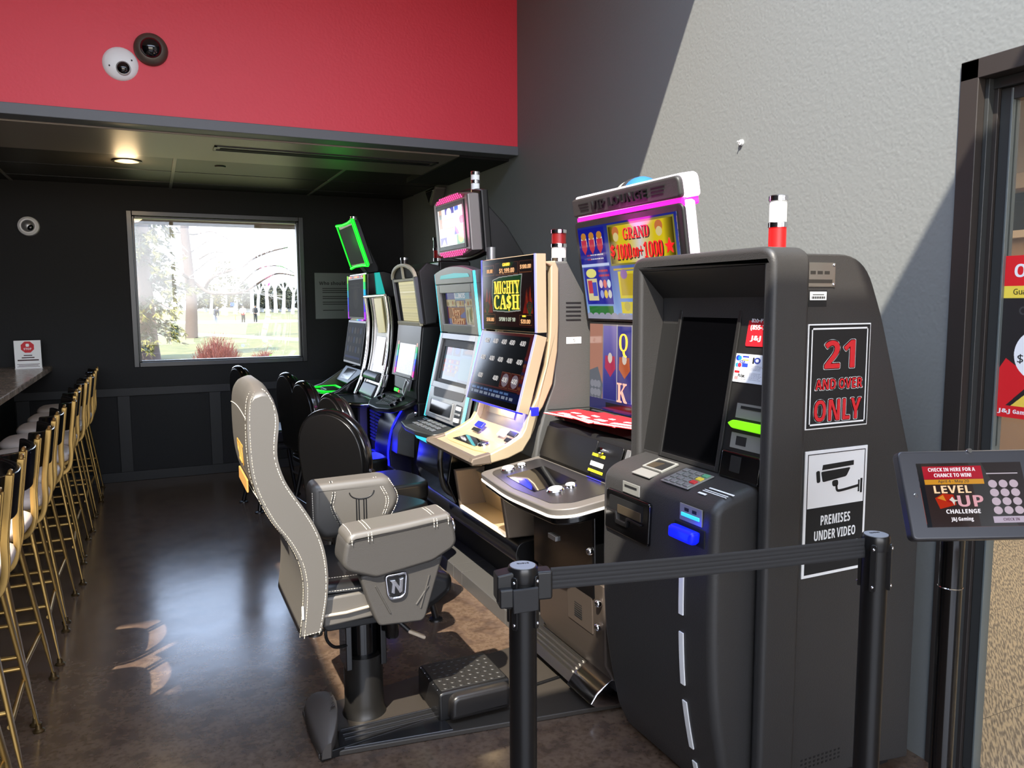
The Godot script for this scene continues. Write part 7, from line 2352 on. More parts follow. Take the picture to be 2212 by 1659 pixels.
	part(o, "card_reader", ppoly(S, fillet(pv([0.435, -0.472, 0.61, -0.472, 0.61, -0.56, 0.435, -0.56]), 0.01, 3), 0.0, 0.022, 0.008), mat("black_gloss", gray(1)))
	part(o, "card_slot", pb(S, 0.485, -0.535, 0.53, -0.485, 0.02, 0.024, 0.001), mat("void_black", gray(1)))
	# console: shelf rolling over into the front
	var con := []
	for q in [[1.625, 1.054], [1.54, 1.036], [1.492, 1.02], [1.462, 0.995], [1.452, 0.955], [1.449, 0.8], [1.450, 0.6], [1.462, 0.4], [1.488, 0.24], [1.52, 0.10]]:
		con.append(Vector2(q[0], q[1]))
	var cp := PackedVector2Array(smooth(con, 3))
	for q in [Vector2(1.56, 0.02), Vector2(1.70, 0.02), Vector2(1.70, 1.054)]:
		cp.append(q)
	part(o, "console", B.new().prism(cp, -2.362, -1.742, 0.03, 40), ch)
	var T := plane(1.61, 1.052, 1.47, 1.012, -2.345, -1.74)
	var lift := 0.003
	part(o, "deposit_well", ppoly(T, pv([0.148, -0.027, 0.245, -0.027, 0.245, -0.086, 0.148, -0.086]), lift, lift + 0.004), mat("void_black", gray(1)))
	part(o, "well_rim", pframe(T, 0.14, -0.02, 0.253, -0.094, 0.008, lift, lift + 0.008, 0.002), lp)
	part(o, "well_plate", ppoly(T, pv([0.15, -0.05, 0.2, -0.04, 0.19, -0.082, 0.15, -0.082]), lift + 0.003, lift + 0.006), mat("brass_dim", Color(0.45, 0.4, 0.33), 0.3, 0.8))
	part(o, "text_plate", pb(T, 0.145, -0.143, 0.248, -0.1, lift, lift + 0.003), lp)
	part(o, "keypad_plate", pb(T, 0.298, -0.133, 0.44, -0.024, lift, lift + 0.004, 0.002), lp)
	for i in 4:
		for j in 4:
			part(o, "key", pb(T, 0.308 + i * 0.033, -0.05 - j * 0.0255, 0.333 + i * 0.033, -0.032 - j * 0.0255, lift + 0.003, lift + 0.009, 0.002), [mat("key_gray", Color(0.55, 0.55, 0.54), 0.4, 0.4), mat("key_green", Color(0.35, 0.6, 0.45), 0.5), mat("key_yellow", Color(0.85, 0.75, 0.25), 0.5), mat("key_red", Color(0.75, 0.2, 0.2), 0.5)][0 if i < 3 else [1, 2, 3, 0][j]])
	var pm := B.new()
	pm.x = T
	for q in [[0.49, 0.6, -0.084, 0.006], [0.485, 0.59, -0.1, 0.003], [0.485, 0.592, -0.108, 0.003], [0.485, 0.52, -0.122, 0.008]]:
		pm.span(Vector3(q[0], q[2] - q[3], lift), Vector3(q[1], q[2], lift + 0.0015))
	part(o, "printed_notice", pm, mat("ink_white", gray(1)), "", true)
	var F := plane(1.452, 0.985, 1.45, 0.6, -2.345, -1.74)
	part(o, "card_plate", pb(F, 0.126, -0.036, 0.226, 0.002, 0.0, 0.004, 0.001), lp)
	part(o, "card_mouth", pb(F, 0.14, -0.014, 0.212, -0.008, 0.003, 0.006), mat("void_black", gray(1)))
	# cash tray: gloss moulding with a deep mouth
	var tf := part(o, "cash_tray", ppoly(F, fillet(pv([0.035, -0.04, 0.30, -0.04, 0.292, -0.188, 0.028, -0.186]), 0.014, 4), -0.004, 0.014, 0.006), mat("black_gloss", gray(1)))
	part(tf, "mouth", ppoly(F, fillet(pv([0.06, -0.058, 0.265, -0.058, 0.262, -0.115, 0.06, -0.115]), 0.006, 2), 0.012, 0.0155), mat("void_black", gray(1)))
	part(tf, "mouth_plate", pb(F, 0.115, -0.112, 0.255, -0.082, 0.014, 0.018, 0.001), mat("brass_dim", gray(1)))
	part(tf, "lip", ppoly(F, fillet(pv([0.05, -0.106, 0.112, -0.106, 0.118, -0.135, 0.17, -0.135, 0.175, -0.115, 0.262, -0.118, 0.26, -0.126, 0.183, -0.124, 0.178, -0.15, 0.108, -0.15, 0.104, -0.116, 0.05, -0.116]), 0.003, 2), 0.012, 0.022, 0.002), mat("black_satin", gray(1)))
	part(o, "ticket_plate", pb(F, 0.446, -0.052, 0.552, 0.0, 0.0, 0.004, 0.001), lp)
	part(o, "ticket_bar_light", pb(F, 0.455, -0.038, 0.542, -0.026, 0.003, 0.007, 0.002), glow("cyan_bar_light", Color(0.2, 0.85, 0.95), 0.8, Color(0.3, 0.7, 0.8)))
	part(o, "ticket_icon", pb(F, 0.47, -0.02, 0.49, -0.01, 0.003, 0.005), mat("ink", gray(1)))
	part(o, "ticket_icon", pb(F, 0.507, -0.02, 0.527, -0.01, 0.003, 0.005), mat("ink", gray(1)))
	part(o, "ticket_well", pb(F, 0.42, -0.115, 0.565, -0.06, -0.002, 0.004, 0.002), mat("void_black", gray(1)))
	part(o, "blue_ticket_light", ppoly(F, fillet(pv([0.43, -0.066, 0.55, -0.066, 0.545, -0.108, 0.428, -0.108]), 0.012, 3), 0.0, 0.04, 0.014), glow("ticket_blue_light", Color(0.03, 0.12, 1.0), 0.75, Color(0.05, 0.1, 0.6)))
	omni(o, "ticket_lamp", Vector3(1.38, 0.90, -1.86), Color(0.1, 0.2, 1.0), 0.012, 0.03)
	# white dashes down the front
	var prof := func(y: float) -> float:
		for i in range(cp.size() - 1):
			if cp[i].y >= y and cp[i + 1].y < y:
				return lerpf(cp[i].x, cp[i + 1].x, (cp[i].y - y) / (cp[i].y - cp[i + 1].y))
		return 1.5
	for q in [[0.78, 0.633], [0.575, 0.402], [0.345, 0.18], [0.13, 0.10]]:
		var pl_ := []
		for k in 5:
			var y := lerpf(q[0], q[1], k / 4.0)
			pl_.append(Vector2(prof.call(y) - 0.004, y))
		part(o, "white_dash", B.new().prism(band(pl_, 0.008), -1.894, -1.872, 0.001, 60), mat("white_plastic", gray(1)))
	# signs on the side
	var sg := thing("age_sign", "black 21 and over only sign with red letters on the kiosk's side", "sign", Vector3(1.895, 1.214, zs))
	part(sg, "plate", B.new().span(Vector3(1.766, 1.212, zs), Vector3(2.026, 1.531, zs + 0.004), 0.001), mat("ink_white", gray(1)))
	part(sg, "black_field", B.new().span(Vector3(1.770, 1.216, zs + 0.003), Vector3(2.022, 1.527, zs + 0.005)), mat("ink", gray(1)))
	b = B.new()
	for q in [[1.779, 1.224, 1.783, 1.519], [2.009, 1.224, 2.013, 1.519], [1.779, 1.224, 2.013, 1.229], [1.779, 1.514, 2.013, 1.519]]:
		b.span(Vector3(q[0], q[1], zs + 0.005), Vector3(q[2], q[3], zs + 0.0056))
	part(sg, "border", b, mat("ink_white", gray(1)))
	for q in [["21", 1.896, 1.438, 0.086, 0.126], ["AND OVER", 1.898, 1.348, 0.031, 0.196], ["ONLY", 1.896, 1.268, 0.066, 0.196]]:
		for k in 8:
			var a := TAU * k / 8
			text(sg, q[0], Vector3(q[1] + 0.0035 * cos(a), q[2] + 0.0035 * sin(a), zs + 0.0054), X, Y, q[3], mat("ink_white", gray(1)), "nb", q[4], 0.0006, "letter_outline")
		text(sg, q[0], Vector3(q[1], q[2], zs + 0.0063), X, Y, q[3], mat("ink_red", gray(1)), "nb", q[4], 0.0006)
	sg = thing("surveillance_sign", "black and white video surveillance sign with a camera symbol on the kiosk's side", "sign", Vector3(1.9, 0.76, zs))
	part(sg, "plate", B.new().span(Vector3(1.772, 0.748, zs), Vector3(2.035, 1.146, zs + 0.004), 0.001), mat("ink_white", gray(1)))
	part(sg, "black_field", B.new().span(Vector3(1.782, 0.758, zs + 0.003), Vector3(2.025, 0.967, zs + 0.0048)), mat("ink", gray(1)))
	b = B.new()
	for q in [[1.782, 0.967, 1.7845, 1.136], [2.0225, 0.967, 2.025, 1.136], [1.782, 1.1335, 2.025, 1.136]]:
		b.span(Vector3(q[0], q[1], zs + 0.003), Vector3(q[2], q[3], zs + 0.0048))
	part(sg, "thin_border", b, mat("ink", gray(1)))
	var sy := B.new()
	sy.x.origin = Vector3(0, 0, zs + 0.004)
	sy.prism(pv([1.845, 1.099, 1.975, 1.103, 1.975, 1.088, 1.842, 1.083]), 0, 0.001)
	sy.prism(fillet(pv([1.838, 1.078, 1.962, 1.082, 1.945, 1.055, 1.846, 1.045]), 0.006, 3), 0, 0.001)
	sy.prism(fillet(pv([1.817, 1.081, 1.832, 1.083, 1.836, 1.046, 1.822, 1.044]), 0.006, 3), 0, 0.001)
	sy.prism(fillet(pv([1.885, 1.046, 1.91, 1.048, 1.912, 1.028, 1.888, 1.027]), 0.008, 3), 0, 0.001)
	sy.prism(band(smooth([Vector2(1.90, 1.03), Vector2(1.905, 1.012), Vector2(1.925, 1.008), Vector2(2.0, 1.016)], 5), 0.008), 0, 0.001, 0.0, 60)
	sy.prism(pv([1.998, 1.0, 2.004, 1.0, 2.004, 1.038, 1.998, 1.038]), 0, 0.001)
	sy.prism(pv([2.008, 0.996, 2.016, 0.996, 2.016, 1.042, 2.008, 1.042]), 0, 0.001)
	part(sg, "camera_symbol", sy, mat("ink", gray(1)))
	for q in [["PREMISES", 0.925, 0.125], ["UNDER VIDEO", 0.878, 0.175], ["SURVEILLANCE", 0.831, 0.2]]:
		text(sg, q[0], Vector3(1.905, q[1], zs + 0.0052), X, Y, 0.031, mat("ink_white", gray(1)), "nb", q[2], 0.0008)
	# steel plate and barcode on the side
	part(o, "steel_plate", B.new().span(Vector3(1.741, 1.641, zs), Vector3(1.868, 1.713, zs + 0.003), 0.001), mat("steel", gray(1)))
	b = B.new()
	for q in [[1.747, 1.648], [1.862, 1.648], [1.747, 1.706], [1.862, 1.706]]:
		b.ball(Vector3(q[0], q[1], zs + 0.003), Vector3(0.0055, 0.0055, 0.004), 10, 6)
	part(o, "screw", b, mat("chrome", gray(1)), "", true)
	b = B.new()
	for k in 3:
		b.span(Vector3(1.768 + k * 0.028, 1.678, zs + 0.003), Vector3(1.788 + k * 0.028, 1.688, zs + 0.0036))
	b.span(Vector3(1.762, 1.652, zs + 0.003), Vector3(1.856, 1.663, zs + 0.0036))
	part(o, "engraving", b, mat("engrave", Color(0.2, 0.19, 0.18), 0.5, 0.5))
	part(o, "sticker_backing", B.new().span(Vector3(1.766, 1.582, zs), Vector3(1.838, 1.632, zs + 0.001)), mat("ink", gray(1)))
	part(o, "barcode_sticker", B.new().span(Vector3(1.77, 1.602, zs + 0.001), Vector3(1.836, 1.627, zs + 0.002)), mat("paper", gray(1)))
	b = B.new()
	for k in 18:
		b.span(Vector3(1.776 + k * 0.003, 1.606, zs + 0.002), Vector3(1.7772 + k * 0.003 + 0.0008 * (k % 3), 1.613, zs + 0.0024))
	b.span(Vector3(1.78, 1.617, zs + 0.002), Vector3(1.826, 1.6195, zs + 0.0024))
	part(o, "barcode", b, mat("ink", gray(1)))

# ---------------------------------------------------------------- the VIP lounge chair on its sled
func stitch(b: B, p: Array, gap := 0.003, dash := 0.0065) -> void:
	var acc := 0.0
	for i in p.size() - 1:
		var a: Vector3 = p[i]
		var e: Vector3 = p[i + 1]
		var l := a.distance_to(e)
		var s := acc
		while s < l:
			var f := minf(s + dash, l)
			b.tube([a.lerp(e, s / l), a.lerp(e, f / l)], 0.0012, 3, Vector3(0.31, 0.42, 0.85))
			s += dash + gap
		acc = maxf(0.0, s - l)

func vip_chair() -> void:
	var o := thing("lounge_chair", "large charcoal leather lounge chair with white stitching on a sled before the nearest machine", "chair", Vector3(0.68, 0.02, -2.83))
	var le := mat("leather", gray(1))
	var lb := mat("leather_black", gray(1))
	var th := mat("thread", gray(1))
	var pl_ := mat("arm_plastic", Color(0.24, 0.23, 0.22), 0.55, 0.0, {"normal_enabled": true, "normal_texture": noise_tex(FastNoiseLite.TYPE_VALUE, 0.35, 256, [], 9, 2, true, 2.0), "normal_scale": 0.3, "uv1_triplanar": true, "uv1_scale": Vector3(6, 6, 6)})
	# backrest: the side outline, front edge then rear edge
	var fr := [Vector2(0.284, 1.335), Vector2(0.318, 1.342), Vector2(0.345, 1.305), Vector2(0.357, 1.229), Vector2(0.349, 1.15), Vector2(0.350, 1.095), Vector2(0.369, 1.029), Vector2(0.397, 0.975), Vector2(0.435, 0.913), Vector2(0.470, 0.845), Vector2(0.493, 0.77), Vector2(0.502, 0.688), Vector2(0.498, 0.607), Vector2(0.484, 0.53), Vector2(0.474, 0.484)]
	var rr := [Vector2(0.404, 0.477), Vector2(0.417, 0.588), Vector2(0.420, 0.668), Vector2(0.407, 0.742), Vector2(0.374, 0.815), Vector2(0.326, 0.887), Vector2(0.287, 0.969), Vector2(0.268, 1.032), Vector2(0.260, 1.093), Vector2(0.257, 1.168), Vector2(0.258, 1.243), Vector2(0.264, 1.295), Vector2(0.275, 1.322)]
	var frs := smooth(fr, 3)
	var rrs := smooth(rr, 3)
	var out := PackedVector2Array()
	for q in frs:
		out.append(q)
	for q in rrs:
		out.append(q)
	# widths vary: rounded at the head, so it is lofted across z
	var rings := []
	var zc := -2.83
	for q in [[-0.262, 0.965], [-0.258, 0.985], [-0.245, 0.998], [-0.12, 1.0], [0.0, 1.0], [0.12, 1.0], [0.245, 0.998], [0.258, 0.985], [0.262, 0.965]]:
		var ring := []
		var c := Vector2(0.38, 0.9)
		for p in out:
			var s: float = q[1]
			var d := Vector2(p.x, p.y)
			var bulge := 0.0
			if p.x < 0.425 and p.y < 1.28 and absf(q[0]) < 0.2:
				bulge = 0.0
			var head := clampf((p.y - 1.22) / 0.12, 0.0, 1.0)
			var e := absf(q[0]) / 0.262
			d.y -= head * 0.028 * pow(e, 6.0)
			d = c + (d - c) * lerpf(1.0, s, 0.6) if s < 1.0 else d
			ring.append(Vector3(d.x - bulge, d.y, zc + q[0]))
		rings.append(ring)
	var bk := part(o, "backrest", chair_loft(rings, out), le)
	var b := B.new()
	var zn := zc + 0.2625
	var l1 := []
	for i in range(3, frs.size()):
		l1.append(Vector3(frs[i].x - 0.010, frs[i].y - (0.0 if i > 6 else 0.012), zn))
	stitch(b, l1)
	var l2 := []
	for q in rrs:
		l2.append(Vector3(q.x + 0.010, q.y, zn))
	stitch(b, l2)
	var l2b := []
	for q in rrs:
		l2b.append(Vector3(q.x - 0.002, q.y, zn - 0.016))
	stitch(b, l2b)
	stitch(b, [Vector3(0.412, 0.487, zn), Vector3(0.468, 0.492, zn)])
	var l3 := []
	for i in 12:
		l3.append(Vector3(0.2575 - 0.0012, 1.235 + 0.012 * sin(PI * i / 11.0), zc + 0.25 - i * 0.0455))
	stitch(b, l3)
	var l4 := []
	for i in 12:
		l4.append(Vector3(0.284, 0.972 - 0.008 * sin(PI * i / 11.0), zc + 0.25 - i * 0.0455))
	stitch(b, l4)
	part(bk, "stitching", b, th, "", true)
	# gold lettering on the back
	var gl := mat("gold_thread", Color(0.82, 0.62, 0.28), 0.5)
	text(bk, "VIP", Vector3(0.2605, 1.085, zc), -Z, Vector3(-0.06, 1, 0), 0.075, gl, "sb", 0.2, 0.002)
	part(bk, "gold_patch", B.new().span(Vector3(0.263, 0.965, zc - 0.13), Vector3(0.27, 1.01, zc + 0.13), 0.003), mat("gold_patch", Color(0.72, 0.53, 0.27), 0.6))
	part(bk, "side_tag", B.new().span(Vector3(0.408, 0.545, zn - 0.001), Vector3(0.415, 0.59, zn + 0.004), 0.001), mat("paper", gray(1)))
	# seat
	var sp := fillet(pv([0.47, 0.485, 0.46, 0.64, 0.60, 0.635, 0.86, 0.64, 0.965, 0.60, 0.97, 0.54, 0.88, 0.475]), [0.01, 0.03, 0.05, 0.1, 0.06, 0.06, 0.05], 6)
	var st := part(o, "seat", B.new().prism(sp, -3.09, -2.60, 0.035, 45), lb)
	part(st, "side_skirt", B.new().prism(fillet(pv([0.485, 0.49, 0.483, 0.595, 0.66, 0.60, 0.67, 0.5]), 0.012, 3), -3.07, -2.592, 0.01), le)
	b = B.new()
	stitch(b, [Vector3(0.48, 0.642, -2.66), Vector3(0.62, 0.638, -2.66), Vector3(0.85, 0.642, -2.66), Vector3(0.93, 0.628, -2.66)])
	stitch(b, [Vector3(0.88, 0.642, -3.05), Vector3(0.895, 0.642, -2.85), Vector3(0.88, 0.642, -2.64)])
	stitch(b, [Vector3(0.902, 0.639, -3.05), Vector3(0.917, 0.639, -2.85), Vector3(0.902, 0.639, -2.64)])
	stitch(b, [Vector3(0.486, 0.618, -2.593), Vector3(0.65, 0.612, -2.593)])
	part(st, "stitching", b, th, "", true)
	part(st, "piping", B.new().tube([Vector3(0.487, 0.535, -2.588), Vector3(0.56, 0.535, -2.586), Vector3(0.70, 0.548, -2.588)], 0.006, 8), mat("piping_pale", Color(0.62, 0.58, 0.53), 0.4))
	part(o, "seat_frame", B.new().prism(fillet(pv([0.48, 0.49, 0.9, 0.5, 0.84, 0.462, 0.5, 0.462]), 0.01, 3), -3.05, -2.62, 0.006), mat("black_satin", gray(1)))
	# near arm
	var ab := fillet(pv([0.541, 0.745, 0.552, 0.80, 0.575, 0.815, 0.925, 0.845, 0.945, 0.80, 0.951, 0.75, 0.935, 0.728, 0.86, 0.69, 0.655, 0.66, 0.56, 0.697, 0.541, 0.72]), 0.015, 3)
	var na := part(o, "armrest", B.new().prism(ab, -2.665, -2.52, 0.016, 40), pl_)
	var pad := fillet(pv([0.555, 0.79, 0.557, 0.818, 0.575, 0.832, 0.75, 0.845, 0.918, 0.862, 0.93, 0.852, 0.935, 0.825, 0.80, 0.812]), 0.012, 3)
	part(na, "arm_pad", B.new().prism(pad, -2.675, -2.515, 0.02, 40), le)
	b = B.new()
	for x in [0.572, 0.628, 0.640, 0.862, 0.873, 0.915]:
		var y: float = 0.833 + (x - 0.575) * 0.085
		stitch(b, [Vector3(x, y - 0.002, -2.655), Vector3(x, y + 0.0005, -2.6), Vector3(x, y - 0.002, -2.535), Vector3(x, y - 0.013, -2.516), Vector3(x, y - 0.04, -2.5135)])
	part(na, "stitching", b, th, "", true)
	b = B.new()
	b.ball(Vector3(0.948, 0.79, -2.59), Vector3(0.012, 0.04, 0.05), 16, 10)
	part(na, "end_disc", b, mat("chrome", gray(1)))
	var sup := fillet(pv([0.60, 0.672, 0.905, 0.705, 0.835, 0.485, 0.82, 0.472, 0.665, 0.482, 0.648, 0.52]), 0.014, 3)
	var sn := part(o, "arm_support", B.new().prism(sup, -2.60, -2.54, 0.01, 40), pl_)
	b = B.new()
	for q in [[0.655, 0.63, 0.705, 0.525], [0.85, 0.64, 0.815, 0.525], [0.845, 0.6, 0.80, 0.54]]:
		b.tube([Vector3(q[0], q[1], -2.54), Vector3(q[2], q[3], -2.54)], 0.004, 6)
	part(sn, "rib", b, pl_, "", true)
	# badge
	var ol := fillet(pv([0.690, 0.662, 0.764, 0.664, 0.758, 0.592, 0.745, 0.578, 0.708, 0.578, 0.697, 0.592]), 0.012, 4)
	var ring := []
	for q in ol:
		ring.append(Vector3(q.x, q.y, -2.535))
	b = B.new().tube(ring, 0.0055, 8, Vector3(0, 0, 1), true)
	part(sn, "badge_ring", b, mat("chrome", gray(1)))
	part(sn, "badge_field", B.new().prism(B.inset(ol, 0.004), -2.541, -2.536), mat("black_gloss", gray(1)))
	b = B.new()
	b.prism(pv([0.703, 0.645, 0.722, 0.645, 0.738, 0.616, 0.738, 0.645, 0.752, 0.648, 0.748, 0.598, 0.737, 0.596, 0.722, 0.622, 0.720, 0.596, 0.708, 0.60, 0.711, 0.632]), -2.538, -2.529, 0.002)
	part(sn, "badge_letter", b, mat("chrome", gray(1)))
	# far arm, leaning inward side seen
	var fa := fillet(pv([0.53, 0.72, 0.535, 0.87, 0.55, 0.89, 0.83, 0.895, 0.86, 0.885, 0.892, 0.805, 0.888, 0.77, 0.84, 0.70, 0.80, 0.66, 0.58, 0.66]), 0.02, 4)
	var farm := part(o, "armrest", B.new().prism(fa, -3.17, -3.035, 0.03, 40), le)
	part(farm, "seam_groove", B.new().tube(smooth([Vector3(0.615, 0.895, -3.06), Vector3(0.62, 0.85, -3.034), Vector3(0.612, 0.79, -3.034), Vector3(0.65, 0.70, -3.034)], 4), 0.002, 5), mat("ink", gray(1)), "", true)
	b = B.new()
	for x in [0.0, 0.01]:
		stitch(b, smooth([Vector3(0.612 + x, 0.893, -3.06), Vector3(0.618 + x, 0.85, -3.033), Vector3(0.61 + x, 0.79, -3.033), Vector3(0.65 + x, 0.70, -3.033)], 4))
		stitch(b, smooth([Vector3(0.79 + x, 0.893, -3.06), Vector3(0.815 + x, 0.85, -3.033), Vector3(0.835 + x, 0.79, -3.033), Vector3(0.80 + x, 0.70, -3.033)], 4))
	stitch(b, smooth([Vector3(0.85, 0.885, -3.05), Vector3(0.885, 0.805, -3.033), Vector3(0.84, 0.71, -3.033)], 4))
	stitch(b, [Vector3(0.538, 0.86, -3.034), Vector3(0.54, 0.72, -3.034)])
	part(farm, "stitching", b, th, "", true)
	b = B.new()
	var ems := []
	for i in 13:
		var a := PI + PI * i / 12.0
		ems.append(Vector3(0.735 + 0.05 * cos(a), 0.845 + 0.03 * sin(a), -3.034))
	b.tube(ems, 0.0022, 5)
	for x in [0.712, 0.722, 0.742, 0.752]:
		b.tube([Vector3(x, 0.815, -3.034), Vector3(x, 0.725, -3.034)], 0.0022, 5)
	part(farm, "embossing", b, mat("leather_black", gray(1)), "", true)
	part(o, "arm_support", B.new().prism(fillet(pv([0.62, 0.68, 0.88, 0.70, 0.82, 0.48, 0.66, 0.48]), 0.014, 3), -3.14, -3.08, 0.01, 40), pl_)
	# pedestal, mechanism, lever
	b = B.new()
	b.x.origin = Vector3(0.679, 0, -2.85)
	b.lathe([Vector2(0.0, 0.02), Vector2(0.085, 0.02), Vector2(0.079, 0.035), Vector2(0.075, 0.06), Vector2(0.075, 0.26), Vector2(0.0, 0.26)], 32)
	var pd := part(o, "pedestal", b, mat("pedestal_black", Color(0.1, 0.095, 0.09), 0.34))
	b = B.new()
	b.x.origin = Vector3(0.679, 0, -2.85)
	b.lathe([Vector2(0.0, 0.25), Vector2(0.055, 0.25), Vector2(0.055, 0.465), Vector2(0, 0.465)], 24)
	b.x = Transform3D.IDENTITY
	for s in [-1.0, 1.0]:
		b.span(Vector3(0.679 + s * 0.066 - 0.012, 0.22, -2.91), Vector3(0.679 + s * 0.066 + 0.012, 0.47, -2.79), 0.004)
	part(pd, "lift_column", b, mat("black_gloss", gray(1)))
	part(pd, "cable", B.new().tube(smooth([Vector3(0.52, 0.47, -2.72), Vector3(0.515, 0.40, -2.72), Vector3(0.55, 0.345, -2.75), Vector3(0.61, 0.32, -2.8)], 5), 0.006, 6), mat("black_satin", gray(1)))
	b = B.new()
	b.x = Transform3D(Basis(), Vector3(0.768, 0.34, -2.75))
	b.lathe([Vector2(0, 0), Vector2(0.022, 0.002), Vector2(0.026, 0.01), Vector2(0.026, 0.12), Vector2(0, 0.12)], 18)
	part(o, "swivel_knob", b, mat("black_gloss", gray(1)))
	part(o, "lever", B.new().tube([Vector3(0.75, 0.45, -2.72), Vector3(0.82, 0.375, -2.70)], 0.009, 8), mat("black_satin", gray(1)))
	b = B.new()
	b.x = Transform3D(Basis(Vector3(0, 0, 1), -0.53), Vector3(0.848, 0.358, -2.70))
	b.box(Vector3.ZERO, Vector3(0.078, 0.014, 0.024), 0.006)
	part(o, "lever_paddle", b, mat("paddle_pale", Color(0.72, 0.66, 0.58), 0.5))
	# sled: plate on the floor, polished channel, end cap, raised foot step
	var flat_ := Basis(Vector3(1, 0, 0), Vector3(0, 0, 1), Vector3(0, -1, 0))
	var sl := thing("chair_sled", "dark steel floor plate joining the lounge chair to its machine, foot step on it", "base", Vector3(1.0, 0, -2.8))
	b = B.new()
	b.x = Transform3D(flat_, Vector3.ZERO)
	b.prism(pv([0.458, -2.95, 0.458, -2.625, 1.62, -2.466, 1.75, -2.46, 1.75, -3.16, 1.62, -3.145]), -0.02, 0.0, 0.004)
	part(sl, "plate", b, mat("plate_dark", Color(0.23, 0.21, 0.19), 0.42, 0.3, {"normal_enabled": true, "normal_texture": noise_tex(FastNoiseLite.TYPE_CELLULAR, 0.3, 256, [], 9, 1, true, 2.0), "normal_scale": 0.4, "uv1_triplanar": true, "uv1_scale": Vector3(8, 8, 8)}))
	b = B.new()
	b.x = Transform3D(flat_, Vector3.ZERO)
	b.prism(pv([0.55, -2.735, 0.93, -2.738, 0.94, -2.565, 0.53, -2.62]), -0.026, -0.018, 0.002)
	part(sl, "channel", b, mat("channel_steel", Color(0.3, 0.3, 0.31), 0.25, 0.85))
	b = B.new()
	for z in [-2.735, -2.70, -2.672]:
		b.span(Vector3(0.56, 0.026, z - 0.003), Vector3(0.925, 0.031, z + 0.003), 0.001)
	part(sl, "channel_rib", b, mat("channel_steel", gray(1)), "", true)
	b = B.new()
	b.span(Vector3(0.56, 0.0, -2.6), Vector3(1.0, 0.034, -2.585), 0.003)
	b.x = Transform3D(Basis(Y, -0.137), Vector3(0.462, 0, -2.612))
	b = B.new()
	b.x = Transform3D(Basis(Y, 0.137), Vector3(0.462, 0, -2.612))
	b.span(Vector3(0.0, 0.0, -0.006), Vector3(1.15, 0.03, 0.006), 0.003)
	part(sl, "edge_rail", b, mat("black_satin", gray(1)))
	# half-moon end cap
	rings = []
	for i in 9:
		var t := i / 8.0
		var z := lerpf(-2.96, -2.60, t)
		var w := 0.008 + 0.095 * pow(sin(PI * clampf(t * 0.8 + 0.14, 0, 1)), 0.8)
		var h := 0.03 + 0.075 * pow(sin(PI * clampf(t * 0.85 + 0.1, 0, 1)), 0.8)
		var x0 := 0.464 - 0.012 * sin(PI * t)
		rings.append([Vector3(x0, 0.012, z), Vector3(x0 + w * 0.15, 0.02 + h * 0.5, z), Vector3(x0 + w * 0.6, 0.02 + h * 0.92, z), Vector3(x0 + w, 0.02 + h, z), Vector3(x0 + w * 1.04, 0.02 + h * 0.9, z), Vector3(x0 + w * 1.0, 0.012, z)])
	var ec := part(sl, "end_cap", B.new().loft(rings), mat("rubber_gray", Color(0.32, 0.30, 0.285), 0.6))
	text(ec, "BATTR", Vector3(0.535, 0.115, -2.79), Vector3(-0.1, 0.05, 1), Vector3(-0.75, -0.65, 0), 0.03, mat("rubber_dark", Color(0.22, 0.2, 0.19), 0.6), "n", 0.13, 0.003)
	# foot step
	var fs := part(sl, "foot_step", B.new().prism(fillet(pv([0.912, 0.02, 0.912, 0.128, 0.925, 0.135, 1.20, 0.135, 1.205, 0.128, 1.205, 0.02]), 0.008, 2), -2.895, -2.635, 0.01, 40), mat("black_satin", gray(1)))
	b = B.new()
	b.prism(fillet(pv([0.945, 0.03, 0.95, 0.11, 0.97, 0.127, 1.195, 0.127, 1.195, 0.03]), 0.02, 4), -2.66, -2.60, 0.02, 40)
	part(sl, "step_front", b, mat("step_front", Color(0.13, 0.12, 0.115), 0.34))
	b = B.new()
	b.x = Transform3D(flat_, Vector3.ZERO)
	b.prism(rrect(0.925, -2.88, 1.195, -2.65, 0.01, 3), -0.138, -0.134, 0.001)
	part(fs, "rubber_mat", b, mat("rubber_black", Color(0.10, 0.095, 0.09), 0.55))
	for j in 7:
		for i in 8:
			b = B.new()
			b.x.origin = Vector3(0.95 + i * 0.032 + 0.008 * (j % 2), 0.137, -2.865 + j * 0.033)
			b.lathe([Vector2(0, 0.0032), Vector2(0.0105, 0.003), Vector2(0.013, 0.0)], 14)
			part(fs, "rubber_stud", b, mat("rubber_black", gray(1)))
	b = B.new()
	for k in 5:
		b.ball(Vector3(0.917, 0.134, -2.87 + k * 0.05), Vector3(0.003, 0.002, 0.003), 6, 4)
	part(fs, "rivet", b, mat("chrome", gray(1)), "", true)

# rings of one outline moved across z, closed at both ends by the outline itself
func chair_loft(rings: Array, out: PackedVector2Array) -> B:
	var b := B.new()
	b.loft(rings, false)
	var ix := Geometry2D.triangulate_polygon(out)
	for e in [0, rings.size() - 1]:
		var nn := Vector3(0, 0, -1 if e == 0 else 1)
		for i in range(0, ix.size(), 3):
			b.tri(rings[e][ix[i]], rings[e][ix[i + 1]], rings[e][ix[i + 2]], nn, nn, nn)
	return b

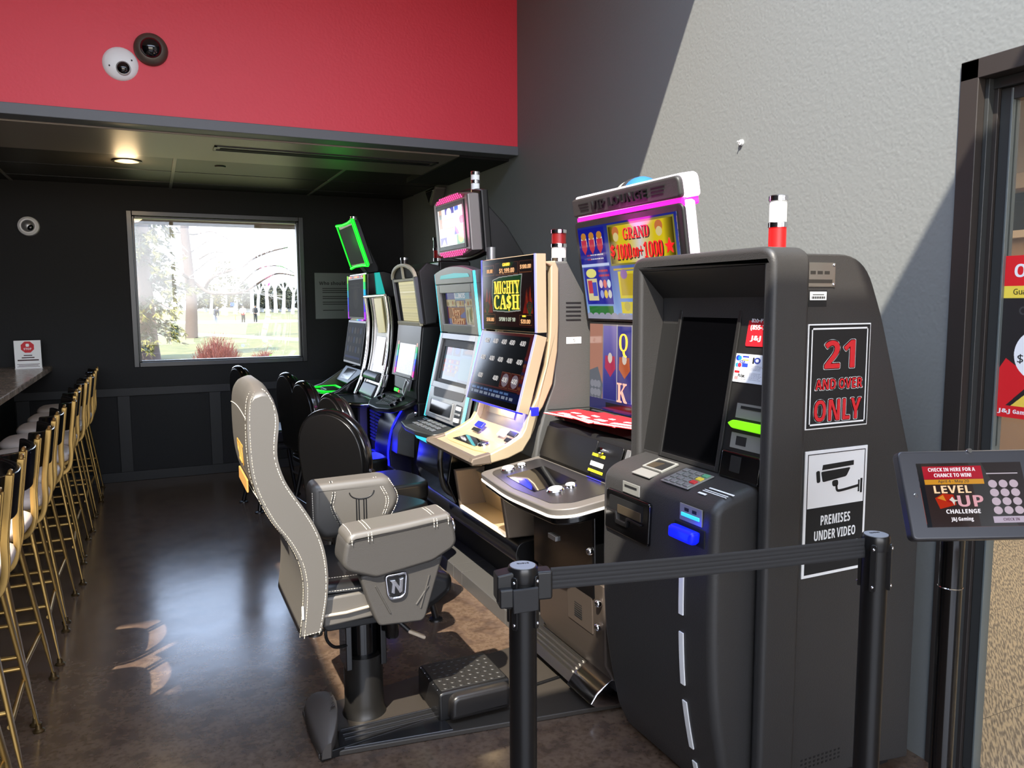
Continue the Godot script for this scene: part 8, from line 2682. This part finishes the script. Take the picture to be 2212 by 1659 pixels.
# ---------------------------------------------------------------- barrier posts, belt and the tablet stand
func front_things() -> void:
	var p1 := Vector3(0.694, 0, -1.448)
	var p2 := Vector3(1.555, 0, -1.277)
	var dir := (p2 - p1).normalized()
	stanchion(p1, dir, true, "black belt barrier post in front, with a wrapped belt clip on its head")
	stanchion(p2, dir, false, "black belt barrier post beside the kiosk's side signs")
	var b := B.new()
	var n := Vector3(-dir.z, 0, dir.x)
	var a := p1 + dir * 0.062
	var e := p2 - dir * 0.03
	var line := []
	# ribbed webbing, sagging slightly
	var sec := PackedVector2Array()
	for i in 19:
		var t := i / 18.0
		sec.append(Vector2(0.0012 + 0.001 * absf(sin(t * PI * 5.0)), -0.024 + 0.048 * t))
	for i in 19:
		var t := 1.0 - i / 18.0
		sec.append(Vector2(-0.0012 - 0.001 * absf(sin(t * PI * 5.0)), -0.024 + 0.048 * t))
	for i in 13:
		var t := i / 12.0
		line.append(a.lerp(e, t) + Vector3(0, 1.006 - 0.004 * sin(PI * t) + 0.004 * t, 0))
	b.sweep(PackedVector3Array(line), sec, Y, false, [], 20)
	solo("barrier_belt", b, mat("webbing", Color(0.115, 0.115, 0.125), 0.7), a + Vector3(0, 1.0, 0), "black ribbed belt stretched between the two barrier posts", "belt")
	# tablet stand
	var O := Vector3(1.54, 1.255, -1.219)
	var U := Vector3(0.9103, 0.0121, 0.4137).normalized()
	var V := Vector3(-0.033, -0.185, 0.078).normalized()
	var N := U.cross(-V).normalized()
	var T := Transform3D(Basis(U, -V, N), O)
	var W := 0.31
	var H := 0.2035
	var o := thing("tablet_stand", "black tablet kiosk on a round pole, check-in screen with a keypad", "tablet stand", Vector3(1.684, 0, -1.172))
	part(o, "enclosure", ppoly(T, fillet(pv([0, 0, W, 0, W, -H, 0, -H]), 0.014, 5), -0.03, 0.0, 0.006, 40), mat("enclosure", Color(0.235, 0.235, 0.25), 0.36, 0.3))
	var im := img(480, 290, Color(0.19, 0.16, 0.17))
	rc(im, 0, 0, 0.5, 1, Color(0.22, 0.17, 0.17))
	pg(im, [0.5, 0, 0.62, 0, 0.85, 1, 0.5, 1], Color(0.25, 0.24, 0.25))
	rc(im, 0.0, 0.0, 0.045, 1, Color(0.12, 0.13, 0.16))
	rc(im, 0.05, 0.05, 0.565, 0.21, Color(0.78, 0.1, 0.2))
	rc(im, 0.05, 0.26, 0.565, 0.08, Color(0.93, 0.65, 0.2))
	pg(im, [0.12, 0.55, 0.2, 0.48, 0.3, 0.5, 0.31, 0.66, 0.15, 0.72], Color(0.8, 0.2, 0.1))
	pg(im, [0.14, 0.55, 0.2, 0.5, 0.22, 0.6], Color(0.95, 0.6, 0.2))
	pg(im, [0.22, 0.6, 0.3, 0.51, 0.3, 0.65], Color(0.7, 0.1, 0.12))
	pg(im, [0.25, 0.58, 0.285, 0.53, 0.3, 0.58, 0.345, 0.59, 0.3, 0.61, 0.29, 0.67, 0.275, 0.61], Color(0.98, 0.95, 0.9))
	for j in 4:
		for i in 3:
			el(im, 0.69 + i * 0.1, 0.34 + j * 0.138, 0.042, 0.062, Color(0.86, 0.78, 0.84))
	rc(im, 0.63, 0.85, 0.36, 0.1, Color(0.82, 0.76, 0.84))
	rc(im, 0.65, 0.17, 0.3, 0.02, Color(0.85, 0.8, 0.85))
	var sc := ppic(o, "tablet_screen", T, 0.0377, -0.0305, 0.277, -0.1755, 0.001, pic("tablet_screen_picture", im, 0.72, 0.06, {"metallic_specular": 0.7}))
	var w := glow("letter_tablet_screen", Color(0.92, 0.88, 0.9), 0.8)
	var yy := glow("letter_level_screen", Color(0.92, 0.68, 0.2), 0.8)
	var rd := glow("letter_up_screen", Color(0.72, 0.14, 0.16), 0.8)
	for q in [["CHECK IN HERE FOR A", 0.116, -0.0455, 0.0085, 0.107, w, "nb"], ["CHANCE TO WIN!", 0.116, -0.0585, 0.0085, 0.085, w, "nb"], ["April 4 - May 20", 0.115, -0.0735, 0.006, 0.07, mat("ink", gray(1)), "n"], ["LEVEL", 0.109, -0.091, 0.0175, 0.084, yy, "nb"], ["UP", 0.145, -0.118, 0.026, 0.058, rd, "nb"], ["CHALLENGE", 0.124, -0.141, 0.0095, 0.077, w, "nb"], ["J&J Gaming", 0.118, -0.159, 0.008, 0.05, w, "nb"], ["CHECK IN", 0.228, -0.1605, 0.0065, 0.036, mat("ink_soft2", Color(0.35, 0.25, 0.3), 0.6), "nb"]]:
		ptext(o, q[0], T, q[1], q[2], 0.0016, q[3], q[5], q[6], q[4], 0.0005)
	part(o, "home_button", disc(T, 0.0245, -0.103, 0.0045, 0.0, 0.0015), mat("chrome", gray(1)))
	part(o, "top_screw", disc(T, 0.165, -0.003, 0.006, -0.002, 0.006), mat("chrome", gray(1)))
	part(o, "neck", B.new().tube([Vector3(1.684, 1.02, -1.172), Vector3(1.684, 1.10, -1.172), T * Vector3(0.15, -0.11, -0.03)], 0.026, 18, Vector3(1, 0, 0.1)), mat("black_gloss", gray(1)))
	b = B.new()
	b.x.origin = Vector3(1.684, 0, -1.172)
	b.lathe([Vector2(0.0, 0.012), Vector2(0.0255, 0.012), Vector2(0.0255, 1.03), Vector2(0, 1.03)], 28)
	part(o, "pole", b, mat("black_gloss", gray(1)))
	b = B.new()
	b.x.origin = Vector3(1.684, 0, -1.172)
	b.lathe([Vector2(0.0265, 0.925), Vector2(0.0275, 0.9265), Vector2(0.0265, 0.928)], 28)
	part(o, "joint_ring", b, mat("chrome", gray(1)))
	b = B.new()
	b.span(Vector3(1.665, 0, -1.26), Vector3(2.02, 0.012, -0.98), 0.004)
	part(o, "base_plate", b, mat("black_satin", gray(1)))

func stanchion(p: Vector3, dir: Vector3, clip: bool, label: String) -> void:
	var o := thing("barrier_post", label, "barrier post", p, 0.0, "belt barrier posts")
	var blk := mat("post_black", Color(0.045, 0.045, 0.05), 0.38)
	var b := B.new()
	b.x.origin = p
	b.lathe([Vector2(0, 0.0), Vector2(0.105, 0.0), Vector2(0.105, 0.012), Vector2(0.09, 0.028), Vector2(0.04, 0.04), Vector2(0.0, 0.04)], 40)
	part(o, "base", b, blk)
	b = B.new()
	b.x.origin = p
	b.lathe([Vector2(0.03, 0.03), Vector2(0.03, 1.015), Vector2(0.0, 1.015)], 32)
	part(o, "tube", b, blk)
	b = B.new()
	b.x.origin = p
	b.lathe([Vector2(0.0305, 1.005), Vector2(0.0325, 1.015), Vector2(0.0325, 1.034), Vector2(0.0305, 1.0405), Vector2(0.0, 1.041)], 32)
	var cap := part(o, "cap", b, mat("cap_black", Color(0.08, 0.08, 0.085), 0.3))
	b = B.new()
	b.x.origin = p
	b.lathe([Vector2(0.0, 1.0418), Vector2(0.0275, 1.0418), Vector2(0.0275, 1.0405)], 32)
	part(cap, "label_disc", b, mat("disc_gray", Color(0.55, 0.57, 0.6), 0.45))
	text(cap, "QUEUE", p + Vector3(0.004, 1.0421, -0.008), Vector3(1, 0, 0.25), Vector3(0.25, 0, -1), 0.006, mat("ink", gray(1)), "nb", 0.026, 0.0005)
	# four slotted strips with screws
	var n := Vector3(-dir.z, 0, dir.x)
	for k in 4:
		var d := dir.rotated(Y, PI / 4 + k * PI / 2)
		var s := part(o, "channel_strip", _strip(p, d), mat("cap_black", gray(1)))
		b = B.new()
		for y in [1.012, 0.92]:
			b.ball(p + d * 0.036 + Vector3(0, y, 0), Vector3(0.004, 0.004, 0.004), 10, 6)
		part(s, "screw", b, mat("chrome", gray(1)), "", true)
	if clip:
		var hd := mat("clip_black", Color(0.085, 0.085, 0.09), 0.45)
		# belt heads on both sides and the wrapped belt end towards the camera
		b = B.new()
		b.x = Transform3D(Basis(dir, Y, dir.cross(Y)), p)
		b.span(Vector3(0.026, 0.966, -0.02), Vector3(0.062, 1.03, 0.02), 0.006)
		part(o, "belt_head", b, hd)
		b = B.new()
		b.x = Transform3D(Basis(dir, Y, dir.cross(Y)), p)
		b.prism(fillet(pv([-0.06, 1.028, -0.02, 1.034, -0.02, 0.95, -0.045, 0.955, -0.06, 0.972]), 0.004, 2), -0.024, 0.02, 0.004)
		part(o, "belt_head", b, hd)
		b = B.new()
		b.x = Transform3D(Basis(dir, Y, dir.cross(Y)), p)
		b.prism(fillet(pv([-0.031, 1.002, 0.025, 1.004, 0.025, 0.953, -0.03, 0.95]), 0.003, 2), 0.03, 0.04, 0.003)
		part(o, "belt_wrap", b, mat("webbing", Color(0.115, 0.115, 0.125), 0.7))
		b = B.new()
		b.x = Transform3D(Basis(dir, Y, dir.cross(Y)), p)
		b.span(Vector3(-0.058, 0.962, -0.005), Vector3(-0.028, 1.003, 0.036), 0.004)
		part(o, "belt_cassette", b, hd)

func _strip(p: Vector3, d: Vector3) -> B:
	var b := B.new()
	b.x = Transform3D(Basis(d.cross(Y).normalized(), Y, -d.cross(Y).normalized().cross(Y) * -1.0), p)
	b.x.basis = Basis(Y.cross(d).normalized(), Y, d)
	return b.prism(rrect(-0.0075, 0.908, 0.0075, 1.024, 0.007, 4), 0.026, 0.0365, 0.0015)
